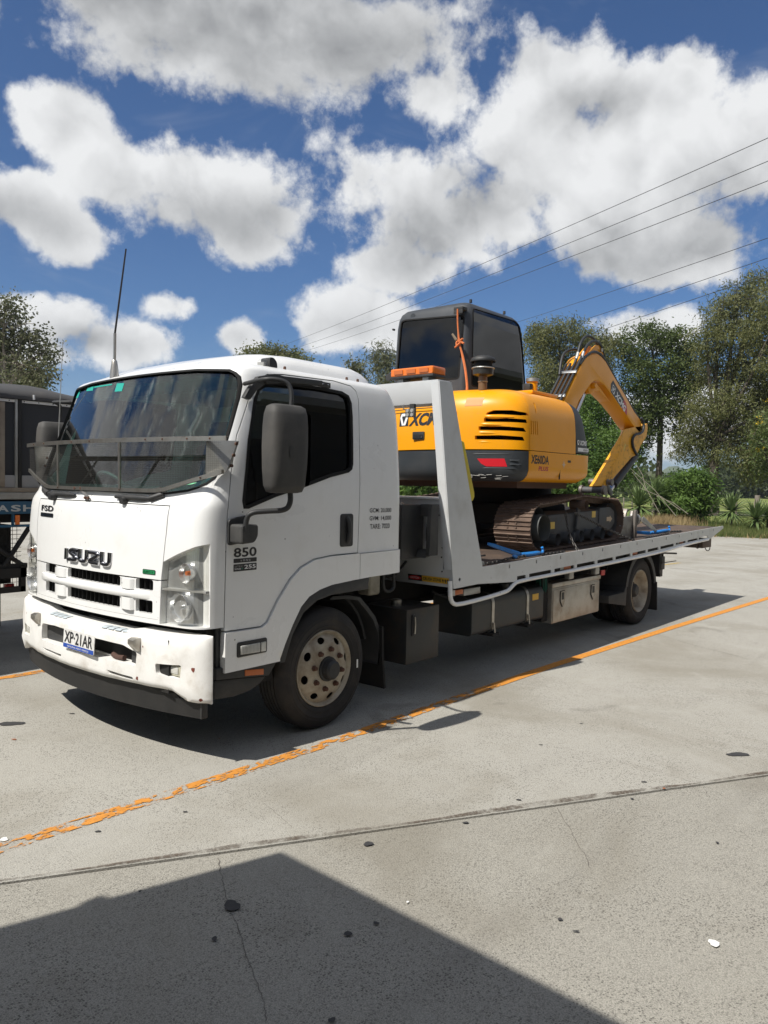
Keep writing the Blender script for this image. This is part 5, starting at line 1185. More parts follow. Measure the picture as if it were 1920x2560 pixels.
# ---- tracks: pin path, then one shoe per pitch
def track_path():
    r, xs_, xi, zc = .235, -.925, .915, .262
    P = []
    P += [(xs_+r*cos(radians(a)), zc+r*sin(radians(a))) for a in range(270, 89, -6)]           # drive end
    top = [(xs_, zc+r), (-.45, .520), (-.05, .556), (.12, .560), (.30, .545), (xi, zc+r)]
    P += [(t[0], t[1]) for t in top[1:-1]]
    P += [(xi+r*cos(radians(a)), zc+r*sin(radians(a))) for a in range(90, -91, -6)]
    P += [(xi-(xi-xs_)*i/6, zc-r) for i in range(1, 6)]
    return [Vector((x, 0, z)) for x, z in P]
PATH = smooth_path(track_path(), 1, True)
def resample(P, n):
    L_ = [0]; 
    for i in range(len(P)): L_.append(L_[-1]+(P[(i+1) % len(P)]-P[i]).length)
    out = []; 
    for k_ in range(n):
        d = L_[-1]*k_/n
        i = max(j for j in range(len(P)) if L_[j] <= d); a, b_ = P[i], P[(i+1) % len(P)]
        t = (d-L_[i])/max(1e-9, L_[i+1]-L_[i]); out.append((a+(b_-a)*t, (b_-a).normalized()))
    return out, L_[-1]/n
NSH = 40; POS, PITCHT = resample(PATH, NSH)
sb = MB(); hw = .215; pt = PITCHT
sec = [(-.5*pt+.003, .000), (-.5*pt+.003, .010), (-.40*pt, .012), (-.36*pt, .026), (-.31*pt, .026), (-.27*pt, .012), (-.03*pt, .010), (.0, .022), (.05*pt, .022), (.09*pt, .010), (.31*pt, .010), (.35*pt, .024), (.40*pt, .024), (.44*pt, .010), (.5*pt+.012, .006), (.5*pt+.012, -.004), (.2*pt, .0)]
sb.loft([[(x, -hw, z) for x, z in sec], [(x, hw, z) for x, z in sec]])
for y in (-.05, .05):
    for x in (-.16*pt, .20*pt): sb.lathe([(0, .010), (.014, .009), (.014, 0)], (x, y, .010), 'z', 6)
    sb.box(-.46*pt, .50*pt, y-.018, y+.018, -.055, .0)
for y in (-.165, .165): sb.lathe([(-.001, .0), (-.001, .007), (.0115, .007)], (.20*pt, y, .0005), 'z', 6)
SHOE = sb.mesh('track_shoe', TRK); 
_b = bmesh.new(); _b.from_mesh(SHOE); bmesh.ops.recalc_face_normals(_b, faces=_b.faces); _b.to_mesh(SHOE); _b.free()
hole = MB(); hole.prism(rrect(-.030, -.012, .030, .012, .01, 3), 'xy', 0, .0008)
def track(yc, sg):
    fr = MB()
    def W_(p): return TB @ Vector(p)
    fp = [(-.70, .16), (-.70, .36), (-.64, .40), (.62, .40), (.68, .34), (.72, .30), (.66, .13), (-.60, .10)]
    b = MB(); b.prism([(-.67, .095), (-.675, .34), (-.64, .37), (-.60, .375), (.63, .385), (.66, .35), (.66, .10)], 'xz', yc-sg*.135, yc+sg*.16, TB); f0 = b.obj('track_frame', FRM, ex, bevel=.012)
    b = MB(); b.prism(round_poly([(-.74, .42), (-.66, .40), (-.62, .36), (-.62, .12), (-.74, .12), (-.80, .30)], .02), 'xz', yc-sg*.10, yc+sg*.10, TB); b.obj('motor_guard', FRM, f0, bevel=.008)
    b = MB(); b.prism(round_poly([(.60, .12), (.60, .41), (.90, .415), (1.03, .36), (1.045, .22), (.94, .14)], .03), 'xz', yc-sg*.150, yc+sg*.10, TB); b.obj('idler_guard', FRM, f0, bevel=.008)
    b = MB(); b.add([(-.62, yc-sg*.12, .378), (-.58, yc+sg*.1, .382), (.60, yc+sg*.1, .388), (.60, yc-sg*.12, .386), (-.5, yc, .41), (-.1, yc, .40), (.4, yc, .42)], [(0, 3, 6, 5, 4), (0, 4, 1), (1, 4, 5, 6, 2), (2, 6, 3)]); b.v = [tuple(W_(v)) for v in b.v]; b.obj('mud', mat('dry_mud', (.16, .105, .07), .95), f0, fixn=False)
    def disc(x, z, r, y0, y1, m, nm):
        b = MB(); b.lathe([(0, 0), (0, r*.96), (sg*.012, r), (sg*(y1-y0), r)], (0, 0, 0), 'y', 32); o_ = TB @ Vector((x, yc-sg*y0, z)); b.v = [tuple(o_+Vector(v)) for v in b.v]; b.obj(nm, m, f0, smooth=40)
    disc(-.925, .262, .135, .120, .0, mat('drive_cover', (.075, .08, .078), .6, dirt=.6, dirtcol=(.12, .11, .09), dscale=9), 'drive_motor')
    disc(-.925, .262, .215, .05, -.05, FRM, 'sprocket'); disc(.915, .262, .20, .05, -.05, FRM, 'idler')
    for i in range(5): disc(-.56+i*.28, .115, .065, .07, -.07, FRM, 'track_roller')
    disc(.02, .47, .055, .08, -.1, TRK, 'carrier_roller')
    b = MB(); b.prism([(-.03, .33), (-.055, .20), (.02, .18), (.05, .33), (.03, .52), (-.02, .52)], 'xz', yc-sg*.15, yc-sg*.175, TB); b.obj('tie_bracket', FRM, f0, bevel=.006)
    b = MB(); b.prism([(-.10, .06), (-.10, .15), (0.0, .17), (.06, .14), (.06, .06)], 'xz', yc-sg*.14, yc-sg*.17, TB); b.obj('roller_guard', FRM, f0, bevel=.006)
    if sg > 0:
        for x, z, w_, h_ in ((-.60, .225, .10, .075), (.42, .305, .10, .075), (.075, .27, .022, .075)): poly_decal('caution_label', rect(0, 0, w_, h_), LBL, f0, TB @ Vector((x, yc-.1365-.0005, z)), (1, 0, 0), (0, 0, 1))
        poly_decal('arrow_label', [(0, .02), (.09, .02), (.09, 0), (.16, .045), (.09, .09), (.09, .07), (0, .07)], mat('arrow_cream', (.55, .42, .28), .6), f0, TB @ Vector((.80, yc-.1525, .225)), (1, 0, 0), (0, 0, 1))
    for p, t in POS:
        # shoe frame: x along travel, z outward
        ux_ = Vector((t.x, 0, t.z)); uz_ = Vector((-t.z, 0, t.x)); uy_ = uz_.cross(ux_)
        m_ = Matrix((ux_, uy_, uz_)).transposed().to_4x4(); m_.translation = p+Vector((0, yc, 0))+uz_*.0
        o = bpy.data.objects.new('track_shoe', SHOE); COL.objects.link(o); place(o, ex, TB @ m_)
track(-.74, 1); track(.74, -1)
b = MB(); b.box(4.9, 6.1, .75, 1.65, 1.28, 1.52); b.obj('undercarriage', VOID, ex, bevel=.05)
b = MB(); b.lathe([(1.50, .45), (1.62, .45), (1.62, .52), (1.76, .52), (1.80, .40)], (5.45, 1.2, 0), 'z', 40, True); b.obj('slew_ring', VOID, ex, smooth=30)
# dozer blade
cv = [(6.86, 1.10), (6.90, 1.09), (6.865, 1.18), (6.86, 1.28), (6.885, 1.38), (6.93, 1.45), (6.90, 1.46), (6.85, 1.39), (6.825, 1.28), (6.83, 1.18)]
BLD = mat('worn_blade_steel', (.22, .20, .18), .5, .5, dirt=.8, dirtcol=(.075, .05, .04), dscale=6)
b = MB(); b.prism(cv, 'xz', .30, 2.16); bl = b.obj('dozer_blade', BLD, ex, bevel=.006)
b = MB(); b.prism(round_poly([(6.60, 1.11), (6.66, 1.36), (6.96, 1.365), (6.985, 1.44), (7.05, 1.425), (7.075, 1.36), (7.045, 1.10), (7.0, 1.088)], .02), 'xz', .262, .298); b.obj('blade_end_plate', mat('bare_blade_end', (.30, .29, .27), .45, .6, dirt=.6, dirtcol=(.09, .06, .045), dscale=8), bl, bevel=.006)
b = MB(); b.prism([(6.97, 1.085), (7.05, 1.085), (7.055, 1.43), (7.02, 1.45), (6.985, 1.43)], 'xz', .225, .262); b.obj('blade_end_plate', BLD, bl, bevel=.012)
MB().lathe([(0, 0), (0, .06), (.03, .075), (.06, .05), (.06, 0)], (7.07, .27, 1.32), 'x', 18).obj('pivot_boss', GAL, bl, smooth=40)
b = MB(); b.prism([(7.05, 1.345), (7.10, 1.36), (7.66, 1.135), (7.63, 1.110), (7.05, 1.29)], 'xz', .16, .175); b.obj('ramp_strut', GAL, bl, bevel=.004)
for y in (.75, 1.5): MB().prism([(6.1, 1.20), (6.85, 1.16), (6.85, 1.28), (6.1, 1.36)], 'xz', y, y+.12).obj('blade_arm', FRM, bl)
# ---- house
def hx0(y): w = abs(y-1.2); return 5.5-sqrt(1.65**2-min(w, 1.2)**2)
X1 = [(1.70, 5.50), (1.78, 5.52), (1.84, 5.64), (2.08, 5.65), (2.3, 5.575), (2.5, 5.505), (2.6, 5.45), (2.66, 5.36), (2.70, 5.22), (2.73, 5.0)]
INS = [(1.70, .10), (1.765, .085), (1.785, .05), (1.83, .015), (1.88, .0), (2.08, .0), (2.3, .006), (2.45, .018), (2.53, .034), (2.59, .060), (2.635, .095), (2.67, .14), (2.695, .20), (2.715, .29), (2.728, .42)]
def hring(z, ins=0.0):
    i_ = tab(z, INS)+ins; x1 = tab(z, X1)-ins; W = .955-i_; h = []
    r_ = 1.66-i_*1.0; w0 = W-.16
    for j in range(11): w = w0*j/11; h.append((w, 5.5-sqrt(r_*r_-w*w)))
    xa = 5.5-sqrt(r_*r_-w0*w0); sl = w0/sqrt(r_*r_-w0*w0)
    h += bez((w0, xa), (w0+.10, xa+.10*sl), (W, xa+.13), (W, xa+.26), 9)
    h += [(W, xa+.26+(x1-.06-xa-.26)*j/10) for j in range(1, 11)]
    h += [(W-.06+.06*cos(t), x1-.06+.06*sin(t)) for t in (pi/8, pi/4, 3*pi/8, pi/2)]+[((W-.06)*(1-j/5), x1) for j in range(1, 6)]
    return [(x, YC-w, z) for w, x in h]+[(x, YC+w, z) for w, x in h[-2:0:-1]]
HZ = [1.765, 1.785, 1.805, 1.83, 1.855, 1.88, 1.93, 1.98, 2.03, 2.08, 2.15, 2.22, 2.3, 2.38, 2.45, 2.49, 2.53, 2.56, 2.59, 2.6125, 2.635, 2.6525, 2.67, 2.683, 2.695, 2.705, 2.715, 2.722, 2.728]
hs = to_solid(MB().loft([hring(z) for z in HZ])); hb_, hv_, ht_ = surface_ref(hs)
hin = to_solid(MB().loft([hring(z, .03) for z in [1.80, 1.9, 2.08, 2.3, 2.45, 2.53, 2.59, 2.635, 2.67, 2.69]]))
hsh = diff(hs, hin)
def hskin(me): surf_normals(me, hb_, hv_, ht_); return me
BX = lambda *a: MB().box(*a)
hood = inter(hsh, BX(3.5, 4.262, -1, 4, 2.084, 3))
for q in ([(.588, 2.430), (.575, 2.452), (.522, 2.474), (.363, 2.474), (.272, 2.455), (.264, 2.430), (.30, 2.424), (.45, 2.432)], [(.600, 2.358), (.602, 2.396), (.45, 2.398), (.27, 2.388), (.262, 2.352), (.45, 2.356)], [(.645, 2.276), (.647, 2.313), (.45, 2.314), (.274, 2.302), (.262, 2.264), (.45, 2.272)], [(.678, 2.182), (.680, 2.220), (.45, 2.224), (.276, 2.212), (.265, 2.174), (.45, 2.180)]):
    hood = diff(hood, MB().prism(q, 'yz', 3.4, 4.6))
hd_ = mobj('engine_hood', setmat(hskin(hood), EY), ex)
for z, y0, y1 in ((2.413, .61, .34), (2.336, .655, .34), (2.253, .695, .34), (2.160, .72, .34)):      # scoops under each slot
    P = []; n = 14
    for i in range(n+1):
        y = y0+(y1-y0)*i/n; P.append((hx0(y)+.012, y, z-.012*sin(pi*i/n)*.3-.006*(i/n)))
    MB().tube(P, [.003]+[.019*sin(pi*(i/n)**.6)+.003 for i in range(1, n)]+[.003], 10).obj('louvre_lip', EY, hd_, smooth=70)
sd = inter(hsh, BX(4.268, 5.286, -1, 1.2, 2.084, 3))
for i in range(4):
    x = 4.295+i*.042; sd = diff(sd, MB().prism(round_poly([(x, 2.245), (x+.016, 2.245), (x+.016, 2.385), (x, 2.385)], .007, 2), 'xz', -.2, .6))
sd = diff(sd, MB().prism(round_poly([(4.408, 2.465), (4.428, 2.465), (4.428, 2.575), (4.408, 2.575)], .007, 2), 'xz', -.2, .6))
mobj('side_door', setmat(hskin(sd), EY), ex)
mobj('far_side_panel', setmat(hskin(inter(hsh, BX(4.268, 5.8, 1.2, 3, 2.084, 3))), EY), ex)
dkp = mobj('front_cover', setmat(hskin(inter(hsh, BX(5.291, 5.9, -1, 1.2, 2.100, 3))), ED), ex)
lw = mobj('lower_panel', setmat(hskin(inter(hs, BX(4.262, 5.9, -1, 4, 1.6, 2.078))), EY), ex)
cwt = inter(hs, BX(3.4, 4.256, -1, 4, 1.6, 2.072))
cw = mobj('counterweight', setmat(hskin(cwt), ED), ex)
b = MB(); b.box(4.3, 5.4, .4, 2.0, 1.70, 1.768); b.obj('house_floor', mat('rusty_floor', (.09, .05, .035), .8), ex)
# grooves and reflector on the counterweight
def cwrap(o): return lambda v: Vector(((hb_.ray_cast(Vector((3, v.y, v.z)), Vector((1, 0, 0)))[0] or Vector((hx0(v.y), 0, 0))).x-o, v.y, v.z))
poly_decal('reflector', [(0, .0), (.25, .002), (.275, -.078), (.09, -.078), (.04, -.05)], mat('red_reflector', (.55, .01, .02), .35), cw, (hx0(.65), .650, 1.990), FX, FZ, cwrap(.002))
for z, a, b_ in ((2.035, .70, .35), (1.975, .36, .27), (1.935, .36, .26), (1.895, .60, .30)):
    P = [(hx0(a+(b_-a)*i/10)-.008, a+(b_-a)*i/10, z) for i in range(11)]; MB().tube(P, [.002]+[.007]*9+[.002], 6).obj('moulding', ED, cw, smooth=70)
for i in range(16):
    y = R.uniform(.28, .72); z = R.uniform(1.785, 1.83); P = [(hx0(y+d)-.004+.05*max(0, (1.83-z)/.05)*.3, y+d, z+R.uniform(-.004, .004)) for d in (0, .02, .05)]
    MB().tube(P, .0022, 4).obj('scratch', GAL, cw)
# rear hatch edge, latch and maker lettering
P = [(hx0(y)-.008, y, 2.515) for y in [.95+.8*i/12 for i in range(13)]]; MB().tube(P, .005, 5).obj('hatch_seam', ED, hd_, smooth=60)
P = [(hx0(y)-.004, y, z) for y, z in ((.95, 2.515), (.90, 2.50), (.875, 2.46), (.89, 2.38), (.93, 2.30))]; MB().tube(smooth_path(P, 2), .005, 5).obj('hatch_seam', EY, hd_, smooth=60)
b = MB(); b.prism(rrect(1.248, 2.190, 1.400, 2.272, .012), 'yz', hx0(1.3)-.022, hx0(1.3)+.02); lt = b.obj('hatch_latch', BLK, ex, bevel=.005); b = MB(); b.prism(rrect(1.262, 2.205, 1.385, 2.240, .006), 'yz', hx0(1.3)-.026, hx0(1.3)-.02); b.obj('latch_pull', VOID, lt)
MB().lathe([(-.004, 0), (-.004, .010), (0, .011)], (hx0(1.3)-.027, 1.275, 2.215), 'x', 12).obj('latch_lock', CHROME, lt)
def emblem(nm, parent, o, ux_, uy_, s_, w1, w2, wrap=None, sh=0.0):
    """framed shield mark"""
    def T(pts): return [((x+sh*y)*s_, y*s_) for x, y in pts]
    fr_ = frame(o, ux_, uy_); up_ = fr_.col[2].to_3d()
    f = lambda k_: tuple(Vector(o)+up_*k_*.0008)
    poly_decal(nm, T([(0, 0), (1, 0), (1, 1), (0, 1)]), w1, parent, f(1), ux_, uy_, wrap)
    poly_decal(nm, T([(.30, .06), (.70, .06), (.94, .62), (.80, .94), (.20, .94), (.06, .62)]), w2, parent, f(2), ux_, uy_, (lambda v: wrap(v)+up_*.001) if wrap else None)
    poly_decal(nm, T([(.5, .16), (.72, .66), (.70, .74), (.30, .74), (.28, .66)]), w1, parent, f(3), ux_, uy_, (lambda v: wrap(v)+up_*.002) if wrap else None)
emblem('maker_mark', hd_, (hx0(1.64), 1.640, 2.340), FX, FZ, .145, DEC, WST, cwrap(.003))
letters('maker_lettering', 'XCMG', DEC, hd_, (hx0(1.47), 1.488, 2.335), FX, FZ, .135, .50, cwrap(.003), shear=.32, off=.045)
poly_decal('faded_label', rect(0, 0, .172, .088), mat('peach_label', (.66, .34, .16), .75, spec=.2), hd_, (hx0(.80), .805, 2.520), FX, (.10, 0, 1), lambda v: Vector(((hb_.ray_cast(Vector((3, v.y, v.z)), Vector((1, 0, 0)))[0] or v).x-.002, v.y, v.z)))
SE = .2435
letters('model_lettering', 'XE60DA', INK, lw, (4.302, SE, 1.950), (1, 0, 0), FZ, .092, .372, off=.028)
letters('model_lettering', 'PLUS', DRED, lw, (4.455, SE, 1.882), (1, 0, 0), FZ, .046, .205, shear=.25, off=.03)
poly_decal('lock', rrect(0, 0, .075, .026, .01), BLK, lw, (5.10, SE, 1.985), (1, 0, 0), FZ); poly_decal('spark_mark', [(0, .045), (.016, .010), (.045, 0), (.016, -.010), (0, -.045), (-.016, -.010), (-.045, 0), (-.016, .010)], mat('mark_cream', (.62, .45, .30), .5), lw, (5.01, SE, 1.96), (1, 0, 0), FZ)
MB().box(4.93, 4.934, .2438, .26, 1.80, 1.90).obj('panel_seam', BLK, lw)
emblem('maker_mark', dkp, (5.312, SE+.001, 2.185), (1, 0, 0), FZ, .062, DEC, WST); letters('maker_lettering', 'XCMG', WST, dkp, (5.378, SE, 2.187), (1, 0, 0), FZ, .055, .165, shear=.28, off=.04)
poly_decal('model_plate', rect(0, 0, .27, .042), WST, dkp, (5.335, SE, 2.118), (1, 0, 0), FZ); letters('model_plate', 'XE60DA', INK, dkp, (5.47, SE-.001, 2.126), (1, 0, 0), FZ, .022, .11)
# pre-cleaner stack on the hood
b = MB(); b.lathe([(2.70, .045), (2.85, .045)], (4.16, .75, 0), 'z', 20); ps = b.obj('intake_stack', mat('stack_amber', (.16, .09, .04), .4), ex, smooth=40)
b = MB(); b.lathe([(2.845, .06), (2.86, .105), (2.935, .112), (2.94, .098)], (4.16, .75, 0), 'z', 28, True); b.obj('precleaner_bowl', mat('smoky_bowl', (.035, .033, .03), .3), ps, smooth=40)
MB().tube([(4.16+.113*cos(t), .75+.113*sin(t), 2.925) for t in [2*pi*i/30 for i in range(30)]], .007, 6, True).obj('clamp_band', GAL, ps)
b = MB(); b.lathe([(2.935, .095), (3.01, .095)], (4.16, .75, 0), 'z', 24); b.obj('precleaner_screen', VOID, ps)
b = MB(); b.lathe([(2.990, .128), (3.005, .133), (3.03, .118), (3.05, .07), (3.057, .03), (3.057, 0)], (4.16, .75, 0), 'z', 32); b.obj('rain_cap', BLK, ps, smooth=50)
MB().tube([(4.16+.047*cos(t), .75+.047*sin(t), 2.79) for t in [2*pi*i/20 for i in range(20)]], .006, 6, True).obj('clamp_band', GAL, ps)
b = MB(); b.lathe([(2.70, .06), (2.86, .058), (2.862, .066), (2.90, .066), (2.905, .05), (2.905, 0)], (4.95, .62, 0), 'z', 20); b.obj('filler_neck', EY, ex, smooth=35); MB().lathe([(2.868, .070), (2.905, .068), (2.910, 0)], (4.95, .62, 0), 'z', 20).obj('filler_cap', GAL, ex, smooth=35)
MB().box(4.83, 4.90, .58, .66, 2.76, 2.84).obj('hood_lamp', BLK, ex, bevel=.01); MB().box(4.75, 5.35, .50, .75, 2.715, 2.755).obj('deck_plate', EY, ex, bevel=.015)
# ---- cab
TX0 = [(2.5, 4.285), (2.9, 4.29), (3.5, 4.325), (3.60, 4.34), (3.66, 4.36), (3.70, 4.40), (3.72, 4.46), (3.73, 4.56)]
TX1 = [(2.5, 5.64), (3.0, 5.62), (3.5, 5.53), (3.62, 5.50), (3.67, 5.47), (3.705, 5.42), (3.725, 5.33), (3.735, 5.2)]
TIN = [(2.5, 0), (3.5, .018), (3.60, .028), (3.66, .05), (3.70, .085), (3.72, .13), (3.73, .20)]
def ering(z, ins=0.0):
    a, b_, i_ = tab(z, TX0)+ins, tab(z, TX1)-ins, tab(z, TIN)+ins; y0, y1 = 1.05+i_, 2.09-i_; r_ = .085; P = []
    for cx_, cy_, s0 in ((a+r_, y0+r_, pi), (b_-r_, y0+r_, 1.5*pi), (b_-r_, y1-r_, 0), (a+r_, y1-r_, .5*pi)):
        P += [(cx_+r_*cos(s0+t), cy_+r_*sin(s0+t), z) for t in [pi/2*i/6 for i in range(7)]]
    return P
EZ = [2.55, 2.8, 3.0, 3.2, 3.4, 3.5, 3.55, 3.60, 3.63, 3.66, 3.68, 3.70, 3.71, 3.72, 3.73]
es = to_solid(MB().loft([ering(z) for z in EZ])); eb, ev, et = surface_ref(es)
esh = diff(es, to_solid(MB().loft([ering(z, .04) for z in [2.58, 3.0, 3.5, 3.6, 3.64, 3.67]])))
RWP = round_poly([(1.145, 2.870), (1.120, 3.525), (1.175, 3.548), (1.935, 3.590), (1.985, 3.58), (2.005, 3.0), (2.0, 2.90), (1.62, 2.87)], .03)
SWP = round_poly([(4.415, 2.80), (4.44, 3.605), (4.49, 3.645), (5.36, 3.662), (5.45, 3.62), (5.60, 3.0), (5.60, 2.80)], .03)
ec = diff(esh, MB().prism(RWP, 'yz', 4.0, 4.6), MB().prism(SWP, 'xz', .8, 1.4), MB().prism(SWP, 'xz', 1.9, 2.4), MB().prism([(1.15, 2.75), (2.0, 2.75), (1.97, 3.55), (1.18, 3.55)], 'yz', 5.3, 6))
surf_normals(ec, eb, ev, et); ecab = mobj('cab', setmat(ec, ECAB), ex)
egl = diff(to_solid(MB().loft([ering(z, .010) for z in [2.7, 3.0, 3.5, 3.6, 3.66, 3.69]])), to_solid(MB().loft([ering(z, .016) for z in [2.65, 3.0, 3.5, 3.6, 3.66, 3.70]])))
EGL = glass('dark_cab_glass', (.055, .06, .065), 1.15)
for nm, cutr in (('cab_rear_window', MB().prism(offset_poly(RWP, .004), 'yz', 4.0, 4.6)), ('cab_side_window', MB().prism(offset_poly(SWP, .004), 'xz', .8, 1.4)), ('cab_side_window', MB().prism(offset_poly(SWP, .004), 'xz', 1.9, 2.4)), ('cab_front_window', MB().prism([(1.15, 2.75), (2.0, 2.75), (1.97, 3.55), (1.18, 3.55)], 'yz', 5.3, 6))):
    mobj(nm, setmat(inter(egl, cutr), EGL), ecab)
for nm, P, pl_, a, b_ in (('window_seal', RWP, 'yz', 4.26, 4.345), ('window_seal', SWP, 'xz', 1.047, 1.09)):
    s1 = diff(to_solid(MB().prism(offset_poly(P, .010), pl_, a, b_)), MB().prism(offset_poly(P, -.006), pl_, a-.1, b_+.1))
    s1 = inter(s1, to_solid(MB().loft([ering(z, -.003) for z in EZ]))); mobj(nm, setmat(s1, RUB), ecab)
b = MB(); b.prism(round_poly([(4.7, 2.7), (5.15, 2.7), (5.15, 2.85), (4.85, 2.87), (4.78, 3.35), (4.66, 3.35)], .05), 'xz', 1.32, 1.82); b.obj('operator_seat', SEAT, ecab, bevel=.03)
MB().box(4.35, 5.55, 1.11, 2.03, 2.60, 2.66).obj('cab_floor', VOID, ecab)
for y, x in ((1.15, 4.50), (1.15, 5.20)): MB().lathe([(0, .016), (.035, .015), (.04, 0)], (x, y, 3.715), 'z', 12).obj('roof_plug', BLK, ecab)
MB().lathe([(-.004, 0), (-.004, .030), (0, .033)], (4.348, 1.83, 3.628), 'x', 20).obj('vent_disc', ECAB, ecab); MB().lathe([(-.03, 0), (-.03, .012), (0, .012)], (4.34, 2.09, 3.50), 'x', 10).obj('roof_plug', BLK, ecab)
b = MB(); b.box(4.25, 4.345, 1.085, 1.20, 3.59, 3.625); b.box(4.25, 4.262, 1.085, 1.20, 3.55, 3.60); b.obj('lamp_bracket', BLK, ecab, bevel=.004)
# orange strap knotted round the cab corner
ORS = mat('orange_webbing', (.62, .17, .05), .8, dirt=.5, dirtcol=(.25, .10, .05), dscale=20)
sr = tag(MB().tube(smooth_path([(4.245, 1.145, 3.60), (4.25, 1.145, 3.45), (4.255, 1.13, 3.30), (4.25, 1.12, 3.24), (4.255, 1.08, 3.12), (4.235, 1.02, 2.95), (4.215, .98, 2.78), (4.20, .97, 2.72)], 2), [.009]*8+[.011]*8+[.014]*8+[.014]*5, 6).obj('webbing_strap', ORS, None, smooth=50), 'orange webbing strap knotted and hanging down the excavator cab corner', 'strap')
b = MB(); q = random.Random(9)
for i in range(5): b.tube(smooth_path([(4.245, 1.12, 3.25), (4.235, 1.12+q.uniform(-.06, .06), 3.25+q.uniform(-.04, .05)), (4.23, 1.12+q.uniform(-.08, .05), 3.24+q.uniform(-.06, .05))], 1), .011, 5)
b.obj('knot', ORS, sr, smooth=50); MB().tube([(4.245, 1.15, 3.27), (4.235, 1.20, 3.34)], [.016, .012], 6).obj('ratchet_tail', mat('grubby_webbing', (.20, .16, .11), .9), sr)
# ---- boom, stick
BP = [(5.85, 2.35), (6.328, 2.864), (6.619, 3.195), (6.728, 3.313), (6.841, 3.407), (6.92, 3.447), (6.998, 3.477), (7.08, 3.497), (7.162, 3.509), (7.25, 3.507), (7.333, 3.492), (7.467, 3.446), (7.7, 3.308), (7.94, 3.175), (8.215, 3.021), (8.502, 2.85), (8.715, 2.757), (8.78, 2.71), (8.802, 2.652), (8.785, 2.59), (8.731, 2.556), (8.625, 2.58), (8.415, 2.675), (8.209, 2.777), (7.962, 2.881), (7.629, 3.039), (7.446, 3.121), (7.314, 3.152), (7.23, 3.157), (7.144, 3.151), (7.06, 3.12), (6.984, 3.071), (6.68, 2.838), (6.25, 2.25), (6.0, 2.12)]
b = MB(); b.prism(BP, 'xz', .90, 1.15); bo = b.obj('boom', EY, ex, bevel=.012)
b = MB(); b.prism([(5.62, 1.95), (6.30, 1.95), (6.30, 2.35), (6.05, 2.55), (5.70, 2.55)], 'xz', .82, 1.22); b.obj('boom_bracket', EY, ex, bevel=.02)
for y in (.955, 1.075): MB().prism(round_poly([(6.95, 3.45), (7.16, 3.60), (7.26, 3.65), (7.36, 3.66), (7.44, 3.63), (7.50, 3.55), (7.53, 3.38), (7.2, 3.45)], .02), 'xz', y, y+.02).obj('boom_ear', EY, bo, bevel=.004)
b = MB(); b.tube([(7.40, .93, 3.60), (7.40, 1.12, 3.60)], .026, 12); b.obj('pin', SS, bo, smooth=40)
b = MB(); b.prism(round_poly([(7.02, 3.06), (7.12, 3.13), (7.24, 3.14), (7.40, 3.09), (7.78, 2.905), (7.72, 2.93), (7.36, 3.045), (7.24, 3.03), (7.10, 2.97), (7.06, 2.985)], .01), 'xz', .945, 1.105); b.obj('cylinder_bracket', EY, bo, bevel=.004)
MB().lathe([(-.02, 0), (-.02, .035), (0, .04), (.30, .04)], (7.14, .90, 3.08), 'y', 18).obj('pin', EY, bo, smooth=40)
MB().tube([(7.10, 1.025, 3.03), (6.55, 1.025, 2.36)], .038, 14).obj('lift_rod', CHROME, bo, smooth=40)
MB().tube([(6.60, 1.025, 2.42), (6.20, 1.025, 1.93)], .06, 14).obj('lift_cylinder', ED, bo, smooth=40)
dcl = [(7.642, 3.165), (7.717, 3.215), (8.09, 2.998), (8.09, 2.995), (8.02, 2.865), (7.66, 3.055)]
b = MB(); b.add([(x, .8985, z) for x, z in [(7.640, 3.16), (7.715, 3.222), (8.11, 2.992), (8.02, 2.868), (7.648, 3.052)]], [(0, 1, 2, 3, 4)]); b.obj('boom_decal', DEC, bo, fixn=False)
b = MB(); b.add([(x, .8985, z) for x, z in [(8.111, 2.9915), (8.185, 2.945), (8.225, 2.89), (8.235, 2.775), (8.021, 2.8675)]], [(0, 1, 2, 3, 4)]); b.obj('boom_decal', DRED, bo, fixn=False)
sl = Vector((.83, 0, -.47)).normalized(); su = Vector((.47, 0, .83)).normalized()
emblem('maker_mark', bo, (7.662, .8970, 3.073), sl, su, .105, WST, DEC); letters('maker_lettering', 'XCMG', WST, bo, tuple(Vector((7.662, .8965, 3.075))+sl*.135), sl, su, .100, .40, shear=.28, off=.04)
# hoses along the boom
def hose(pts, r=.019, par=None, it=2): return MB().tube(smooth_path(pts, it), r, 8).obj('hose', HOSE, par or bo, smooth=60)
for i, y in enumerate((.925, .985, 1.045, 1.105)):
    hose([(5.80, y, 2.40), (6.30, y, 2.89), (6.60, y, 3.225), (6.70, y, 3.33)], .018)
hose([(6.70, .985, 3.33), (6.78, .985, 3.46), (6.86, .99, 3.62), (7.02, 1.0, 3.74), (7.22, 1.0, 3.755), (7.40, 1.01, 3.70), (7.52, 1.03, 3.60), (7.62, 1.03, 3.45)], .019)
hose([(6.70, .925, 3.33), (6.84, .93, 3.50), (7.0, .94, 3.64), (7.20, .945, 3.695), (7.38, .95, 3.68), (7.50, .96, 3.58), (7.62, .97, 3.42)], .019)
hose([(6.70, .915, 3.31), (6.80, .91, 3.40), (6.92, .905, 3.475), (7.08, .905, 3.53), (7.25, .905, 3.535), (7.42, .91, 3.49), (7.70, .92, 3.335), (8.1, .93, 3.115), (8.55, .93, 2.865), (8.72, .93, 2.78)], .018)
hose([(6.52, 1.105, 3.17), (6.60, 1.13, 3.36), (6.70, 1.14, 3.49), (6.86, 1.10, 3.55), (6.98, 1.06, 3.55)], .018)
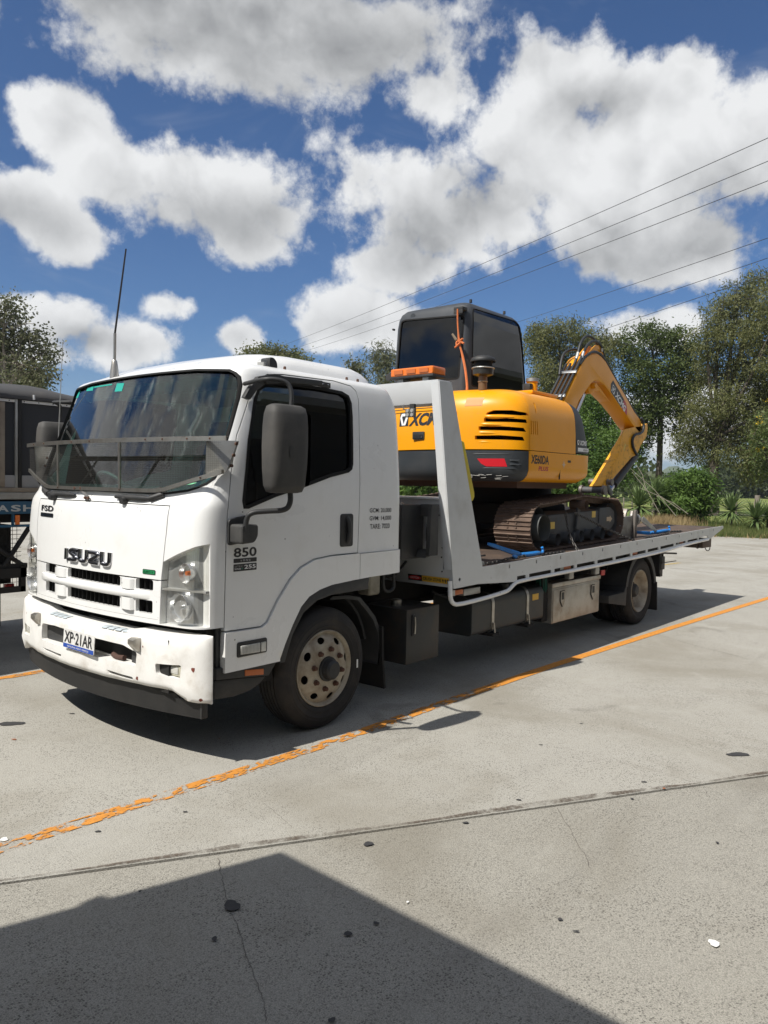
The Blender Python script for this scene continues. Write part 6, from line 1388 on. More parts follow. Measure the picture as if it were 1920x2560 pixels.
hose([(7.62, 1.03, 3.45), (7.66, 1.0, 3.36), (7.9, .99, 3.24), (8.15, .98, 3.10), (8.22, .98, 3.05)], .020); hose([(7.62, .97, 3.42), (7.75, .98, 3.34), (7.95, .975, 3.235)], .018)
MB().tube([(7.62, 1.06, 3.40), (8.24, 1.06, 3.055)], .052, 12).obj('stick_cylinder', ED, bo, smooth=40); MB().tube([(8.24, 1.06, 3.055), (8.85, 1.04, 2.73)], .03, 12).obj('stick_rod', CHROME, bo, smooth=40)
for (x, z) in ((6.78, 3.42), (6.82, 3.46)): pass
for y, x, z in ((.985, 6.765, 3.44), (.925, 6.80, 3.45)): MB().tube([(x-.03, y, z-.05), (x+.02, y, z+.04)], .022, 8).obj('hose_fitting', FIT, bo)
for (x, z) in ((6.575, 3.19), (6.275, 2.855)): MB().prism([(x-.03, z+.0), (x+.0, z+.035), (x+.02, z+.018), (x-.01, z-.017)], 'xz', .895, 1.13).obj('hose_clamp', FIT, bo, bevel=.004)
b = MB(); b.box(8.66, 8.76, .95, 1.10, 2.735, 2.80); b.obj('boom_end_block', EY, bo, bevel=.008)
SN = [(8.126, 2.558), (8.029, 2.467), (7.989, 2.207), (7.507, 1.811), (7.43, 1.746), (7.515, 1.70), (7.785, 1.832), (8.447, 2.171), (8.649, 2.222), (8.784, 2.36), (9.004, 2.512), (9.043, 2.643), (9.021, 2.712), (8.824, 2.666), (8.6, 2.64)]
SF = [(8.45, 2.58), (8.40, 2.493), (8.00, 2.18), (7.50, 1.80), (7.41, 1.737)]+SN[5:]
b = MB(); b.loft([[(x, .90, z) for x, z in SN], [(x, 1.07, z) for x, z in SF]]); stk = b.obj('stick', EYW, ex, bevel=.008)
b = MB(); b.tube([(7.44, .86, 1.685), (7.44, 1.20, 1.685)], .045, 16); b.obj('bucket_pin', FRM, stk, smooth=40)
for y in (.86, 1.19): MB().lathe([(-.02, 0), (-.02, .065), (.02, .065), (.02, 0)], (7.44, y, 1.685), 'y', 18).obj('pin_boss', BLD, stk, smooth=40)
MB().lathe([(-.06, 0), (-.06, .046), (-.04, .050), (-.035, .040), (.0, .040), (.005, .050), (.28, .050)], (7.63, .885, 1.795), 'y', 18).obj('link_pin', BLD, stk, smooth=40)
MB().tube([(8.76, .985, 2.20), (8.03, .985, 1.765)], .060, 16).obj('bucket_cylinder', ED, stk, smooth=40); MB().tube([(8.03, .985, 1.765), (7.86, .985, 1.66)], .034, 10).obj('bucket_rod', CHROME, stk)
for y in (.93, 1.10): MB().prism(round_poly([(7.60, 1.83), (7.68, 1.82), (7.90, 1.66), (7.88, 1.60), (7.80, 1.62)], .02), 'xz', y, y+.025).obj('bucket_link', ED, stk, bevel=.004)
hose([(8.76, .90, 2.78), (8.84, .885, 2.70), (8.80, .875, 2.58), (8.66, .875, 2.53), (8.50, .875, 2.52), (8.40, .88, 2.44), (8.43, .88, 2.33), (8.60, .885, 2.22)], .020, stk)
poly_decal('stick_label', [(0, 0), (.06, .10), (.02, .12), (-.03, .03)], LBL, stk, (8.17, .8985, 2.25), (1, 0, 0), FZ)

# ================================================================== PARKED CURTAIN TRAILER behind
tr_ = mk_empty('flat_trailer', (-1.5, 4.7, 0), 'dark tarped flat-deck trailer with blue side board parked behind the cab', 'trailer')
TARP = mat('charcoal_tarp', (.050, .050, .052), .8, dirt=.5, dirtcol=(.11, .10, .09), dscale=2.5); CURT = mat('dark_curtain', (.030, .032, .037), .75, dirt=.3, dirtcol=(.05, .05, .05), dscale=2)
TIM = mat('grey_timber', (.27, .23, .18), .85, dirt=.6, dirtcol=(.14, .10, .07), dscale=8, grain=.4, gscale=30); WBD = mat('faded_white_board', (.30, .30, .30), .6, dirt=.5, dirtcol=(.25, .23, .2), dscale=5)
BLB = mat('blue_side_board', (.02, .10, .19), .5, dirt=.4, dirtcol=(.05, .08, .10), dscale=6); UND = mat('trailer_underframe', (.016, .016, .016), .8, dirt=.4, dirtcol=(.04, .035, .03), dscale=5)
TY, TY2, TX0_, TX1_ = 3.45, 5.88, -8.0, 2.9
MB().box(TX0_, TX1_, TY+.05, TY2-.05, 1.52, 1.59).obj('deck', TIM, tr_)
for i in range(12): a = TX0_+i*.9; MB().box(a+.004, a+.892, TY-.004, TY+.05, 1.583, 1.621).obj('deck_plank', TIM, tr_, bevel=.003)
for i in range(12): a = TX0_+i*.9; MB().box(a+.004, a+.892, TY2-.05, TY2, 1.583, 1.621).obj('deck_plank', TIM, tr_)
MB().box(TX0_, TX1_, TY-.008, TY+.04, 1.515, 1.578).obj('edge_rail', GAL, tr_, bevel=.004)
MB().box(TX0_, TX1_, TY+.012, TY+.03, 1.622, 1.734).obj('drop_board', WBD, tr_, bevel=.003)
MB().box(TX0_, TX1_, TY+.03, TY+.045, 1.734, 2.46).obj('curtain', CURT, tr_); MB().box(TX0_, TX1_, TY2-.045, TY2-.03, 1.62, 2.46).obj('curtain', CURT, tr_); MB().box(TX1_-.03, TX1_-.015, TY+.05, TY2-.05, 1.62, 2.46).obj('curtain', CURT, tr_)
MB().box(TX0_, TX1_, TY+.012, TY+.03, 2.397, 2.420).obj('strap_rail', WST, tr_)
for i in range(80): x = TX0_+.06+i*.135; MB().lathe([(-.002, 0), (-.002, .005), (0, .006)], (x, TY+.012, 2.4085), 'y', 6).obj('rail_rivet', INK, tr_)
x = TX0_+.15
for k_, x in enumerate([.493-1.25*i for i in range(7)] + [1.80]):
    MB().box(x-.012, x+.03, TY-.0, TY+.03, 1.625, 2.392).obj('stake', TIM, tr_, bevel=.004)
for x in [.628-1.25*i for i in range(7)]+[1.9]:
    MB().box(x-.012, x+.012, TY+.005, TY+.03, 1.60, 2.425).obj('stake', GAL, tr_, bevel=.003); MB().box(x+.014, x+.046, TY-.002, TY+.03, 1.60, 2.425).obj('stake', UND, tr_, bevel=.003)
# tarp roof with sagging folds and a drop edge
rg = []; nx = 70
for i in range(nx+1):
    x = TX0_+(TX1_-TX0_+.02)*i/nx; s_ = .016*sin(x*3.1)+.010*sin(x*7.3+1)
    rg.append([(x, TY-.012, 2.425), (x, TY-.014, 2.462+s_*.3), (x, TY+.05, 2.505+s_), (x, TY+.35, 2.56+s_*1.2+.02*sin(x*2)), (x, TY+.9, 2.60+s_), (x, 4.66, 2.64+s_*.5), (x, TY2-.9, 2.60), (x, TY2-.3, 2.55), (x, TY2+.012, 2.46), (x, TY2+.012, 2.42)])
MB().loft(rg, False, False, False).obj('tarp_roof', TARP, tr_, smooth=60, fixn=False)
for x in (.775, -.5, -1.8, -3.1): MB().box(x-.008, x+.008, TY-.022, TY-.014, 2.43, 2.475).obj('tarp_clip', WST, tr_)
MB().box(TX0_, TX1_, TY+.002, TY+.02, 1.382, 1.497).obj('side_board', BLB, tr_, bevel=.003)
for i, (ch, x0, x1) in enumerate((('A', .452, .555), ('S', .575, .665), ('H', .685, .785))):
    letters('board_lettering', ch, mat('silver_letter', (.48, .50, .50), .45), tr_, (x0, TY-.0005, 1.404), (1, 0, 0), FZ, .060, x1-x0, off=.03)
MB().box(.609, .648, TY-.02, TY+.0, 1.285, 1.372).obj('side_marker', AMBER, tr_, bevel=.006)
for x in (-2.0, -4.2): MB().box(x-.02, x+.02, TY-.02, TY, 1.285, 1.372).obj('side_marker', AMBER, tr_, bevel=.006)
MB().box(.59, .605, TY-.005, TY+.03, 1.27, 1.38).obj('marker_bracket', BLB, tr_)
MB().box(TX0_, TX1_, TY+.0, TY+.05, 1.262, 1.283).obj('lower_rail', BLB, tr_)
MB().box(TX0_, TX1_, TY+.10, TY2-.1, 1.30, 1.50).obj('underframe', UND, tr_)
# pallet cage under the deck with crossed braces and wire sides
MB().box(TX0_, .735, TY+.02, TY+.06, .880, .925).obj('cage_rail', UND, tr_); MB().box(TX0_, .708, TY+.0, TY+.05, .665, .715).obj('cage_rail', UND, tr_); MB().box(TX0_, .72, TY+.0, TY+.05, .80, .885).obj('cage_rail', UND, tr_)
for a, b_ in (((.20, 1.262), (.72, .89)), ((.76, 1.262), (.52, .90)), ((-.3, 1.262), (.2, .90)), ((.2, 1.262), (-.3, .9))): MB().tube([(a[0], TY+.03, a[1]), (b_[0], TY+.03, b_[1])], .022, 6).obj('brace', UND, tr_)
MB().box(.665, .712, TY+.0, TY+.05, .665, .90).obj('cage_post', UND, tr_); MB().box(-.2, -.16, TY+.0, TY+.05, .665, 1.27).obj('cage_post', UND, tr_)
b = MB()
for i in range(40): x = -.9+i*.04; b.tube([(x, TY+.07, .70), (x, TY+.07, 1.26)], .0025, 4, caps=False)
for i in range(14): z = .71+i*.04; b.tube([(-.9, TY+.071, z), (.70, TY+.071, z)], .0025, 4, caps=False)
tag(b.obj('wire_side', UND, tr_), kind='stuff')
MB().box(-6, .62, TY+.10, TY2-.2, .74, 1.28).obj('cage_fill', UND, tr_); MB().box(.40, .70, TY+.30, TY+.34, .90, 1.26).obj('cage_back', UND, tr_)  # dark box and panel fill the space behind the wires
MB().box(.565, .645, TY+.09, TY+.12, .700, .735).obj('red_tag', REDS, tr_)
for x in (-4.2, -5.4):
    for y in (TY+.05, TY2-.30):
        b = MB(); b.lathe([(0, .25), (0, .36), (.02, .44), (.05, .47), (.22, .47), (.25, .44), (.27, .36), (.27, .25)], (x, y, .47), 'y', 36); tw = b.obj('wheel', TYRE, tr_, smooth=40); b = MB(); b.lathe([(.02, .26), (.09, .22), (.10, 0)], (x, y, .47), 'y', 30); b.obj('rim', RIM, tw, smooth=40)
for y in (TY+.4, TY2-.5): MB().box(1.2, 1.32, y, y+.12, -.0, 1.30).obj('landing_leg', UND, tr_)

# ================================================================== VEGETATION AND FAR SETTING
def ray_(px, py): return rt2*((px-960)/FPX) + up2*((1280-py)/FPX) + fw
def at(px, py, dist):
    d = ray_(px, py); return CAM + d*(dist/hypot(d.x, d.y))
def leafmat(name, a, b_, trans=0.35, rough=.55):
    m, k = newmat(name)
    n1 = k.noise(k.pos, .9, 3, .6); gi = k.n('ShaderNodeNewGeometry'); rnd = gi.outputs['Random Per Island']
    c = k.mix(k.m('ADD', k.m('MULTIPLY', rnd, .45), k.ss(n1, .40, .62, 0, .55)), a, b_)
    setp(k, Base_Color=c, Roughness=rough, Specular_IOR_Level=.35)
    tl = k.n('ShaderNodeBsdfTranslucent', i={'Color': c}); mx = k.n('ShaderNodeMixShader', i={0: trans})
    k.t.links.new(k.p.outputs[0], mx.inputs[1]); k.t.links.new(tl.outputs[0], mx.inputs[2]); k.t.links.new(mx.outputs[0], k.o.inputs[0]); return m
GUML = leafmat('gum_leaves', (.085, .100, .036), (.200, .200, .078)); DKL = leafmat('dark_leaves', (.050, .078, .022), (.130, .165, .048)); BRL = leafmat('bright_leaves', (.050, .105, .020), (.150, .235, .050), .4)
GREYL = leafmat('dusty_leaves', (.080, .092, .050), (.17, .175, .095)); YUCL = leafmat('yucca_leaves', (.08, .13, .045), (.22, .29, .11), .2, .4); HEDL = leafmat('far_leaves', (.036, .052, .022), (.08, .10, .042))
DRYL = leafmat('dry_grass', (.28, .20, .10), (.42, .33, .17), .3, .8); GRSL = leafmat('green_grass', (.08, .12, .03), (.17, .19, .06), .4, .7); YELF = leafmat('yellow_flowers', (.65, .45, .02), (.8, .6, .05), .2)
BARK = mat('pale_gum_bark', (.24, .21, .175), .85, dirt=.6, dirtcol=(.10, .08, .065), dscale=5); BARKD = mat('dark_bark', (.075, .060, .048), .9, dirt=.4, dirtcol=(.03, .025, .02), dscale=4); DEADW = mat('dead_wood', (.30, .26, .21), .9)
def leaf_cloud(b, q, c, rx, ry, rz, n, ls, lw, droop, clump=7, cr=.5):
    """small leaf faces gathered in clumps inside an ellipsoid"""
    g = np.random.default_rng(q.randrange(1 << 30)); nc = max(1, n//clump)
    v = g.normal(size=(nc, 3)); v /= np.linalg.norm(v, axis=1)[:, None]; v *= (g.random(nc)**.45)[:, None]
    cc = np.array(c)+v*np.array([rx, ry, rz])
    N = nc*clump; sz = g.uniform(.6, 1.35, nc)
    off = g.normal(size=(N, 3))*np.array([cr, cr, cr*.7])*np.repeat(sz, clump)[:, None]
    p = np.repeat(cc, clump, 0)+off
    d = g.normal(size=(N, 3))*np.array([1, 1, .7])-np.array([0, 0, droop]); d /= np.linalg.norm(d, axis=1)[:, None]
    s_ = np.cross(d, g.normal(size=(N, 3))); s_ /= np.linalg.norm(s_, axis=1)[:, None]+1e-9
    L_ = (ls*g.uniform(.7, 1.3, N))[:, None]; w_ = (lw*g.uniform(.7, 1.3, N))[:, None]; m_ = p+d*L_*.45
    b.a.append(np.stack([p, m_+s_*w_, p+d*L_, m_-s_*w_], 1))
def tree(name, label, base, trunk_r, lobes, dist, leafm, barkm, n, ls, lw, droop=.5, cr=.5, clump=7, group=None, seed=1, trunk_top=None, cat='tree', spread=1.0, limbs=True, bare=0):
    q = random.Random(seed); sc = dist/FPX
    root = mk_empty(name, (base.x, base.y, base.z), label, cat, group)
    cs = []; area = sum(l[2]*l[3] for l in lobes)
    b = LB()
    for (px, py, rx, ry) in lobes:
        c = at(px, py, dist+q.uniform(-1.0, 1.2)*rx*sc*spread); cs.append((c, rx*sc, ry*sc))
        leaf_cloud(b, q, c, rx*sc, rx*sc*spread, ry*sc, int(n*rx*ry/area), ls, lw, droop, clump, cr)
    tt = trunk_top or Vector((base.x, base.y, min(c.z for c, _, _ in cs)))
    t_ = MB(); mid = (base+tt)/2+Vector((q.uniform(-.2, .2), q.uniform(-.2, .2), 0)); t_.tube(smooth_path([base-Vector((0, 0, .3)), base+(mid-base)*.3, mid, tt], 2), [trunk_r*(1-.5*i/15) for i in range(14)][:len(smooth_path([base, base, mid, tt], 2))], 9)
    if limbs:
        for c, r1, r2 in cs:
            m_ = tt+(c-tt)*.5+Vector((q.uniform(-.3, .3), q.uniform(-.3, .3), q.uniform(.1, .5)*r2)); P = smooth_path([tt-Vector((0, 0, .4)), m_, c+Vector((0, 0, r2*.4))], 2)
            t_.tube(P, [trunk_r*.42*(1-.8*i/(len(P)-1)) for i in range(len(P))], 5)
            for k_ in range(4+bare):
                e = c+Vector((q.uniform(-1, 1)*r1, q.uniform(-1, 1)*r1, q.uniform(-.6, 1)*r2)); s0 = P[len(P)//2+q.randrange(len(P)//2)]; mm = (s0+e)/2+Vector((0, 0, q.uniform(-.1, .3))); Q = smooth_path([s0, mm, e], 1)
                t_.tube(Q, [trunk_r*.13*(1-.75*i/(len(Q)-1)) for i in range(len(Q))], 4)
    t_.obj('trunk', barkm, root, smooth=60, fixn=False)
    if b.v: b.obj('crown', leafm, root, fixn=False)
    return root
def gnd(px, dist): p = at(px, 1222, dist); p.z = -.06; return p
tree('gum_tree', 'sparse tree with pale twisting limbs above the tarped trailer', gnd(15, 34), .22, [(15, 790, 55, 60), (75, 850, 50, 40), (115, 890, 36, 32), (15, 870, 60, 50), (60, 930, 70, 40), (100, 945, 35, 25), (-60, 820, 70, 90), (-40, 930, 70, 60)], 34, GREYL, BARK, 9500, .13, .045, .3, .20, 14, 'trees beyond the yard', 11, bare=5)
tree('dense_tree', 'dense dark tree at the left edge behind the trailer', gnd(-20, 40), .25, [(-5, 925, 46, 36), (-60, 900, 60, 60), (60, 952, 40, 22)], 40, DKL, BARKD, 16000, .15, .05, .1, .3, 16, 'trees beyond the yard', 12)
tree('round_tree', 'rounded tree top showing above the truck cab roof', gnd(695, 78), .4, [(635, 895, 32, 22), (680, 890, 42, 24), (730, 905, 38, 26), (760, 920, 22, 24), (690, 940, 80, 30), (610, 905, 16, 12)], 78, GUML, BARKD, 12000, .28, .08, .1, .5, 8, 'trees beyond the yard', 13)
tree('dead_tree', 'half dead tree with bare twigs above the headboard', gnd(890, 50), .16, [(888, 930, 16, 34), (892, 965, 20, 22)], 50, GREYL, DEADW, 1300, .22, .06, .1, .25, 7, 'trees beyond the yard', 14)
q = random.Random(4); b = MB()
o0 = at(888, 985, 50)
for i in range(26):
    t = q.uniform(-1, 1); e = at(888+t*48+q.uniform(-8, 8), 866+abs(t)*45+q.uniform(0, 40), 50+q.uniform(-1.2, 1.2)); m_ = o0*.45+e*.55+Vector((q.uniform(-.15, .15), q.uniform(-.15, .15), 0)); b.tube(smooth_path([o0, m_, e], 1), [.035, .026, .016, .008], 4)
b.obj('bare_branches', DEADW, [o for o in bpy.data.objects if o.name.startswith('dead_tree')][0], fixn=False)
tree('she_oak', 'thin feathery tree left of the excavator cab', gnd(965, 44), .14, [(955, 880, 22, 25), (972, 905, 26, 32), (945, 915, 20, 20), (965, 960, 30, 40), (935, 890, 12, 12)], 44, GREYL, BARKD, 2600, .30, .026, .9, .32, 8, 'trees beyond the yard', 15, bare=4)
tree('gum_tree', 'olive gum tree between the excavator cab and boom', gnd(1410, 58), .35, [(1395, 835, 60, 40), (1460, 860, 60, 42), (1350, 870, 45, 50), (1420, 920, 80, 50), (1500, 900, 45, 55), (1370, 950, 50, 50), (1520, 860, 30, 30), (1345, 830, 30, 25), (1480, 980, 60, 40), (1400, 1000, 80, 50), (1345, 1040, 60, 50)], 58, GUML, BARKD, 34000, .25, .034, .8, .34, 36, 'trees beyond the yard', 16)
tree('pinnate_tree', 'bright green feathery tree directly behind the excavator boom', gnd(1490, 42), .14, [(1475, 1010, 45, 40), (1505, 1060, 55, 50), (1455, 1090, 40, 50), (1530, 1120, 50, 50), (1480, 1150, 60, 50), (1540, 1180, 50, 40), (1440, 1170, 40, 40)], 42, BRL, BARKD, 24000, .15, .034, .25, .25, 9, 'trees beyond the yard', 17)
tree('tall_tree', 'tall open tree with bare lower trunk right of the boom', gnd(1643, 60), .30, [(1620, 845, 70, 36), (1690, 860, 55, 36), (1580, 905, 45, 36), (1650, 920, 75, 40), (1720, 900, 40, 40), (1600, 965, 55, 36), (1680, 975, 65, 36), (1730, 960, 30, 36), (1630, 1020, 60, 30), (1700, 1030, 50, 26), (1585, 1035, 35, 30), (1605, 1085, 45, 26), (1600, 1130, 32, 26), (1575, 1100, 26, 30), (1625, 1060, 40, 24), (1690, 1075, 22, 14), (1560, 860, 26, 26)], 60, DKL, BARKD, 30000, .19, .055, .2, .30, 34, 'trees beyond the yard', 18, trunk_top=at(1652, 1010, 60))
tree('gum_tree', 'large grey-green gum tree filling the right edge', gnd(1787, 56), .42, [(1900, 715, 50, 42), (1850, 755, 60, 45), (1800, 790, 45, 45), (1890, 800, 70, 50), (1765, 860, 45, 45), (1830, 860, 75, 55), (1910, 880, 60, 60), (1780, 930, 65, 45), (1860, 950, 75, 50), (1920, 980, 60, 60), (1800, 1000, 70, 40), (1750, 1050, 45, 40), (1850, 1040, 80, 45), (1920, 1070, 50, 60), (1790, 1085, 70, 36), (1740, 1110, 45, 30), (1870, 1110, 75, 40), (1765, 1135, 40, 24), (1840, 1140, 60, 30), (1905, 1150, 50, 36), (1715, 1095, 30, 26), (1880, 1180, 46, 26), (1700, 1130, 22, 18), (1960, 820, 80, 120), (1970, 1000, 80, 120)], 56, GUML, BARKD, 66000, .25, .032, 1.0, .34, 40, 'trees beyond the yard', 19, trunk_top=at(1792, 1080, 56))
tree('flowering_tree', 'small yellow-flowered tree at the right edge', gnd(1925, 44), .10, [(1915, 1060, 26, 30), (1905, 1110, 30, 30), (1920, 1160, 36, 40), (1940, 1090, 40, 60)], 44, DKL, BARKD, 2200, .18, .05, .3, .25, 8, 'trees beyond the yard', 20)
q = random.Random(8); b = LB()
for px, py in ((1916, 1002), (1903, 1046), (1895, 1058), (1910, 1056), (1893, 1122), (1908, 1120)): leaf_cloud(b, q, at(px, py, 43.2), .08, .08, .08, 14, .07, .03, 0, 7, .06)
b.obj('blossom', YELF, [o for o in bpy.data.objects if o.name.startswith('flowering_tree')][0], fixn=False)
# low growth along the paddock edge
tree('feathery_shrub', 'rounded bright green shrub between the yuccas at the yard edge', gnd(1712, 38), .08, [(1705, 1205, 30, 22), (1745, 1190, 26, 16), (1765, 1205, 20, 16), (1675, 1222, 28, 18), (1722, 1235, 40, 22), (1762, 1240, 26, 18), (1665, 1252, 24, 16), (1700, 1262, 36, 22), (1745, 1268, 30, 18), (1695, 1292, 32, 18), (1730, 1300, 32, 14)], 38, BRL, BARKD, 13000, .24, .030, .55, .20, 9, 'shrubs at the yard edge', 21, cat='shrub')
for i, (px, py, rx, ry, d, lab) in enumerate([(1040, 1205, 46, 30, 30, 'leafy shrub seen through the headboard opening'), (1350, 1215, 40, 28, 34, 'broad leaved shrub seen under the excavator near its slew ring'), (1430, 1205, 45, 34, 33, 'broad leaved shrub seen under the excavator boom'), (1125, 1220, 60, 34, 36, 'leafy shrub hidden mostly behind the headboard post'), (1245, 1225, 70, 34, 37, 'dark shrub behind the excavator counterweight')]):
    tree('leafy_shrub', lab, gnd(px, d), .04, [(px, py, rx, ry), (px-rx*.5, py+12, rx*.6, ry*.8), (px+rx*.5, py+8, rx*.6, ry*.8)], d, BRL if i != 4 else DKL, BARKD, 1300, .26, .075, .5, .22, 6, 'shrubs at the yard edge', 30+i, cat='shrub')
yl = MB(); n = 6
for i in range(n):
    t0 = i/(n-1); w_ = .056*(1-t0**2.2)*(0.55+1.5*t0*(1-t0)+.25); z = -.10*t0**2.2; yl.v += [(t0, -w_, z+.012), (t0, 0, z), (t0, w_, z+.012)]
for i in range(n-1): yl.f += [(3*i, 3*i+3, 3*i+4, 3*i+1), (3*i+1, 3*i+4, 3*i+5, 3*i+2)]; yl.mi += [0, 0]
YLEAF = yl.mesh('leaf', YUCL)
def yucca(label, heads, seed):
    q = random.Random(seed); b0 = gnd(heads[0][0], heads[0][3]); root = mk_empty('yucca', b0, label, 'yucca', 'yuccas at the yard edge')
    for px, py, r, dist, nl in heads:
        c = at(px, py, dist); L_ = r*dist/FPX
        MB().tube([(c.x, c.y, -.1), (c.x+.03, c.y, c.z*.5), tuple(c)], [.07, .06, .06], 7).obj('stem', BARKD, root)
        for i in range(nl):
            t = i*2.39996; e = q.uniform(-.75, 1.45) if i > nl*.3 else q.uniform(.5, 1.5)
            d = Vector((cos(t)*cos(e), sin(t)*cos(e), sin(e))); m_ = d.to_track_quat('X', 'Z').to_matrix().to_4x4() @ Matrix.Scale(L_*q.uniform(.8, 1.12), 4); m_.translation = c
            o = bpy.data.objects.new('leaf', YLEAF); COL.objects.link(o); place(o, root, m_)
yucca('tall yucca with two spiky heads just behind the tray end', [(1597, 1266, 56, 36, 130), (1640, 1236, 46, 37, 100)], 1)
yucca('single-headed yucca standing right of the rounded shrub', [(1828, 1278, 46, 37, 120)], 2)
yucca('low spreading yucca at the right edge of the picture', [(1890, 1298, 46, 35, 110), (1920, 1294, 40, 35.5, 80)], 3)
# fallen grey branches
q = random.Random(6); b = MB()
for a, e in (((1575, 1170), (1690, 1290)), ((1580, 1180), (1650, 1285)), ((1600, 1220), (1700, 1275)), ((1590, 1160), (1615, 1225)), ((1640, 1240), (1720, 1285))):
    b.tube([at(a[0], a[1], 35.3), at((a[0]+e[0])/2+4, (a[1]+e[1])/2-5, 35.2), at(e[0], e[1], 35.2)], [.007, .010, .014], 5)
tag(b.obj('fallen_branch', DEADW, None, fixn=False), 'bare grey fallen branch leaning through the yucca behind the tray end', 'branch')
# fence: posts and wires
POSTM = mat('fence_post_wood', (.22, .19, .16), .9, dirt=.5, dscale=6)
fe = mk_empty('wire_fence', gnd(1700, 48), 'post and wire paddock fence behind the shrubs', 'fence')
F0, F1 = at(1560, 1222, 52), at(1990, 1222, 46); F0.z = F1.z = 0
for i, t in enumerate((.0, .06, .20, .32, .50, .70, .80, .95)):
    p = F0+(F1-F0)*t; h = 1.25 if i % 2 else 1.1; MB().tube([(p.x, p.y, -.2), (p.x+.03, p.y, h)], [.075 if i in (3, 6) else .05]*2, 8).obj('post', POSTM, fe)
for h in (.35, .7, 1.02): MB().tube([tuple(F0+Vector((0, 0, h))), tuple(F1+Vector((0, 0, h)))], .007, 4).obj('wire', GAL, fe)
p = at(1055, 1205, 31); MB().tube([(p.x, p.y, 0), (p.x, p.y, p.z+.25)], .05, 8).obj('post', POSTM, fe)
fp_ = at(1893, 1262, 40); b = MB(); b.tube([(fp_.x, fp_.y, -.1), (fp_.x, fp_.y, at(1893, 1238, 40).z)], .12, 10); tag(b.obj('timber_stump', POSTM, None), 'short weathered timber post beside the right-hand yucca', 'post')
# grass fringe: one mass
q = random.Random(2); b = MB(); b2 = MB()
def blade(bb, p, h, lean):
    a = q.uniform(0, 2*pi); s_ = Vector((cos(a), sin(a), 0))*.02; t = p+Vector((q.gauss(0, lean), q.gauss(0, lean), h)); k_ = len(bb.v)
    bb.v += [tuple(p-s_), tuple(p+s_), tuple(t)]; bb.f.append((k_, k_+1, k_+2)); bb.mi.append(0)
for i in range(19000):
    px = q.uniform(1480, 1990); d = 30.5+abs(q.gauss(0, 1))*6; p = gnd(px, d); blade(b2, p, q.uniform(.08, .34)*(1+.03*(d-30)), .08)
for i in range(4500):
    if q.random() < .75: px = q.gauss(1665, 35); d = q.uniform(33, 37); h = q.uniform(.25, .75)
    else: px = q.uniform(1560, 1990); d = q.uniform(30, 35); h = q.uniform(.05, .30)
    blade(b, gnd(px, d), h, .14)
tag(b2.obj('verge_grass', GRSL, None, fixn=False), 'green grass growing along the edge of the yard', 'grass', kind='stuff'); tag(b.obj('dry_grass', DRYL, None, fixn=False), 'straw coloured dry grass along the edge of the yard', 'grass', kind='stuff')
# far tree belts and hills
q = random.Random(3); b = LB()
for i in range(150):
    px = 1480+i*3.6+q.uniform(-2, 2); d = q.uniform(300, 380); c = at(px, 1222-q.uniform(6, 20), d); leaf_cloud(b, q, c, q.uniform(4, 8), 5, q.uniform(2, 4.5), 110, 1.3, .55, .1, 8, 1.3)
for i in range(60):
    px = 1770+i*4+q.uniform(-3, 3); d = q.uniform(180, 215); c = at(px, 1200+q.uniform(-16, 14), d); leaf_cloud(b, q, c, q.uniform(2.5, 5), 4, q.uniform(2.5, 5), 150, 1.0, .45, .1, 8, .9)
for i in range(120):
    px = -60+i*14; d = q.uniform(95, 130); c = at(px, 1215-q.uniform(0, 30), d); leaf_cloud(b, q, c, 4, 4, q.uniform(2, 3.5), 110, .8, .35, .1, 8, .8)
tag(b.obj('far_wood', HEDL, None, fixn=False), 'dark belt of far trees along the end of the paddock', 'wood', kind='stuff')
m, k = newmat('wooded_hill'); nz = k.noise(k.pos, .012, 6, .65); nz2 = k.noise(k.pos, .0035, 4, .6)
c = k.mix(k.ss(nz, .4, .62), (.030, .045, .020), (.075, .10, .045)); c = k.mix(k.ss(nz2, .5, .62, 0, .8), c, (.12, .15, .06)); setp(k, Base_Color=c, Roughness=.95, Specular_IOR_Level=.05); HILLM = m
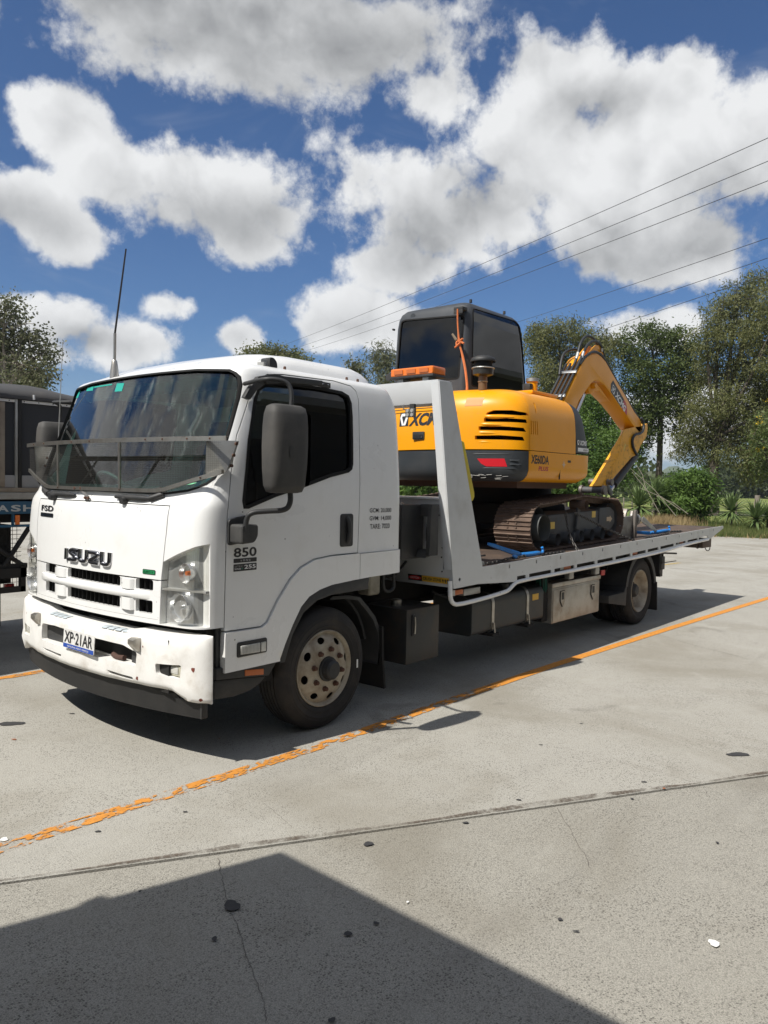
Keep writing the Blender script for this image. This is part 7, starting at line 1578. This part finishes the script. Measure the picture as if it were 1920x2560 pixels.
def hill(px0, px1, tops, dist, depth):
    b = MB(); n = 60; rows = []
    for r_ in range(9):
        t = r_/8; row = []
        for i in range(n+1):
            px = px0+(px1-px0)*i/n; d = dist+depth*t; hh = 0
            for (cx_, w_, py) in tops: hh = max(hh, (at(cx_, py, dist).z)*math.exp(-((px-cx_)/w_)**2))
            hh *= sin(min(1, t*1.25)*pi/2)*(1 if t < .8 else 1-(t-.8)); p = at(px, 1222, d); row.append((p.x, p.y, -1+hh+R.uniform(-.02, .03)*hh))
        rows.append(row)
    b.loft(rows, False, False, False); return tag(b.obj('hill', HILLM, None, smooth=80, fixn=False), kind='structure')
hill(900, 2300, [(1682, 55, 1146), (1610, 60, 1163), (1760, 70, 1160), (1860, 90, 1158), (1500, 120, 1165), (1990, 120, 1160), (1250, 200, 1170)], 1500, 500)
# power lines
WIRM = mat('power_line', (.05, .05, .055), .5)
for i, (a, e, d0, d1, lab) in enumerate([((1920, 345), (700, 866), 38, 110, 'topmost'), ((1920, 403), (735, 872), 38, 110, 'second from the top'), ((1920, 452), (775, 874), 38, 110, 'third from the top'), ((1920, 595), (1060, 872), 42, 120, 'fourth from the top'), ((1920, 645), (1010, 935), 42, 120, 'second from the bottom'), ((1920, 685), (1010, 975), 42, 120, 'lowest')]):
    A_, B_ = at(a[0], a[1], d0), at(e[0], e[1], d1); A2 = A_-(B_-A_)*.35; B2 = B_+(B_-A_)*.25; P = []
    for j in range(41):
        t = j/40; p = A2+(B2-A2)*t; u = (t-.219)/(.844-.219); p.z += -4*.55*u*(1-u)*.6; P.append(p)
    tag(MB().tube(P, .017, 5).obj('power_line', WIRM, None), f'thin dark power line crossing the sky, {lab} of six', 'power line', 'power lines crossing the sky')

# ------------------------------------------------------------------ the air: far hills fade to blue
m = bpy.data.materials.new('air'); m.use_nodes = True; t = m.node_tree; t.nodes.clear(); k = NT(t)
pv = k.n('ShaderNodeVolumePrincipled', i={'Color': (0.80, 0.90, 1.0, 1), 'Density': 0.00026, 'Anisotropy': 0.3}); mo = k.n('ShaderNodeOutputMaterial'); t.links.new(pv.outputs[0], mo.inputs['Volume'])
tag(MB().box(-950, 3400, -950, 3400, -3, 72).obj('haze', m), 'thin blue summer haze over the whole yard and paddock', 'haze', kind='stuff')
